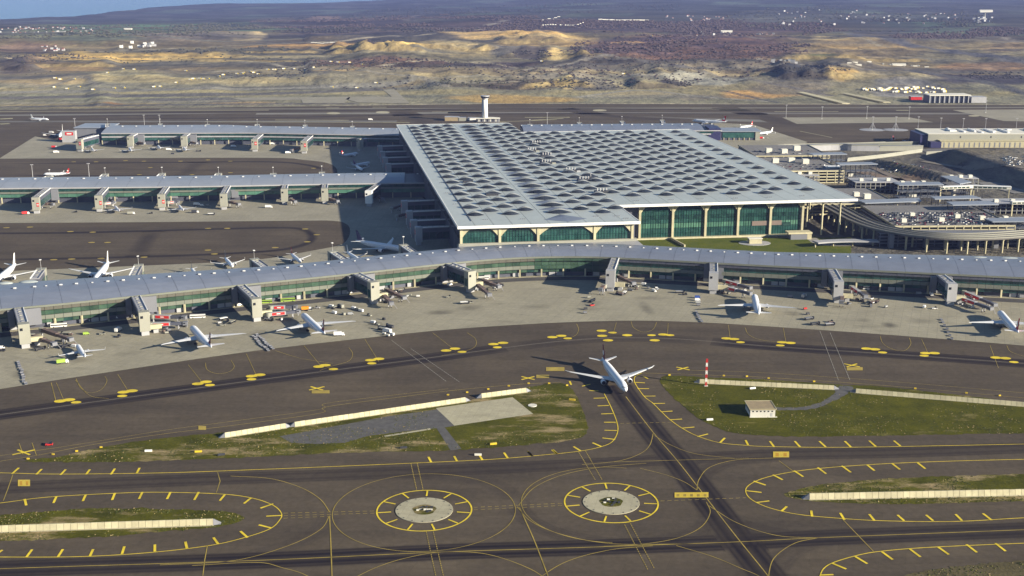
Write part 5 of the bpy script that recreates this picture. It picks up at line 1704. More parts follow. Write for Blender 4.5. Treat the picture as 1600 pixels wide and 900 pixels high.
airliner('wide', (978, 609), (941, 560), "white twin engine airliner with maroon fin taxiing alone across the dark taxiway", DKRED, group="moving airliners")
airliner('narrow', (118, 535), (136, 563), "small white airliner parked nose in beside the first near gate bridge, lime truck behind it", WHITE, emblem=False)
airliner('wide', (296, 507), (334, 547), "large white airliner with maroon fin at the second near gate, with red bridge panels", DKRED)
airliner('wide', (470, 489), (510, 524), "large white airliner with maroon fin at the third near gate, white truck under its tail", DKRED)
airliner('wide', (1178, 460), (1186, 493), "large white airliner with white fin parked nose in at the seventh near gate", WHITE, emblem=False)
airliner('wide', (1560, 486), (1592, 521), "white airliner with red fin parked at the ninth near gate, cut by the picture's edge", RED)
airliner('wide', (-12, 444), (28, 410), "white airliner behind the near pier at the picture's left edge, tail towards the taxiway loop", WHITE, emblem=False)
airliner('wide', (146, 440), (172, 407), "big white airliner behind the near pier, between its first two rear gate bridges", WHITE, emblem=False)
airliner('narrow', (366, 419), (349, 400), "small white airliner behind the near pier, just left of the third rear gate bridge", GREYL, emblem=False)
airliner('narrow', (312, 436), (297, 417), "airliner almost hidden behind the near pier, only its pale fin and tail showing", GREYL, emblem=False)
airliner('narrow', (478, 416), (447, 390), "white airliner with red fin behind the near pier, left of the fourth rear gate bridge", RED)
airliner('narrow', (565, 409), (538, 391), "white airliner half hidden behind the near pier, right of the fourth rear gate bridge", WHITE, emblem=False)
airliner('wide', (622, 388), (568, 378), "white airliner with blue and white fin standing in the hall's shadow near the hall wall", NAVY, emblem=False)
airliner('narrow', (566, 238), (527, 244), "white airliner with red fin nosing towards the hall in the upper shaded bay", RED)
airliner('narrow', (583, 253), (547, 259), "white airliner with pink fin in the upper shaded bay, nearer of the pair there", PURPLE, emblem=False)
airliner('narrow', (574, 270), (548, 254), "white and purple tailed airliner half hidden behind the middle pier in the shaded bay", PURPLE, emblem=False)
airliner('narrow', (70, 272), (107, 271), "white airliner with red fin taxiing behind the middle pier", RED, group="moving airliners")
airliner('narrow', (78, 187), (46, 185), "plain white airliner taxiing on the far taxiway, uppermost at the picture's left", WHITE, emblem=False, group="moving airliners", scale=1.1)
airliner('wide', (92, 214), (99, 203), "white airliner facing the camera beyond the farthest pier's free end", WHITE, emblem=False)
airliner('narrow', (140, 228), (150, 240), "white airliner at the first gate bridge of the farthest pier", RED, emblem=False)
airliner('narrow', (200, 228), (208, 240), "white airliner at the second gate bridge of the farthest pier", NAVY, emblem=False)
airliner('narrow', (245, 226), (252, 234), "white airliner standing between the second and third gates of the farthest pier", WHITE, emblem=False)
airliner('narrow', (285, 227), (293, 239), "white airliner at the third gate bridge of the farthest pier", DKRED, emblem=False)
airliner('narrow', (176, 319), (190, 334), "white airliner at the second gate bridge of the middle pier", RED, emblem=False)
airliner('narrow', (276, 318), (290, 333), "white airliner at the third gate bridge of the middle pier", DKRED, emblem=False)
airliner('wide', (1078, 188), (1139, 191), "long white airliner with orange red fin behind the rear pier", RED)
airliner('narrow', (1157, 199), (1175, 196), "white airliner with red fin on the small concrete apron beyond the hall, middle of three", RED)
airliner('narrow', (1184, 209), (1210, 205), "plain white airliner at the tip of the concrete apron beyond the hall", WHITE, emblem=False)
airliner('narrow', (1424, 217), (1390, 219), "orange airliner with maroon fin near the long cream cargo building", DKRED, emblem=False, bodym=ORANGEV)

# boarding bridges at the near gates
BB = [((258, 519), (297, 514), 1, 2, "lower"), ((262, 506), (294, 503), 0, 2, "upper"), ((420, 501), (468, 496), 1, 3, "lower"), ((424, 490), (464, 489), 1, 3, "upper"),
      ((52, 535), (86, 548), 0, 1, "folded short"), ((66, 525), (112, 541), 0, 1, "long brown"), ((600, 471), (612, 484), 0, 4, "lower"), ((604, 462), (632, 475), 0, 4, "upper"),
      ((746, 454), (765, 470), 0, 5, "lower"), ((752, 446), (780, 457), 0, 5, "upper"), ((944, 456), (938, 462), 0, 6, "left"), ((964, 440), (990, 452), 0, 6, "right"),
      ((1124, 456), (1172, 468), 1, 7, "lower"), ((1132, 448), (1172, 459), 1, 7, "upper"), ((1316, 471), (1314, 482), 0, 8, "lower"), ((1330, 458), (1352, 473), 1, 8, "upper"),
      ((1496, 474), (1548, 492), 1, 9, "lower"), ((1506, 466), (1554, 486), 1, 9, "upper")]
BB[0] = ((236, 517), (292, 515), 1, 2, "lower"); BB[1] = ((240, 504), (290, 506), 1, 2, "upper")
for a, b, r, g, w in BB:
    boarding_bridge(P(*a), P(*b), f"{w} {'red panelled' if r else 'brown'} boarding bridge at the {ORD[g-1]} gate bridge of the near pier", bool(r))
for (a, b), w in ((((585, 311), (598, 318)), "seventh gate of the middle pier, in the shade"), (((455, 318), (462, 322)), "fifth gate of the middle pier"), (((515, 317), (528, 321)), "sixth gate of the middle pier"), (((66, 325), (84, 326)), "first gate of the middle pier"),
                  (((164, 325), (180, 323)), "second gate of the middle pier"), (((263, 323), (280, 322)), "third gate of the middle pier"), (((359, 322), (374, 326)), "fourth gate of the middle pier"), (((134, 232), (146, 231)), "first gate of the farthest pier"),
                  (((212, 227), (226, 229)), "second gate of the farthest pier"), (((297, 227), (308, 229)), "third gate of the farthest pier"), (((392, 233), (400, 235)), "fourth gate of the farthest pier"), (((468, 236), (455, 240)), "fifth gate of the farthest pier"), (((612, 333), (626, 328)), "shaded hall wall, upper one"), (((700 - 80, 345), (640, 340)), "shaded hall wall, lower one")):
    boarding_bridge(P(*a), P(*b), f"boarding bridge standing at the {w}", w.startswith(("third gate of the mid", "second gate of the mid", "first gate of the far")))

# ------------------------------------------------------------------ ground vehicles
VM = {}


def vmesh(key, fn):
    if key not in VM:
        o = fn().build(key, WHITE)
        VM[key] = o.data
        bpy.data.objects.remove(o)
    return VM[key]


def wheels_mb(xs, w, r):
    mb = MB()
    for x in xs:
        for s in (-1, 1):
            mb.tube((x, s * w - .15, r), (x, s * w + .15, r), r, n=8)
    return mb


def vehicle(kind, loc, rz, mats, label, group=None):
    """kinds: van, truck, tug, cart, bus, loader, car"""
    cat = {"van": "van", "truck": "truck", "tug": "tug", "cart": "cart", "bus": "bus", "loader": "loader", "tanker": "truck"}[kind]
    nm = {"van": "service_van", "truck": "box_truck", "tug": "aircraft_tug", "cart": "baggage_cart", "bus": "apron_bus", "loader": "cargo_loader", "tanker": "fuel_truck"}[kind]
    t = thing(nm, label, cat, loc, rz, group)
    main = mats

    def part(name, key, fn, m):
        o = link_mesh(name, vmesh(kind + key, fn), t)
        o.material_slots[0].link = 'OBJECT'
        o.material_slots[0].material = m
    if kind == "van":
        part("body", "b", lambda: MB().hexa([(-2.6, -1, .4), (2.6, -1, .4), (2.6, 1, .4), (-2.6, 1, .4), (-2.6, -.95, 2.3), (1.5, -.95, 2.3), (1.5, .95, 2.3), (-2.6, .95, 2.3)]), main)
        part("windscreen", "w", lambda: MB().hexa([(1.55, -.85, 1.3), (2.2, -.85, 1.3), (2.2, .85, 1.3), (1.55, .85, 1.3), (1.5, -.8, 2.2), (1.66, -.8, 2.2), (1.66, .8, 2.2), (1.5, .8, 2.2)]), WINDOW)
        part("wheels", "k", lambda: wheels_mb((-1.6, 1.6), .9, .38), RUBBER)
    elif kind in ("truck", "tanker"):
        part("cab", "c", lambda: MB().hexa([(2.2, -1.2, .6), (4.6, -1.2, .6), (4.6, 1.2, .6), (2.2, 1.2, .6), (2.2, -1.2, 2.8), (4.1, -1.2, 2.8), (4.1, 1.2, 2.8), (2.2, 1.2, 2.8)]), WHITE if kind == "truck" else main)
        part("windscreen", "w", lambda: MB().hexa([(4.2, -1.1, 1.7), (4.5, -1.1, 1.7), (4.5, 1.1, 1.7), (4.2, 1.1, 1.7), (4.1, -1.1, 2.6), (4.26, -1.1, 2.6), (4.26, 1.1, 2.6), (4.1, 1.1, 2.6)]), WINDOW)
        if kind == "truck": part("cargo_box", "b", lambda: MB().box(-4.4, 2.0, -1.25, 1.25, 1.0, 3.7), main)
        else: part("tank", "b", lambda: MB().tube((-4.4, 0, 2.1), (2.0, 0, 2.1), 1.2, n=12), main)
        part("chassis", "s", lambda: MB().box(-4.3, 4.3, -1.0, 1.0, .55, .98), DARK)
        part("wheels", "k", lambda: wheels_mb((-3.2, -2.0, 3.3), 1.05, .5), RUBBER)
    elif kind == "tug":
        part("body", "b", lambda: MB().box(-2.2, 2.2, -1.2, 1.2, .35, 1.15), main)
        part("cab", "c", lambda: MB().hexa([(.3, -1, 1.15), (1.9, -1, 1.15), (1.9, 1, 1.15), (.3, 1, 1.15), (.4, -.9, 2.2), (1.6, -.9, 2.2), (1.6, .9, 2.2), (.4, .9, 2.2)]), WINDOW)
        part("wheels", "k", lambda: wheels_mb((-1.4, 1.4), 1.05, .45), RUBBER)
    elif kind == "cart":
        part("bed", "b", lambda: MB().box(-1.7, 1.7, -.85, .85, .45, .62), DARK)
        part("container", "c", lambda: MB().box(-1.5, 1.5, -.75, .75, .64, 1.9), main)
        part("wheels", "k", lambda: wheels_mb((-1.2, 1.2), .75, .25), RUBBER)
    elif kind == "bus":
        part("body", "b", lambda: MB().box(-6.5, 6.5, -1.45, 1.45, .35, 3.1), main)
        part("windows", "w", lambda: MB().box(-6.2, 6.55, -1.5, 1.5, 1.5, 2.5), WINDOW)
        part("wheels", "k", lambda: wheels_mb((-4, 4), 1.32, .5), RUBBER)
    elif kind == "loader":
        part("platform", "b", lambda: MB().box(-4, 3, -1.4, 1.4, 1.9, 2.3), main)
        part("lift_frame", "f", lambda: MB().box(-3.8, -3.4, -1.2, 1.2, .5, 1.9).box(2.2, 2.6, -1.2, 1.2, .5, 1.9).box(-4, 4.4, -1.1, 1.1, .4, .8), DARK)
        part("cab", "c", lambda: MB().box(3.1, 4.4, -1.3, 0.2, .8, 2.9), WINDOW)
        part("wheels", "k", lambda: wheels_mb((-3, 3), 1.1, .45), RUBBER)
    return t


# (kind, px, heading deg, material, label)
VEH = [
    ("bus", (92, 511), 12, WHITE, "long white bus parked at the near pier wall beside the first gate"), ("truck", (132, 503), 15, CREAM, "cream box truck at the pier wall left of the second gate bridge"), ("truck", (144, 502), 15, WHITE, "white box truck next to the cream truck at the pier wall"),
    ("van", (160, 500), 12, SILVER, "silver van in the shade left of the second gate bridge"), ("van", (180, 498), 12, WHITE, "white van in the shade just left of the second gate tower"), ("van", (135, 523), 20, LIME, "lime green van crossing the apron in front of the first near gate"),
    ("tug", (160, 523), 10, CREAM, "small cream tug east of the lime van on the apron"), ("truck", (185, 518), 80, WHITE, "white truck standing alone with a long shadow on the left apron"), ("tug", (185, 527), 80, DARK, "dark tug below the lone white truck on the left apron"),
    ("truck", (98, 568), 25, LIME, "lime green truck parked behind the small airliner's tail"), ("bus", (309, 497), 8, WHITE, "white bus on the apron right of the second near gate airliner"), ("van", (2, 545), 0, WHITE, "white van at the left edge of the near apron"), ("tug", (4, 549), 0, DARK, "dark tug below the white van at the apron's left edge"),
    ("loader", (350, 500), 40, WHITE, "white cargo loader in the crowd of gear left of the third near gate"), ("cart", (343, 506), 30, GREYL, "grey cart at the front of the gear crowd left of the third near gate"), ("tug", (356, 503), 100, DARK, "dark tug in the gear crowd left of the third near gate"),
    ("loader", (363, 505), 70, CREAM, "cream loader at the right of the gear crowd left of the third near gate"), ("tug", (348, 509), 10, CREAM, "cream tug at the foot of the gear crowd left of the third near gate"), ("van", (374, 478), 50, WHITE, "white van lit in the gap beneath the third near gate bridge"),
    ("bus", (450, 471), 14, LIME, "lime green bus on the road along the near pier, right of the third gate"), ("bus", (414, 474), 10, LIME, "lime green bus half hidden behind the third near gate tower"), ("truck", (246, 488), 10, WHITE, "white truck at the pier wall just right of the second gate tower"), ("truck", (256, 487), 10, CREAM, "cream truck second right of the second gate tower"),
    ("truck", (479, 485), 10, ORANGEV, "orange truck at the nose of the third gate airliner"), ("tug", (485, 486), 10, CREAM, "cream tug next to the orange truck at the airliner's nose"), ("truck", (530, 525), 5, WHITE, "white truck behind the tail of the third gate airliner"),
    ("tug", (496, 482), 170, GREYL, "grey tug west of the white vehicle group on the centre apron"), ("van", (517, 480), 150, WHITE, "white van at the left of the centre apron vehicle group"), ("loader", (524, 482), 60, CREAM, "cream loader in the centre apron vehicle group"), ("truck", (533, 481), 120, CREAM, "cream truck in the middle of the centre apron vehicle group"),
    ("van", (522, 490), 140, WHITE, "white van at the front of the centre apron vehicle group"), ("van", (537, 492), 120, CREAM, "cream van in front of the cream truck in the centre group"), ("van", (548, 492), 10, SILVER, "silver van right of the front vans in the centre group"), ("van", (552, 483), 140, WHITE, "white van first of the curved row beside the fourth gate tower"),
    ("van", (558, 485), 140, CREAM, "cream van second of the curved row beside the fourth gate tower"), ("van", (564, 487), 140, WHITE, "white van last of the curved row beside the fourth gate tower"), ("tug", (577, 494), 150, CREAM, "cream tug below the fourth gate's boarding bridges"), ("van", (582, 505), 150, WHITE, "big white van on the apron below the fourth gate"),
    ("tug", (589, 508), 150, CREAM, "cream tug tailing the big white van below the fourth gate"), ("loader", (597, 516), 150, CREAM, "cream loader heading the lower equipment group below the fourth gate"), ("truck", (605, 520), 140, WHITE, "white truck in the lower equipment group below the fourth gate"), ("van", (612, 524), 140, WHITE, "white van at the tail of the lower equipment group"),
    ("cart", (600, 523), 150, PALE, "pale cart left in the lower equipment group below the fourth gate"), ("cart", (606, 526), 150, PALE, "pale cart at the bottom of the lower equipment group"), ("loader", (609, 512), 140, DARK, "dark loader at the top of the lower equipment group"), ("cart", (600, 500), 140, DARK, "dark cart right of the cream tug below the fourth gate"),
    ("tug", (701, 465), 10, CREAM, "cream tug alone left of the fifth near gate tower"), ("loader", (726, 475), 10, WHITE, "white loader at the foot of the fifth near gate tower"), ("tug", (735, 474), 10, CREAM, "cream tug right of the white loader at the fifth gate"), ("bus", (753, 437), 8, WHITE, "white bus along the pier right of the fifth gate tower"),
    ("van", (546, 459), 40, WHITE, "white van lit in the gap beneath the fourth near gate bridge"), ("van", (703, 446), 40, WHITE, "white van lit in the gap beneath the fifth near gate bridge"), ("van", (687, 445), 20, SILVER, "silver van in the shade left of the fifth gate bridge"), ("van", (610, 460), 20, CREAM, "cream van on the road right of the fourth near gate"), ("van", (617, 459), 20, WHITE, "white van on the road right of the fourth near gate"),
    ("truck", (980, 432), 0, WHITE, "white flat truck at the pier wall right of the sixth gate"), ("truck", (1010, 432), 80, WHITE, "white truck with crane at the pier wall, second right of the sixth gate"), ("loader", (925, 472), 60, DARK, "dark loader on the apron below the sixth near gate"), ("tug", (925, 478), 30, RED, "red tug below the sixth near gate"), ("cart", (915, 484), 10, DARK, "dark cart left of the red tug below the sixth gate"),
    ("cart", (914, 490), 10, GREYP, "grey cart at the bottom of the gear below the sixth gate"), ("cart", (920, 466), 10, CREAM, "cream cart at the top of the gear below the sixth gate"), ("loader", (1062, 458), 0, SILVER, "silver loader in the shadow left of the seventh gate"), ("tug", (1070, 461), 0, DARK, "dark tug in the shadow left of the seventh gate"),
    ("van", (1090, 466), 0, BLUE, "blue van topmost of the column left of the seventh gate airliner"), ("van", (1090, 470), 0, WHITE, "white van in the column left of the seventh gate airliner"), ("van", (1091, 474), 0, SILVER, "silver van in the column left of the seventh gate airliner"), ("cart", (1091, 478), 0, GREYP, "grey cart lowest of the column left of the seventh gate airliner"),
    ("van", (1163, 456), 0, WHITE, "white van at the nose of the seventh gate airliner"), ("bus", (1347, 452), -12, WHITE, "white bus on the road right of the eighth near gate"), ("truck", (1337, 450), 80, CREAM, "cream truck beside the white bus right of the eighth gate"), ("van", (1444, 481), 60, WHITE, "white van in the open left of the ninth near gate"), ("tug", (1460, 483), 0, WHITE, "small white tug left of the ninth near gate"),
    ("truck", (1455, 462), 80, WHITE, "white truck lit beneath the ninth near gate bridge"), ("van", (1436, 460), 0, SILVER, "silver van in the shade left of the ninth gate bridge"), ("truck", (1256, 465), 60, SILVER, "silver truck in the shade left of the eighth near gate"), ("van", (1235, 465), 0, GREYP, "grey van in the shade left of the silver truck"), ("cart", (1258, 484), 20, RED, "red cart first of the gear below the eighth gate"),
    ("cart", (1262, 492), 20, DARK, "dark cart second of the gear below the eighth gate"), ("loader", (1264, 500), 20, GREYP, "grey loader third of the gear below the eighth gate"), ("loader", (1273, 508), 20, DARK, "dark loader last of the gear below the eighth gate"), ("tug", (1298, 504), 10, BROWN, "brown tug on the apron below the eighth gate's boarding bridge"), ("loader", (1296, 509), 10, GREYL, "light grey loader beside the brown tug"),
    ("tug", (77, 696), 10, RED, "red and white tug alone on the wide dark taxiway at lower left"), ("truck", (579, 188), 0, WHITE, "white box truck on the far taxiway left of the hall roof"), ("truck", (40, 335), 30, RED, "red truck on the apron in front of the middle pier's first gate"), ("tug", (118, 332), 0, DARK, "dark tug on the apron between the first two middle pier gates"),
    ("loader", (330, 336), 10, WHITE, "white loader left of the fourth middle pier gate"), ("tug", (236, 334), 10, DARK, "dark tug left of the third middle pier gate"), ("truck", (205, 335), 10, CREAM, "cream truck right of the second gate airliner at the middle pier"), ("truck", (305, 333), 10, DARK, "dark truck right of the third gate airliner at the middle pier"),
    ("truck", (308, 321), 0, WHITE, "white truck in the row of vehicles near the middle pier's fourth gate"), ("van", (316, 322), 0, WHITE, "white van in the row near the middle pier's fourth gate"), ("van", (325, 322), 0, CREAM, "cream van ending the row near the middle pier's fourth gate"),
    ("truck", (420, 325), 0, WHITE, "white truck left of the fifth middle pier gate"), ("truck", (264, 235), 5, WHITE, "white truck between the second and third far gates"), ("van", (270, 241), 5, DARK, "dark van between the second and third far gates"), ("truck", (450, 240), 20, WHITE, "white loader truck left of the fifth far gate"), ("loader", (310, 237), 0, DARK, "dark loader right of the third far gate"),
    ("truck", (88, 239), 20, WHITE, "white truck on the far apron left of the signed gate"), ("truck", (85, 231), 5, RED, "red truck on the far apron left of the signed gate"), ("truck", (95, 219), 5, RED, "red truck beneath the free standing sign block"), ("truck", (105, 220), 5, WHITE, "white truck with red nose beneath the free standing sign block"),
    ("van", (70, 212), 5, WHITE, "white van at the corner of the far apron"), ("truck", (80, 208), 5, GREYL, "grey truck at the corner of the far apron"), ("truck", (1190, 217), 0, RED, "red truck on the concrete apron beyond the hall"), ("van", (1200, 217), 0, CREAM, "cream van right of the red truck beyond the hall"),
    ("truck", (425, 226), 0, WHITE, "white truck in front of the farthest pier, right of its fourth gate"), ("truck", (365, 230), 0, WHITE, "white truck left of the farthest pier's fourth gate"),
]
for kd, px, hd, m, lb in VEH:
    p = P(*px)
    ok_z = 0.16 if px[1] > 100 else 0.1
    sc_ = 1.0
    v = vehicle(kd, (p.x, p.y, ok_z), math.radians(hd), m, lb, "ground vehicles on the aprons")
# loose gear round the stands
rg_ = random.Random(21)
for gi, (t_, L_g, _) in enumerate(near_gates):
    for q in range(13):
        x, y = L_g + rg_.uniform(-34, 12), rg_.uniform(9, 44)
        if gi in (1, 2, 6, 8) and x > L_g - 12 and 20 < y: continue
        p = loc_of(t_, x, y)
        kd = rg_.choice(("cart", "cart", "tug", "van", "cart", "loader"))
        m, mn = rg_.choice(((DARK, "dark"), (GREYP, "grey"), (CREAM, "cream"), (SILVER, "silver"), (WHITE, "white"), (BROWN, "brown")))
        lb = f"{mn} {dict(cart='baggage cart', tug='tug', van='van', loader='loader')[kd]} in the loose gear right of the {ORD[gi]} near gate tower"
        vehicle(kd, (p.x, p.y, .16), rg_.uniform(0, 6.28), m, lb, lb)
# train of dark baggage dollies between stands
dolly_me = MB().box(-1.9, 1.9, -1.1, 1.1, .35, .75).box(-1.9, -1.6, -1.1, 1.1, .75, 1.3).build("dolly", GREYP).data
bpy.data.objects.remove(bpy.data.objects["dolly"])
DROWS = [((30, 567), (40, 600), 10, "row of empty dollies at the left of the near apron, below the first gate"), ((402, 524), (425, 545), 11, "right row of empty dollies left of the third gate airliner's wing"), ((396, 527), (418, 548), 11, "left row of empty grey dollies left of the third gate airliner's wing"),
         ((1089, 489), (1096, 503), 6, "short row of empty dollies in front of the seventh gate"), ((1470, 500), (1488, 530), 7, "scattered dollies left of the ninth gate airliner")]
for a, b, n, lb in DROWS:
    pa, pb = P(*a), P(*b)
    dd = (pb - pa).normalized()
    for q in range(n):
        p = pa.lerp(pb, q / (n - 1)) + Vector((random.uniform(-.8, .8), random.uniform(-1, 1), 0))
        o = link_mesh("baggage_dolly", dolly_me, None, (p.x, p.y, .08), math.atan2(dd.y, dd.x) + random.uniform(-.2, .2))
        put(o, lb, "dolly", lb)

# ------------------------------------------------------------------ foreground structures
def barrier(a, b, label, depth=3.4, h=3.0, step=3.6, ends=(1, 1)):
    pa, pb = P(*a), P(*b)
    d = pb - pa
    L = d.length
    rz = math.atan2(d.y, d.x)
    t = thing("blast_barrier", label, "barrier", (pa.x, pa.y, 0.08), rz, "cream concrete blast barriers")
    n = max(2, int(L / step))
    st = L / n
    sec = [(0, 0), (.5, h * .82), (.95, h), (1.5, h), (depth, 0)]
    me = None
    for q in range(n):
        if me is None:
            mb = MB().loft([[(0.09, -y, z) for y, z in ((0, 0), (-.9, h), (-1.5, h), (-depth, 0))], [(st - .09, -y, z) for y, z in ((0, 0), (-.9, h), (-1.5, h), (-depth, 0))]])
            o = mb.build("barrier_panel", CREAM2, t)
            me = o.data
        else:
            o = link_mesh("barrier_panel", me, t)
        o.location = (q * st, random.uniform(-.04, .04), random.uniform(-.03, .03))
    for e, x0, sgn in ((ends[0], 0, -1), (ends[1], L, 1)):
        if e:
            MB().hexa([(x0 + sgn * .05, 0, 0), (x0 + sgn * 4.0, 0.6, 0), (x0 + sgn * 4.0, depth - .3, 0), (x0 + sgn * .05, depth, 0), (x0 + sgn * .05, .9, h * .97), (x0 + sgn * 3.2, 1.2, .35), (x0 + sgn * 3.2, 1.6, .35), (x0 + sgn * .05, 1.5, h * .97)]).build("shaded_end_ramp", GREYP, t)  # grey instead of cream: the shadow on the barrier's end is in the colour
    MB().box(-.5, L + .5, -.9, -.02, 0, .16).build("footing", PAD, t)
    return t


barrier((352, 684), (447, 669), "short cream blast barrier, leftmost on the upper left grass island")
barrier((461, 667), (728, 628), "long cream blast barrier in the middle of the upper left grass island")
barrier((753, 622), (823, 613), "short cream blast barrier beside the concrete pad and taxiing airliner")
barrier((-160, 837), (333, 821), "long cream blast barrier on the lower left grass island", h=3.4, depth=3.8)
barrier((1093, 599), (1303, 609), "cream blast barrier running from the striped mast to the service path", h=2.8)
barrier((1337, 614), (1720, 645), "cream blast barrier right of the service path, running off the picture", h=2.8)
barrier((1265, 781), (1760, 771), "long cream blast barrier on the lower right grass island", h=3.4, depth=3.8)

# red and white mast
p = P(1103, 603)
mast = thing("striped_mast", "red and white banded lattice mast on the grass beside the barrier end", "mast", tuple(p + Vector((0, 0, .1))))
for q in range(7):
    z0, z1 = q * 2.95, (q + 1) * 2.95 - .04
    mb = MB()
    for sx, sy in ((-1, -1), (1, -1), (1, 1), (-1, 1)):
        mb.box(sx * .5 - .15, sx * .5 + .15, sy * .5 - .15, sy * .5 + .15, z0, z1)
    for s in (-1, 1):
        mb.tube((-.5, s * .5, z0), (.5, s * .5, z1), .1, n=4).tube((.5, s * .5, z0), (-.5, s * .5, z1), .1, n=4)
        mb.tube((s * .5, -.5, z0), (s * .5, .5, z1), .1, n=4).tube((s * .5, .5, z0), (s * .5, -.5, z1), .1, n=4)
    mb.box(-.55, .55, -.55, .55, z1 - .3, z1)
    mb.build("mast_band", RED if q % 2 == 0 else WHITE, mast)
MB().box(-1.3, 1.3, -1.3, 1.3, 0, .3).build("mast_base", PALE, mast)

# utility building on the right island
c0 = P(1172, 651.5)
ub = thing("utility_building", "small white flat roofed building on the grass island, tan roof, long shadow", "building", (c0.x, c0.y, .1), 0.02)
W_, D_, H_ = 17.0, 15.5, 5.6
MB().box(0, W_, 0, D_, 0, H_ - .5).build("wall", simple("white_render", (0.50, 0.485, 0.44), .8, .08, .3), ub)
MB().box(-.7, W_ + .7, -.7, D_ + .7, H_ - .5, H_).build("roof", TAN_R, ub)
rim = MB()
for x0, x1, y0, y1 in ((-.8, W_ + .8, -.8, -.4), (-.8, W_ + .8, D_ + .4, D_ + .8), (-.8, -.4, -.4, D_ + .4), (W_ + .4, W_ + .8, -.4, D_ + .4)): rim.box(x0, x1, y0, y1, H_, H_ + .25)
rim.build("roof_rim", CREAM2, ub)
for q in range(6):
    MB().box(1.4 + q * 2.6, 2.5 + q * 2.6, -.14, -.01, 3.5, 4.3).build("vent_opening", WINDOW, ub)
MB().box(13.6, 15.2, -.1, -.02, .1, 2.6).build("door", GREYL, ub)
MB().box(-.5, W_ + 1.2, -1.6, -.15, 0, .15).build("plinth", PALE, ub)
for q in range(5):
    MB().box(-.12, 0 - .01, 2 + q * 2.6, 3.2 + q * 2.6, 2.6, 4.0).build("window", WINDOW, ub)

# small things on the grass
rs_ = random.Random(5)
for i, (u_, v_, l) in enumerate([(232, 706, "white"), (310, 707, "yellow"), (631, 701, "black"), (771, 695, "yellow"), (1109, 657, "white"), (1176, 608, "white"), (894, 626, "yellow"), (747, 712, "pale"), (346, 712, "dark")]):
    p = P(u_, v_)
    m = {"white": WHITE, "yellow": YELLOWV, "black": DARK, "pale": PALE, "dark": DARK}[l]
    t = thing("taxiway_sign", f"{l} ground box " + ["near the left tip of the upper left grass island", "on the lower edge of the upper left island", "on the grass below the gravel patch", "on the grass below the concrete pad", "on the bend of the right grass island", "on the right island near the striped mast", "on the grass just left of the taxiing airliner's path", "at the pavement edge left of the lower turning pads", "at the lower edge of the left island near its tip"][i], "ground box", tuple(p + Vector((0, 0, .1))), rs_.uniform(-.3, .3), "small boxes and signs on the grass islands")
    MB().box(-2.2, 2.2, -.5, .5, .15, 1.3).build("sign_box", m, t)
    MB().box(-1.8, -1.5, -.3, .3, 0, .15).box(1.5, 1.8, -.3, .3, 0, .15).build("sign_feet", DARK, t)
lt = [(158, 700), (120, 706), (83, 711), (44, 718), (700, 618), (730, 614), (763, 609), (795, 604), (826, 600), (858, 600), (886, 603), (1046, 587), (1131, 588), (1167, 589), (1201, 592), (1272, 597), (1430, 608), (1510, 615), (1562, 619)]
lme = MB().box(-.8, .8, -.25, .25, 0.05, 1.0).build("edge_marker_board", YELLOWV).data
bpy.data.objects.remove(bpy.data.objects["edge_marker_board"])
for u_, v_ in lt:
    p = P(u_, v_)
    o = link_mesh("edge_marker_board", lme, None, (p.x, p.y, .1), rs_.uniform(-.2, .2))
    put(o, "small yellow marker board on the taxiway edge beside a grass island", "marker", "yellow marker boards along the taxiway edge")

# small buildings in front of the hall
p = P(1179, 380)
t = thing("lawn_kiosk", "small cream plant room with flat roof on its round pad on the terminal lawn", "kiosk", tuple(p), .1)
MB().box(-7, 7, -4, 4, 0.1, 5.5).build("wall", CREAM2, t)
MB().box(-7.8, 7.8, -4.8, 4.8, 5.5, 6.3).build("roof", PALE, t)
MB().prism([(18 * math.cos(q * math.pi / 10), 13 * math.sin(q * math.pi / 10)) for q in range(20)], 0.05, 0.4).build("pad", GREYL, t)
p = P(1248, 373)
t = thing("lawn_kiosk", "dark sided entrance block with cream roof at the hall's front corner", "kiosk", tuple(p), .1)
MB().box(-11, 8, -5, 6, 0.1, 6.5).build("wall", GREYP, t)
MB().box(8, 13, -5, 6, 0.1, 6.5).build("stair_wall", CREAM2, t)
MB().box(-14, 13.5, -5.6, 7, 6.5, 8.3).build("roof", CREAM2, t)
a, b = P(1048, 374), P(1070, 386)
t = thing("garden_wall", "low cream wall slanting across the terminal lawn from the second hall column", "wall", tuple(a), math.atan2((b - a).y, (b - a).x))
MB().box(0, (b - a).length, -.8, .8, 0.1, 2.6).build("wall_face", CREAM2, t)


# ------------------------------------------------------------------ control tower
p = P(758, 190)
ct = thing("control_tower", "slim white control tower with dark cab standing beyond the hall roof", "control tower", tuple(p))
MB().loft([ring_at(0, 1, 0, 3)] * 2) if False else None
MB().tube((0, 0, 0), (0, 0, 44), 5.6, 5.0, 24).build("shaft", WHITE, ct, True)
MB().tube((0, 0, 44), (0, 0, 47), 5.0, 7.6, 24).build("corbel", GREYL, ct, True)
MB().tube((0, 0, 47.02), (0, 0, 50), 7.9, 8.8, 24).build("cab_glass", WINDOW, ct)
MB().tube((0, 0, 50.02), (0, 0, 51.4), 9.3, 8.8, 24).build("cab_roof", GREYL, ct)
MB().tube((0, 0, 51.42), (0, 0, 57), .3, .1, 6).build("aerial", DARK, ct)
MB().box(-6.2, -4.6, -2.2, 2.2, 0, 43).build("lift_shaft", GREYL, ct)
t = thing("tower_annex", "low curved white roofed annex round the foot of the control tower", "annex", tuple(p + Vector((6, -4, 0))))
pts = [(24 * math.cos(a), 12 * math.sin(a) + 4) for a in [math.pi * q / 14 for q in range(15)]]
MB().prism([(x * .95, y * .95) for x, y in pts] + [(-21, -4), (21, -4)], .05, 6.5).build("wall", GREYP, t)
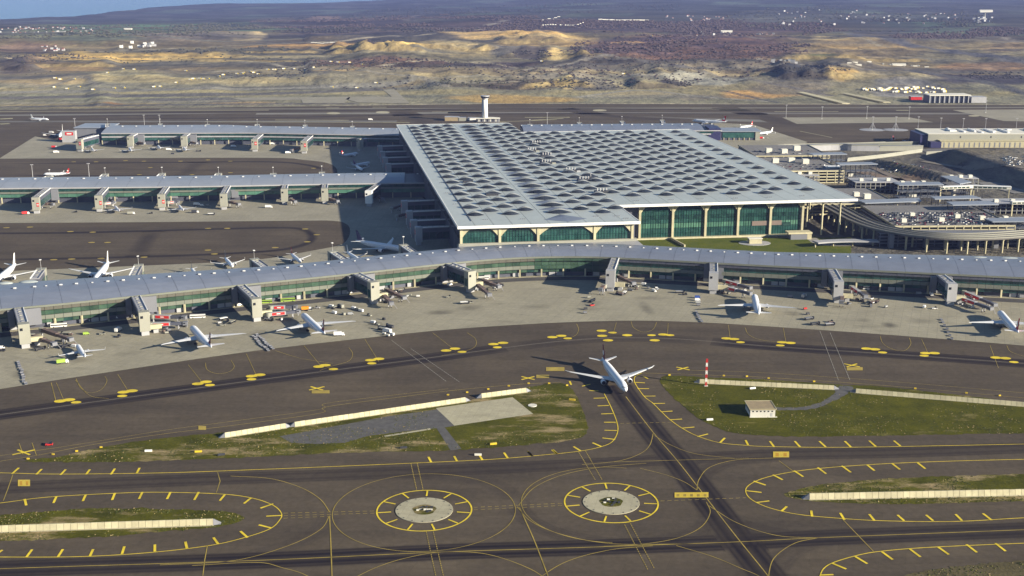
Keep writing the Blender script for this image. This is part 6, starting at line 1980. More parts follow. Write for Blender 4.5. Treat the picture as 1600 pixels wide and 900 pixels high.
MB().prism(pts + [(-24, -6), (24, -6)], 6.55, 7.8).build("roof", PALE, t)
for q in range(7):
    MB().box(-19 + q * 5.6, -17 + q * 5.6, -4.3, -4.02, 1, 5.5).build("window", WINDOW if q % 2 else PALE, t)
for (u_, v_, w, d, h, lb, m) in ((706, 189, 14, 8, 8, "tan roofed hut left of the control tower, beyond the hall roof", TAN_R), (722, 189, 8, 6, 7, "cream hut second left of the control tower", CREAM), (737, 188, 8, 6, 5, "white shed at the foot of the control tower's left side", WHITE)):
    p = P(u_, v_)
    t = thing("service_hut", lb, "hut", tuple(p))
    MB().box(-w, w, 0, d * 2, .05, h - .6).build("wall", m, t)
    MB().box(-w - .5, w + .5, -.5, d * 2 + .5, h - .6, h).build("roof", GREYL, t)

# ------------------------------------------------------------------ landside: viaduct, garages, canopies
viad = spline([(q.x, q.y) for q in [P(a, b, 17) for a, b in ((1262, 303), (1285, 314), (1310, 327), (1340, 342.5), (1372, 354), (1410, 362), (1450, 367), (1500, 369.5), (1560, 368), (1640, 362), (1760, 350))]], 8)
va = thing("elevated_road", "curving elevated road on tall cream columns beside the hall's right corner", "viaduct", (viad[0][0], viad[0][1], 0))
VO = Vector((viad[0][0], viad[0][1], 0))
vn = normals2(viad)


def band(path, nrm, s0, s1, z0, z1, name, m, parent, org):
    mb = MB()
    for i in range(len(path) - 1):
        a, b, na, nb = path[i], path[i + 1], nrm[i], nrm[i + 1]

        def w(p, n, s, z): return (p[0] + n.x * s - org.x, p[1] + n.y * s - org.y, z)
        mb.hexa([w(a, na, s0, z0), w(b, nb, s0, z0), w(b, nb, s1, z0), w(a, na, s1, z0), w(a, na, s0, z1), w(b, nb, s0, z1), w(b, nb, s1, z1), w(a, na, s1, z1)])
    return mb.build(name, m, parent)


band(viad, vn, -13, 13, 15.4, 17.0, "deck", simple("road_deck", (0.13, 0.122, 0.112), .85, .2, .1), va, VO)
for s in (-13, -4.5, 3.5, 12.5):
    band(viad, vn, s, s + .45, 17.02, 18.1, "parapet", CREAM, va, VO)
for i, (q, tn) in enumerate(resample(viad, 19)):
    if i < 2: continue
    n = Vector((-tn.y, tn.x))
    for s in (-9, 8):
        c = q + n * s
        MB().tube((c.x - VO.x, c.y - VO.y, 0), (c.x - VO.x, c.y - VO.y, 15.4), 1.15, n=10).build("column", CREAM2, va)
    cc = q - VO.xy
    MB().hexa([(cc.x + n.x * -11 - tn.x, cc.y + n.y * -11 - tn.y, 14), (cc.x + n.x * 11 - tn.x, cc.y + n.y * 11 - tn.y, 14), (cc.x + n.x * 11 + tn.x, cc.y + n.y * 11 + tn.y, 14), (cc.x + n.x * -11 + tn.x, cc.y + n.y * -11 + tn.y, 14),
               (cc.x + n.x * -11 - tn.x, cc.y + n.y * -11 - tn.y, 15.38), (cc.x + n.x * 11 - tn.x, cc.y + n.y * 11 - tn.y, 15.38), (cc.x + n.x * 11 + tn.x, cc.y + n.y * 11 + tn.y, 15.38), (cc.x + n.x * -11 + tn.x, cc.y + n.y * -11 + tn.y, 15.38)]).build("pier_cap", CREAM2, va)
low = spline([(q.x, q.y) for q in PX([(1268, 372), (1280, 380), (1310, 383), (1350, 381), (1400, 380), (1500, 384), (1620, 380)])], 6)
o = MB(); strip_mb(low, 12, .12, o)
put(o.build("service_road", simple("pale_road", (0.22, .21, .19), .85, .15, .1)), kind="structure")
ramp_ = spline([(q.x, q.y) for q in [P(a, b, 6) for a, b in ((1274, 378), (1295, 376.5), (1330, 375.5), (1372, 376))]], 6)
rt = thing("access_ramp", "short curved grey access ramp low beside the terminal lawn's edge", "ramp", (ramp_[0].x, ramp_[0].y, 0))
band(ramp_, normals2(ramp_), -6, 6, 5, 6.4, "deck", GREYL, rt, Vector((ramp_[0].x, ramp_[0].y, 0)))
for i, (q, tn) in enumerate(resample(ramp_, 22)):
    MB().tube((q.x - ramp_[0].x, q.y - ramp_[0].y, 0), (q.x - ramp_[0].x, q.y - ramp_[0].y, 5), .9, n=8).build("column", CREAM2, rt)

CAR_B = MB().hexa([(-2.2, -.9, .35), (2.2, -.9, .35), (2.2, .9, .35), (-2.2, .9, .35), (-2.15, -.85, .95), (2.1, -.85, .85), (2.1, .85, .85), (-2.15, .85, .95)]).build("car_body", WHITE).data
CAR_G = MB().hexa([(-1.7, -.8, .96), (1.1, -.8, .9), (1.1, .8, .9), (-1.7, .8, .96), (-1.1, -.65, 1.5), (.3, -.65, 1.5), (.3, .65, 1.5), (-1.1, .65, 1.5)]).build("car_glass", WINDOW).data
CAR_W = wheels_mb((-1.35, 1.35), .8, .34).build("car_wheels", RUBBER).data
for n_ in ("car_body", "car_glass", "car_wheels"): bpy.data.objects.remove(bpy.data.objects[n_])
CARM = [WHITE, WHITE, SILVER, GREYP, DARK, DARK, NAVY, GREYL, DKRED]
CARN = {WHITE.name: "white", SILVER.name: "silver", GREYP.name: "grey", DARK.name: "black", NAVY.name: "dark blue", GREYL.name: "light grey", DKRED.name: "maroon", RED.name: "red"}
ncar = 0
rc = random.Random(11)


def car(x, y, z, rz, where, m=None, s=1.0):
    global ncar
    ncar += 1
    m = m or rc.choice(CARM)
    t = thing("parked_car", f"{CARN[m.name]} car {where}", "car", (x, y, z), rz, f"{CARN[m.name]} cars {where}")
    b = link_mesh("body", CAR_B, t)
    b.material_slots[0].link = 'OBJECT'; b.material_slots[0].material = m
    link_mesh("cabin_glass", CAR_G, t)
    link_mesh("wheels", CAR_W, t)
    if s != 1.0: t.scale = (s, s, s)


def garage(name_label, x0, x1, y0, y1, z, levels, rz=0.0, bays=11, cubes=(), frontm=CREAM2):
    t = thing("parking_garage", name_label, "garage", (x0, y0, 0), rz)
    W, D = x1 - x0, y1 - y0
    MB().box(0, W, 0, D, z - 1.0, z).build("deck", DECK, t)
    for k in range(levels):
        zl = z - 4.2 * (k + 1)
        if zl < 0.3: break
        MB().box(0, W, .3, D, zl - .6, zl).build("floor_slab", GREYL, t)
        MB().box(0, W, -.25, .28, zl - .6, zl + .95).build("parapet", frontm, t)
    MB().box(0, W, -.25, -.02, z - 1.0, z + 1.0).build("parapet", frontm, t)
    MB().box(-.25, -.02, 0, D, z - 1.0, z + 1.0).build("parapet", frontm, t)
    MB().box(W + .02, W + .25, 0, D, z - 1.0, z + 1.0).build("parapet", frontm, t)
    for k in range(bays + 1):
        x = W * k / bays
        MB().box(x - .5, x + .5, -.5, -.27, 0, z - .02).build("post", frontm, t)
    MB().box(1, W - 1, D * .35, D - 1, 0, z - 1.02).build("shade_core", DECK_SHADE, t)  # dark box painted for the shade inside the lower storeys
    for cx, cy, s in cubes:
        c = MB().box(cx - s, cx + s, cy - s, cy + s, z + .02, z + s * 1.5).build("lift_house", PALE, t)
    # bay lines
    mb = MB()
    for k in range(1, int(D / 16)):
        for q in range(int(W / 2.6)):
            mb.box(q * 2.6, q * 2.6 + .14, k * 16 - 5, k * 16, z + .02, z + .04)
    mb.build("bay_lines", WHITEP, t)
    return t


g1 = garage("open parking garage full of cars behind the curving elevated road", 425, 560, 1322, 1446, 17.5, 4, .03, 14, [(18, 25, 2.8), (62, 28, 3), (88, 48, 2.8), (112, 36, 3), (40, 60, 2.6)])
for row in range(14):
    yy = 10 + row * 8.1
    for q in range(44):
        xx = 5 + q * 2.9
        if rc.random() < .36 or any(abs(xx - c[0]) < 6 and abs(yy - c[1]) < 7 for c in ((18, 25), (62, 28), (88, 48), (112, 36), (40, 60))): continue
        if ncar > 225: continue
        pp = loc_of(g1, xx, yy, 17.54)
        car(pp.x, pp.y, 17.54, math.pi / 2 + .03 + rc.uniform(-.06, .06) + (math.pi if rc.random() < .5 else 0), "parked on the crowded garage deck behind the elevated road")
ub_ = thing("parking_garage", "dark open floored garage behind the tall columns under the curving elevated road", "garage", (402, 1299, 0), 0.0)
for k in range(4):
    MB().box(0, 250, 0, 20, 3.1 + k * 3.6, 3.6 + k * 3.6).build("floor_slab", GREYP, ub_)
    MB().box(0, 250, -.3, -.02, 3.1 + k * 3.6, 4.3 + k * 3.6).build("parapet", GREYP, ub_)
MB().box(0, 250, 4.5, 19, .05, 14).build("shade_core", DECK_SHADE, ub_)  # shade beneath the elevated road, put in as a dark box
for k in range(26): MB().box(k * 10 - .4, k * 10 + .4, -.7, -.32, 0, 14.3).build("post", GREYP, ub_)
for k in range(6): MB().box(8 + k * 38, 13 + k * 38, -9, -3, 0, 15.2).build("road_pillar", GREYP, ub_)
g2 = garage("wide garage deck with pale lift houses, mostly empty, right of the hall roof's tip", 352, 470, 1452, 1560, 17.5, 3, .06, 9, [(52, 30, 4), (84, 52, 3.5), (92, 36, 4)])
for q in range(16):
    pp = loc_of(g2, 10 + q * 6.3 + rc.uniform(0, 2), 12 + (q % 3) * 4, 17.54)
    car(pp.x, pp.y, 17.54, rc.choice((0, 1.57)), "parked on the mostly empty garage deck by the hall roof's tip")
g3 = garage("multi storey garage with open floors beyond the hall's right edge", 372, 470, 1700, 1830, 17.5, 4, .05, 8, [(20, 80, 4.5), (45, 84, 4.5), (62, 70, 4.5)])
for q in range(24):
    pp = loc_of(g3, 8 + (q % 8) * 10 + rc.uniform(0, 3), 20 + (q // 8) * 18, 17.54)
    car(pp.x, pp.y, 17.54, rc.choice((0, 1.57)), "parked on top of the multi storey garage beyond the hall")
g4 = garage("farther garage deck beside the concrete apron beyond the hall", 375, 490, 1860, 1980, 15, 2, .05, 8, [(30, 40, 4.5), (52, 30, 4.5), (80, 60, 5)])
for q in range(18):
    pp = loc_of(g4, 8 + (q % 9) * 11 + rc.uniform(0, 3), 20 + (q // 9) * 30, 15.04)
    car(pp.x, pp.y, 15.04, rc.choice((0, 1.57)), "parked on the farther garage deck beside the concrete apron")
p = P(1300, 280)
t = thing("stair_tower", "white framed open stair tower with four landings beside the multi storey garage", "stair tower", tuple(p), .05)
for k in range(4):
    MB().box(-11, 11, -7, 7, 4.6 * k + 3.4, 4.6 * k + 5.2).build("landing", WHITE, t)
for sx in (-1, 1):
    for sy in (-1, 1): MB().box(sx * 10.4 - .7, sx * 10.4 + .7, sy * 6.4 - .7, sy * 6.4 + .7, 0, 20.6).build("post", WHITE, t)
MB().box(-11, 11, -7, 7, 19.4, 20.6).build("roof", WHITE, t) if False else None
MB().box(-9, 9, 2, 6, 0, 3.3).build("core_wall", SLATE, t)

CANO = [([(1454, 307), (1520, 305), (1533, 309), (1461, 310.5)], 26, 6, "upper flat grey canopy of the pair behind the crowded car deck"), ([(1479, 315), (1545, 313.5), (1561, 319), (1489, 320)], 26, 6, "lower flat grey canopy of the pair behind the crowded car deck"),
        ([(1537, 341), (1640, 339), (1660, 345), (1551, 346)], 22, 6, "large flat grey canopy at the picture's right edge above the elevated road"), ([(1305, 254), (1361, 253), (1372, 256), (1312, 257)], 27, 7, "flat grey canopy on a dark scaffold frame beyond the hall's right edge"),
        ([(1261, 239), (1315, 237.5), (1324, 240.6), (1270, 241.5)], 26, 7, "small flat grey canopy in front of the cream retaining wall"), ([(1396, 285), (1467, 284), (1475, 288), (1405, 289)], 25, 6, "long flat grey canopy above the pale lift houses right of the hall roof"),
        ([(1470, 275), (1490, 274.5), (1518, 284), (1500, 287)], 22, 5, "slanting grey canopy beside the dark embankment"), ([(1340, 312.5), (1436, 309), (1440, 314), (1352, 317)], 21, 5, "pale edged canopy along the near side of the garage deck")]
for pl, z, n, lb in CANO:
    pts = [P(a, b, z) for a, b in pl]
    c = sum(pts, Vector()) / 4
    t = thing("canopy", lb, "canopy", (c.x, c.y, 0))
    loc = [(q.x - c.x, q.y - c.y) for q in pts]
    MB().prism(loc, z - 1.2, z).build("canopy_roof", ROOF_M, t)
    A, B, C_, D_ = [Vector(q) for q in loc]
    for row, (e0, e1) in enumerate(((D_, C_), (A, B))):
        for k in range(n + 1):
            q = (e0.lerp(e1, k / n)) * .94
            MB().box(q.x - .35, q.x + .35, q.y - .35, q.y + .35, .05, z - 1.2).build("post", DARK, t)
    for h in (z * .3, z * .6, z * .85):
        MB().tube((D_.x * .94, D_.y * .94, h), (C_.x * .94, C_.y * .94, h), .3, n=4).build("rail", DARK, t)
    for h in (z * .32, z * .62):
        MB().prism([(q.x * .93, q.y * .93) for q in (A, B, C_, D_)], h - .5, h).build("floor_slab", GREYP, t)
    if z >= 22:
        m_ = MB()
        for k in range(n):
            q0, q1 = D_.lerp(C_, k / n) * .94, D_.lerp(C_, (k + 1) / n) * .94
            m_.tube((q0.x, q0.y, z * .1), (q1.x, q1.y, z * .55), .22, n=4).tube((q0.x, q0.y, z * .55), (q1.x, q1.y, z * .95), .22, n=4)
        m_.build("bracing", DARK, t)
    k = (B - A).length
    MB().box(-k * .2, -k * .05, -4, 4, .05, z * .5).build("lift_house", PALE, t)

# open concrete frames of the unfinished car parks
def frame(px, w, d, nx, ny, levels, hl, label, rz=.04):
    p = P(*px)
    t = thing("concrete_frame", label, "concrete frame", (p.x, p.y, 0), rz)
    for k in range(levels):
        MB().box(0, w, 0, d, hl * (k + 1) - .7, hl * (k + 1)).build("floor_slab", GREYL if k == levels - 1 else GREYP, t)
    for i in range(nx + 1):
        for j in range(ny + 1):
            x, y = .5 + (w - 1) * i / nx, .5 + (d - 1) * j / ny
            MB().box(x - .4, x + .4, y - .4, y + .4, 0, hl * levels - .72).build("post", CREAM if j == 0 else GREYP, t)
    MB().box(2, w - 2, d * .45, d - 1, .1, hl * levels - .8).build("shade_core", DECK_SHADE, t)  # dark filling that stands for shade between the floors
    for q in range(3):
        x = w * (.15 + .3 * q)
        MB().box(x, x + 5, d * .3, d * .3 + 5, hl * levels + .02, hl * levels + 3.5).build("lift_house", PALE, t)


frame((1336, 301), 62, 40, 9, 3, 3, 4.6, "open concrete frame between the garage deck and the scaffold canopy")
frame((1402, 304), 48, 30, 7, 2, 3, 4.4, "small open concrete frame right of the pale lift houses")
frame((1545, 335), 70, 36, 10, 2, 3, 4.4, "open concrete frame right of the crowded car deck, upper one")
frame((1552, 366), 90, 20, 12, 2, 4, 4.0, "tall open concrete frame below the large canopy at the right edge")
frame((1225, 290), 50, 40, 7, 3, 3, 4.6, "open concrete frame tucked against the hall roof's right edge")
frame((1478, 300), 44, 24, 6, 2, 4, 4.6, "open concrete frame under the covered footbridge")
# footbridges
for (a, b, z, lb) in (((1468, 292), (1520, 290), 20, "cream covered footbridge on bent legs, left section"), ((1520, 290), (1580, 292), 20, "cream covered footbridge on bent legs, right section"), ((1580, 315), (1640, 314), 18, "short pale footbridge at the picture's right edge")):
    pa, pb = P(*a, z), P(*b, z)
    d = (pb - pa)
    t = thing("footbridge", lb, "footbridge", (pa.x, pa.y, 0), math.atan2(d.y, d.x))
    L = d.length
    MB().box(0, L, -3, 3, z - 3, z).build("walkway", PALE, t)
    MB().box(0, L, -3.5, 3.5, z, z + .7).build("roof", WHITE, t)
    for q in range(int(L / 6)): MB().box(q * 6 + .6, q * 6 + 5.4, -3.12, -3.02, z - 2.3, z - .6).build("window", GLASS_D, t)
    for x in (2, L - 2): MB().box(x - .7, x + .7, -.7, .7, 0, z - 3).build("leg", CREAM2, t)

# retaining walls and the raised highway beyond
HW = [([(1215, 233), (1260, 231), (1340, 229.5), (1440, 227.5)], 7, BAND, "long cream retaining wall of the raised road, upper one"), ([(1324, 252), (1380, 246), (1441, 237.5)], 5, CREAM, "cream ramp wall rising towards the raised road"), ([(1250, 237), (1310, 234.5), (1330, 235.5), (1374, 236)], 10, GREYL, "grey bridge deck edge below the cream retaining wall"),
      ([(1374, 236), (1442, 235)], 8, CREAM, "cream abutment wall at the end of the grey bridge"), ([(1447, 243), (1500, 241), (1545, 242), (1590, 241.5)], 6, CREAM, "cream wall with rusty top stretching right below the highway"), ([(1225, 228), (1300, 227), (1420, 223), (1450, 222)], 3, PALE, "thin pale parapet at the foot of the far taxiway")]
for pl, h, m, lb in HW:
    path = spline([(q.x, q.y) for q in PX(pl)], 4)
    t = thing("retaining_wall", lb, "wall", (path[0].x, path[0].y, -.4))
    O_ = Vector((path[0].x, path[0].y, 0))
    nn3 = normals2(path)
    band(path, nn3, 0, 14 if h > 7 else 2, .05, h, "wall_body", m, t, O_)
    band(path, nn3, -.5, 0, h - .8, h + .9, "coping", CREAM, t, O_)
    if h > 7: band(path, nn3, 1.5, 12.5, h + .02, h + .12, "carriageway", GREYP, t, O_)
for (pl, w, c) in (([(1440, 236), (1500, 234), (1600, 239), (1700, 243)], 34, (.13, .125, .12)), ([(1442, 252), (1500, 262), (1600, 281)], 14, (.17, .15, .12)), ([(1380, 286), (1450, 300), (1530, 330)], 10, (.15, .145, .14)), ([(1365, 262), (1420, 286), (1470, 296)], 12, (.16, .13, .10)), ([(1540, 285), (1600, 302)], 30, (.17, .165, .155)), ([(1345, 268), (1390, 279), (1425, 281)], 22, (.18, .13, .09))):
    path = spline([(q.x, q.y) for q in PX(pl)], 4)
    mb = MB()
    nn4 = normals2(path)
    for i in range(len(path) - 1):
        for k in range(4):
            s0, s1 = -w / 2 + w * k / 4, -w / 2 + w * (k + 1) / 4
            q4 = []
            for (p_, n_, s_) in ((path[i], nn4[i], s0), (path[i + 1], nn4[i + 1], s0), (path[i + 1], nn4[i + 1], s1), (path[i], nn4[i], s1)):
                X_, Y_ = p_[0] + n_.x * s_, p_[1] + n_.y * s_
                q4.append((X_, Y_, float(height(X_, Y_)) + .75))
            mb.poly(q4)
    put(mb.build("access_road", simple("access_road_%d" % int(w * 10 + c[0] * 100), c, .85, .2, .06)), kind="structure")
for q in range(26):
    a = P(1368 + rc.uniform(0, 84), 262 + rc.uniform(-1, 8))
    car(a.x, a.y, float(height(a.x, a.y)) + .1, rc.uniform(0, 3), "in the rough car park below the brown earth bank", s=1.25)
for q in range(22):
    a = P(1566 + rc.uniform(0, 34), 262 + rc.uniform(0, 16))
    car(a.x, a.y, float(height(a.x, a.y)) + .1, rc.uniform(0, 3), "parked on top of the dark embankment at the picture's right edge", s=1.4, m=WHITE)

# cargo building
p = P(1449, 229)
t = thing("cargo_building", "long cream cargo building with ribbed lower wall at the picture's right edge", "warehouse", tuple(p), .0)
LW = 320
MB().box(0, LW, 0, 70, 0, 21).build("wall", CREAM, t)
MB().box(-12, -.02, 4, 60, 0, 20).build("end_block", NAVY, t)
MB().box(-.6, LW, -.6, 70.6, 21, 22).build("roof", PALE, t)
MB().box(18, LW, -14, -.02, 0, 11).build("lower_wall", CREAM2, t)
MB().box(0, 18, -16, -.02, 0, 10).build("lower_wall", NAVY, t)
MB().box(16, LW, -15, -.01, 11.02, 12).build("lower_roof", CREAM2, t)
for q in range(34):
    MB().box(22 + q * 8.6, 24.2 + q * 8.6, -14.12, -14.02, .5, 9).build("recess_shade", GREYP, t)  # grey strips painted for the shaded recesses in this wall
for q in range(6):
    MB().box(54 + q * 52, 56 + q * 52, -.15, -.02, 14.5, 18).build("wall_vent", DARK, t)
for q in range(24):
    MB().box(rc.uniform(30, LW), 0, 0, 0, 0, 0) if False else None
    x = rc.uniform(35, LW - 8)
    MB().box(x, x + rc.uniform(3, 7), 8 + rc.uniform(0, 40), 56, 22.02, 22 + rc.uniform(1.5, 3.5)).build("roof_unit", WHITE, t)
p = P(1450, 224)
# apron light masts
MASTS = [(118, 206, 1), (226, 200, 1), (250, 200, 1), (855, 196, 1), (1228, 183, 1), (1284, 186, 1), (1354, 185, 1), (1420, 186, 1), (1363, 203, 2), (1399, 203, 2), (1434, 203, 1), (1469, 205, 1), (1504, 206, 1), (1539, 206, 1), (1587, 206, 1), (1540, 176, 1), (52, 284, 1), (140, 282, 1)]
for i, (a, b, s) in enumerate(MASTS):
    q = P(a, b)
    where = ["at the corner of the far apron", "behind the farthest pier, left of a pair", "behind the farthest pier, right of a pair", "behind the hall's rear roof edge"] + [f"{ORD[k]} of the line on the far right taxiways" for k in range(4)] + ["on the round pad, left of two", "on the round pad, right of two"] + [f"{ORD[k]} of the row before the cargo building" for k in range(5)] + ["alone beyond the cargo building", "behind the middle pier at its left end", "behind the middle pier, second from its left end"]
    t = thing("light_mast", "tall apron light mast " + where[i], "light mast", tuple(q), 0, "apron light masts")
    MB().tube((0, 0, .05), (0, 0, 24), .5, .3, 6).build("pole", GREYL, t)
    MB().box(-2, 2, -.6, .6, 24, 25).build("lamp_head", GREYL, t)
    MB().box(-1.2, 1.2, -1.2, 1.2, .02, .8).build("base", PALE, t)
    if s == 2:
        MB().prism([(24 * math.cos(k * math.pi / 10), 20 * math.sin(k * math.pi / 10)) for k in range(20)], .14, .3).build("round_pad", GREYL, t)
        for k in range(5):
            MB().tube((0, 0, 14), (7 * math.cos(k * 1.256), 7 * math.sin(k * 1.256), .3), .3, n=5).build("stay", GREYL, t)

# ------------------------------------------------------------------ far country
HOUSE_A = MB().box(-6, 6, -5, 5, -4, 7, 0).hexa([(-6.5, -5.5, 7.02), (6.5, -5.5, 7.02), (6.5, 5.5, 7.02), (-6.5, 5.5, 7.02), (-6.5, -.2, 10), (6.5, -.2, 10), (6.5, .2, 10), (-6.5, .2, 10)], 1).build("house_a", [GREYL, simple("red_tiles", (.30, .10, .06), .8, .2)]).data
HOUSE_B = MB().box(-8, 8, -6, 6, -4, 11, 0).box(-8.4, 8.4, -6.4, 6.4, 11.02, 11.8, 1).build("house_b", [GREYL, BAND]).data
SHED = MB().box(-22, 22, -7, 7, -5, 6, 0).hexa([(-22.5, -7.5, 6.02), (22.5, -7.5, 6.02), (22.5, 7.5, 6.02), (-22.5, 7.5, 6.02), (-22.5, -.3, 8.5), (22.5, -.3, 8.5), (22.5, .3, 8.5), (-22.5, .3, 8.5)], 1).build("shed_a", [PALE, PALE]).data
BLOCK = MB().box(-14, 14, -8, 8, -5, 24, 0).box(-14.6, 14.6, -8.6, 8.6, 24.02, 25, 1).build("block_a", [WHITE, GREYL]).data
for n_ in ("house_a", "house_b", "shed_a", "block_a"): bpy.data.objects.remove(bpy.data.objects[n_])


def far_put(name, me, u_, v_, label, cat, group, sc=1.0, rz=None):
    q = P(u_, v_)
    z = float(height(q.x, q.y))
    if z > 5 or z < -5:
        q = P(u_, v_, z); z = float(height(q.x, q.y))
    o = link_mesh(name, me, None, (q.x, q.y, z), rc.uniform(-.5, .5) if rz is None else rz, (sc, sc, sc))
    put(o, label, cat, group)
    return o


def scatter(n, u0, u1, v0, v1, label, group, meshes, sc=1.0, slope=0.0, name="house", cat="house"):
    for _ in range(n):
        u_ = rc.uniform(u0, u1)
        far_put(name, rc.choice(meshes), u_, rc.uniform(v0, v1) + slope * (u_ - u0) / (u1 - u0), label, cat, group, sc * rc.uniform(.7, 1.15))


scatter(85, 0, 145, 42, 55, "tiny white or red roofed house in the village near the sea", "village houses near the sea", [HOUSE_A, HOUSE_A, HOUSE_B], .6)
scatter(14, 60, 100, 68, 77, "tiny grey house in the hamlet below the seaside village", "hamlet houses", [HOUSE_A, HOUSE_B], .6)
scatter(30, 1215, 1340, 17, 40, "tiny pale house in the hazy town at upper right", "houses of the hazy town", [HOUSE_B, HOUSE_A], .75)
scatter(30, 1340, 1500, 20, 38, "tiny pale house in the farther hazy suburb at upper right", "houses of the farther suburb", [HOUSE_B, HOUSE_A], .75)
scatter(10, 1520, 1552, 28, 37, "pale building round the hilltop mosque at upper right", "hilltop buildings", [HOUSE_B], .9)
scatter(26, 1082, 1215, 50, 60, "small pale shed in the works yard on the brown heath", "works yard sheds", [HOUSE_A, HOUSE_B], .55)
scatter(14, 1196, 1250, 94, 103, "white hut in the camp at the tan field's left edge", "camp huts", [HOUSE_B], .7)
scatter(22, 1040, 1140, 26, 33, "tiny white shed on the hazy hillside", "hillside sheds", [HOUSE_A], .8)
far_put("long_shed", SHED, 1540, 19, "long white shed shining on the hill at upper right", "shed", None, 2.0, 0)
far_put("long_shed", SHED, 1135, 52, "bright cream works shed on the brown heath", "shed", None, 1.2, 0)
for k in range(17):
    far_put("container_hut", SHED, 848 + k * 3.9, 38 - 1.5 * math.sin(k * .35) + (k > 8) * (-(k - 8) * .5), "white hut of the long dense row on the brown heath", "hut", "huts of the long white row", .42, 1.2)
for k in range(13):
    far_put("container_hut", SHED, 938 + k * 6, 32.5 + .14 * k - abs(k - 5) * .2, "white hut of the right hand row on the brown heath", "hut", "huts of the right hand row", .55, .2)
for k in range(6):
    far_put("container_hut", SHED, 848 + k * 5, 33 - k * 1.2, "white hut of the short slanting row above the long one", "hut", "huts of the slanting row", .4, .2)
for k in range(6):
    far_put("container_hut", SHED, 1380 + k * 11.2, 97, "small white building of the even row of six above the long cream shed", "hut", "row of six white buildings", .32, 1.4)
far_put("long_shed", SHED, 1404, 104, "long cream shed below the row of six white buildings", "shed", None, .95, 0)
for u_, v_, s in ((1340, 102, .5), (1336, 97, .35), (1358, 97.5, .3), (1430, 103, .3), (1448, 103, .3), (1327, 97, .3)):
    far_put("container_hut", SHED, u_, v_, "small white hut scattered round the long cream shed", "hut", "huts round the long cream shed", s, 0)
for u_, v_, s in ((189.5, 74, .75), (204, 73.5, .75)):
    far_put("apartment_block", BLOCK, u_, v_, "bright white block, one of the close pair on the tan ridge", "block", "pair of white blocks", s * .55, 0)
for u_, v_ in ((206, 64), (217, 70), (226, 67), (238, 66)):
    far_put("apartment_block", BLOCK, u_, v_, "grey white block behind the bright pair on the tan ridge", "block", "blocks behind the pair", .4, 0)
scatter(14, 215, 245, 66, 71, "small pale shed beside the blocks on the tan ridge", "sheds beside the blocks", [HOUSE_B], .7)
far_put("long_shed", SHED, 200, 45.5, "white shed in the fields below the sea, right of the village", "shed", None, .9, 0)
for k in range(8):
    far_put("container_hut", SHED, 488 + k * 5, 63.8 + rc.uniform(-.4, .4), "white hut on the track along the dark wood", "hut", "huts on the woodland track", .28, 0)
# site lorries on the half built runway
LORRY = MB().box(-3.5, 2, -1.3, 1.3, 1, 3.4, 0).box(2.2, 4.2, -1.2, 1.2, .8, 3.0, 1).box(-3.4, 4.0, -1.0, 1.0, .5, 1.0, 2).build("lorry", [PALE, YELLOWV, DARK]).data
bpy.data.objects.remove(bpy.data.objects["lorry"])
LO = [(240, 131.5), (250, 130.5), (275, 128), (297, 126), (302, 125), (312, 124), (318, 122.5), (325, 123), (342, 121), (349, 120), (370, 118.5), (378, 118), (381, 117), (391, 116), (396, 112.5), (403, 113.5), (418, 110), (427, 109), (430, 108), (443, 107.5), (460, 107), (477, 106.5), (490, 104), (505, 101), (517, 99.5), (528, 99),
      (168, 116.5), (193, 115), (210, 114), (86, 124), (94, 124), (116, 123), (290, 110), (178, 137), (193, 136), (145, 138), (105, 141.5), (85, 140), (124, 139), (546, 96), (565, 96.5), (587, 122.5), (518, 123), (557, 133), (700, 108), (974, 108), (846, 98), (1018, 58)]
for u_, v_ in LO:
    far_put("site_lorry", LORRY, u_, v_, "tiny cream and yellow lorry on the open earthworks beyond the runways", "lorry", "site lorries on the earthworks", rc.uniform(.9, 1.25))
for q in range(70):
    u_ = rc.uniform(1342, 1478); v_ = rc.uniform(133, 147)
    if abs(v_ - (133 + (u_ - 1342) * .10)) > 8 : continue
    far_put("parked_coach", LORRY, u_, v_, "white coach in the big vehicle park beyond the right taxiways", "coach", "coaches in the big vehicle park", rc.uniform(.9, 1.6), .3)
p = P(1452, 161)
t = thing("depot_building", "pale depot with ribbed open front beside the big vehicle park", "depot", tuple(p), .03)
MB().box(0, 92, 3, 40, 0, 16).build("wall", SLATE, t)
MB().box(-1, 94, -1, 42, 16, 18).build("roof", PALE, t)
for q in range(9): MB().box(q * 11, q * 11 + 2, 0, 2.9, 0, 16).build("pier_post", GREYL, t)
MB().box(96, 130, 0, 30, 0, 13).build("annex_wall", GREYL, t)
p = P(1432, 156)
t = thing("depot_building", "red fronted shed left of the pale ribbed depot", "depot", tuple(p), .03)
MB().box(-13, 13, 0, 16, 0, 7).build("wall", RED, t)
MB().box(-14, 14, -1, 17, 7, 8).build("roof", GREYL, t)
for pl, lb in (([(1218, 136), (1322, 162)], "left one of two long pale ramps behind the far taxiway"), ([(1272, 136), (1386, 160)], "right one of two long pale ramps behind the far taxiway")):
    path = [Vector((q.x, q.y)) for q in PX(pl)]
    t = thing("long_ramp", lb, "ramp", (path[0].x, path[0].y, -.4))
    O_ = Vector((path[0].x, path[0].y, 0))
    band(path, normals2(path), -9, 9, 0, 1.4, "ramp_body", CREAM2, t, O_)
    band(path, normals2(path), -20, -9.2, 0, .9, "ramp_bank", GRASS_D, t, O_)
p = P(1535, 33)
t = thing("hilltop_mosque", "tiny pale domed building with a minaret on the hill at upper right", "mosque", (p.x, p.y, float(height(p.x, p.y))))
MB().box(-20, 20, -14, 14, -5, 9).build("wall", GREYL, t)
MB().tube((12, 0, 9), (12, 0, 38), 2.4, 1.2, 8).build("minaret", PALE, t)
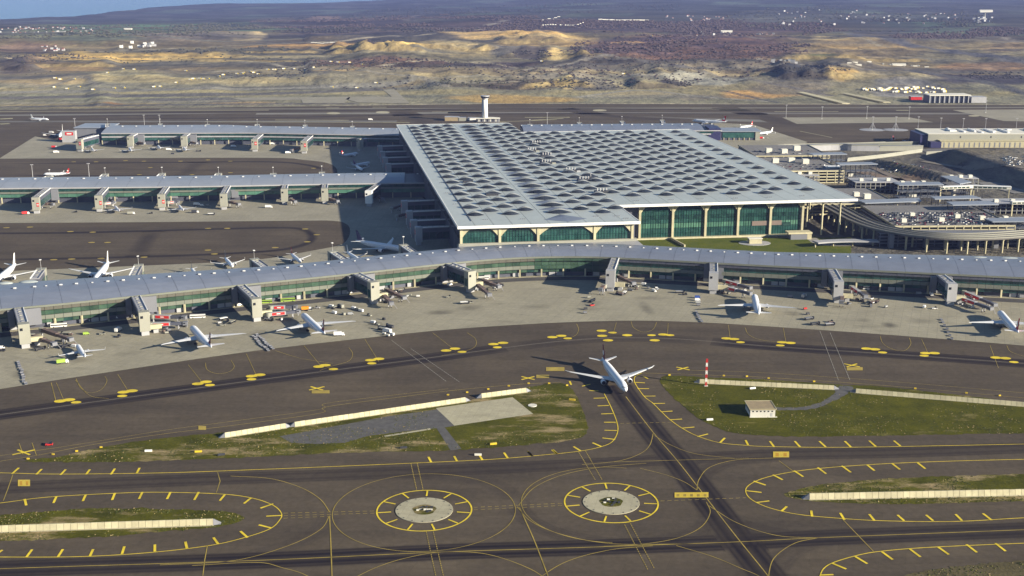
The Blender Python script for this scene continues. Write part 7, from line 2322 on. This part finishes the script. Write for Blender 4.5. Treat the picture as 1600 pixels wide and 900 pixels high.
MB().loft([[(10 * math.cos(a) * k, 10 * math.sin(a) * k, 9 + h * .6) for a in [q * math.pi / 6 for q in range(12)]] for k, h in ((1, 0), (.8, 8), (.4, 13), (.05, 15))]).build("dome", GREYL, t)

# winter woods: many small crowns, one mass
fm = []
for nm, c in (("wood_brown", (.072, .052, .050)), ("wood_olive", (.066, .066, .046)), ("wood_dark", (.044, .041, .041))):
    fm.append(simple(nm, c, .95, .3, .02))
WOODS = [(620, 30, 240, 13, 3000, 0), (900, 44, 260, 12, 2600, 0), (1180, 45, 150, 16, 2200, 0), (1080, 82, 190, 24, 1300, 0), (560, 50, 190, 9, 1400, 2), (330, 38, 100, 10, 900, 1), (250, 46, 230, 18, 1500, 1), (1268, 122, 62, 9, 160, 2), (1440, 36, 100, 8, 800, 2),
         (1470, 58, 80, 6, 500, 0), (1560, 52, 50, 8, 400, 0), (60, 64, 140, 5, 500, 1), (918, 87, 26, 7, 120, 2), (832, 90, 30, 7, 100, 2), (584, 80, 11, 8, 60, 2), (620, 104, 160, 5, 260, 2), (930, 137, 70, 5, 120, 2), (1062, 133, 30, 5, 70, 2), (780, 138, 130, 6, 160, 1), (300, 82, 200, 6, 120, 1), (700, 120, 500, 20, 700, 2), (300, 110, 300, 20, 400, 1), (1000, 110, 250, 25, 600, 0), (1350, 30, 220, 20, 1500, 1), (700, 12, 420, 10, 1600, 2), (1560, 122, 60, 6, 120, 2), (80, 96, 80, 7, 250, 2)]
fw = MB()
base = [(1, 0, 0), (.31, .95, 0), (-.81, .59, 0), (-.81, -.59, 0), (.31, -.95, 0)]
US, VS, IDX = [], [], []
for cu, cv, ru, rv_, n, mi in WOODS:
    for _ in range(n):
        a, r = rc.uniform(0, 2 * math.pi), math.sqrt(rc.random())
        U_, V_ = cu + ru * r * math.cos(a), cv + rv_ * r * math.sin(a)
        q = P(U_, V_)
        if q.y > 15500 or q.y < 2800: continue
        US.append(q.x); VS.append(q.y); IDX.append(mi)
XA, YA = np.array(US), np.array(VS)
dens = fbm(XA / 300, YA / 420, 123, 3)
ZA = height(XA, YA)
for x, y, z, mi, dn in zip(US, VS, ZA, IDX, dens):
    if dn < (.47 if y > 4600 else .40) or z < -60: continue
    s = rc.uniform(2.5, 6.5) * (1 + y / 14000) * (.6 if y < 4200 else 1)
    hgt = s * rc.uniform(.5, 1.0)
    n0 = len(fw.v)
    ang = rc.uniform(0, 6)
    ca, sa = math.cos(ang), math.sin(ang)
    fw.v += [(x + s * (ca * a - sa * b) * rc.uniform(.8, 1.2), y + s * (sa * a + ca * b), z + hgt * .3) for a, b, _ in base] + [(x, y, z + hgt), (x, y, z - 2)]
    for k in range(5):
        fw.f.append((n0 + k, n0 + (k + 1) % 5, n0 + 5)); fw.m.append(mi)
        fw.f.append((n0 + (k + 1) % 5, n0 + k, n0 + 6)); fw.m.append(mi)
put(fw.build("winter_woods", fm), "dull brown and olive winter woods spread over the far hills", "woods", None, "stuff")

# ------------------------------------------------------------------ haze
hz = MB().box(-16000, 16000, -600, 18900, -127, 308).build("haze", [])
hm = bpy.data.materials.new("haze_air")
hm.use_nodes = True
nt = hm.node_tree
nt.nodes.remove(nt.nodes["Principled BSDF"])
pv = nt.nodes.new("ShaderNodeVolumePrincipled")
pv.inputs["Color"].default_value = (0.34, 0.44, 1.0, 1)
pv.inputs["Density"].default_value = 0.000024
pv.inputs["Anisotropy"].default_value = 0.0
nt.links.new(pv.outputs[0], nt.nodes["Material Output"].inputs["Volume"])
hz.data.materials.append(hm)
put(hz, kind="stuff")
bpy.context.view_layer.update()
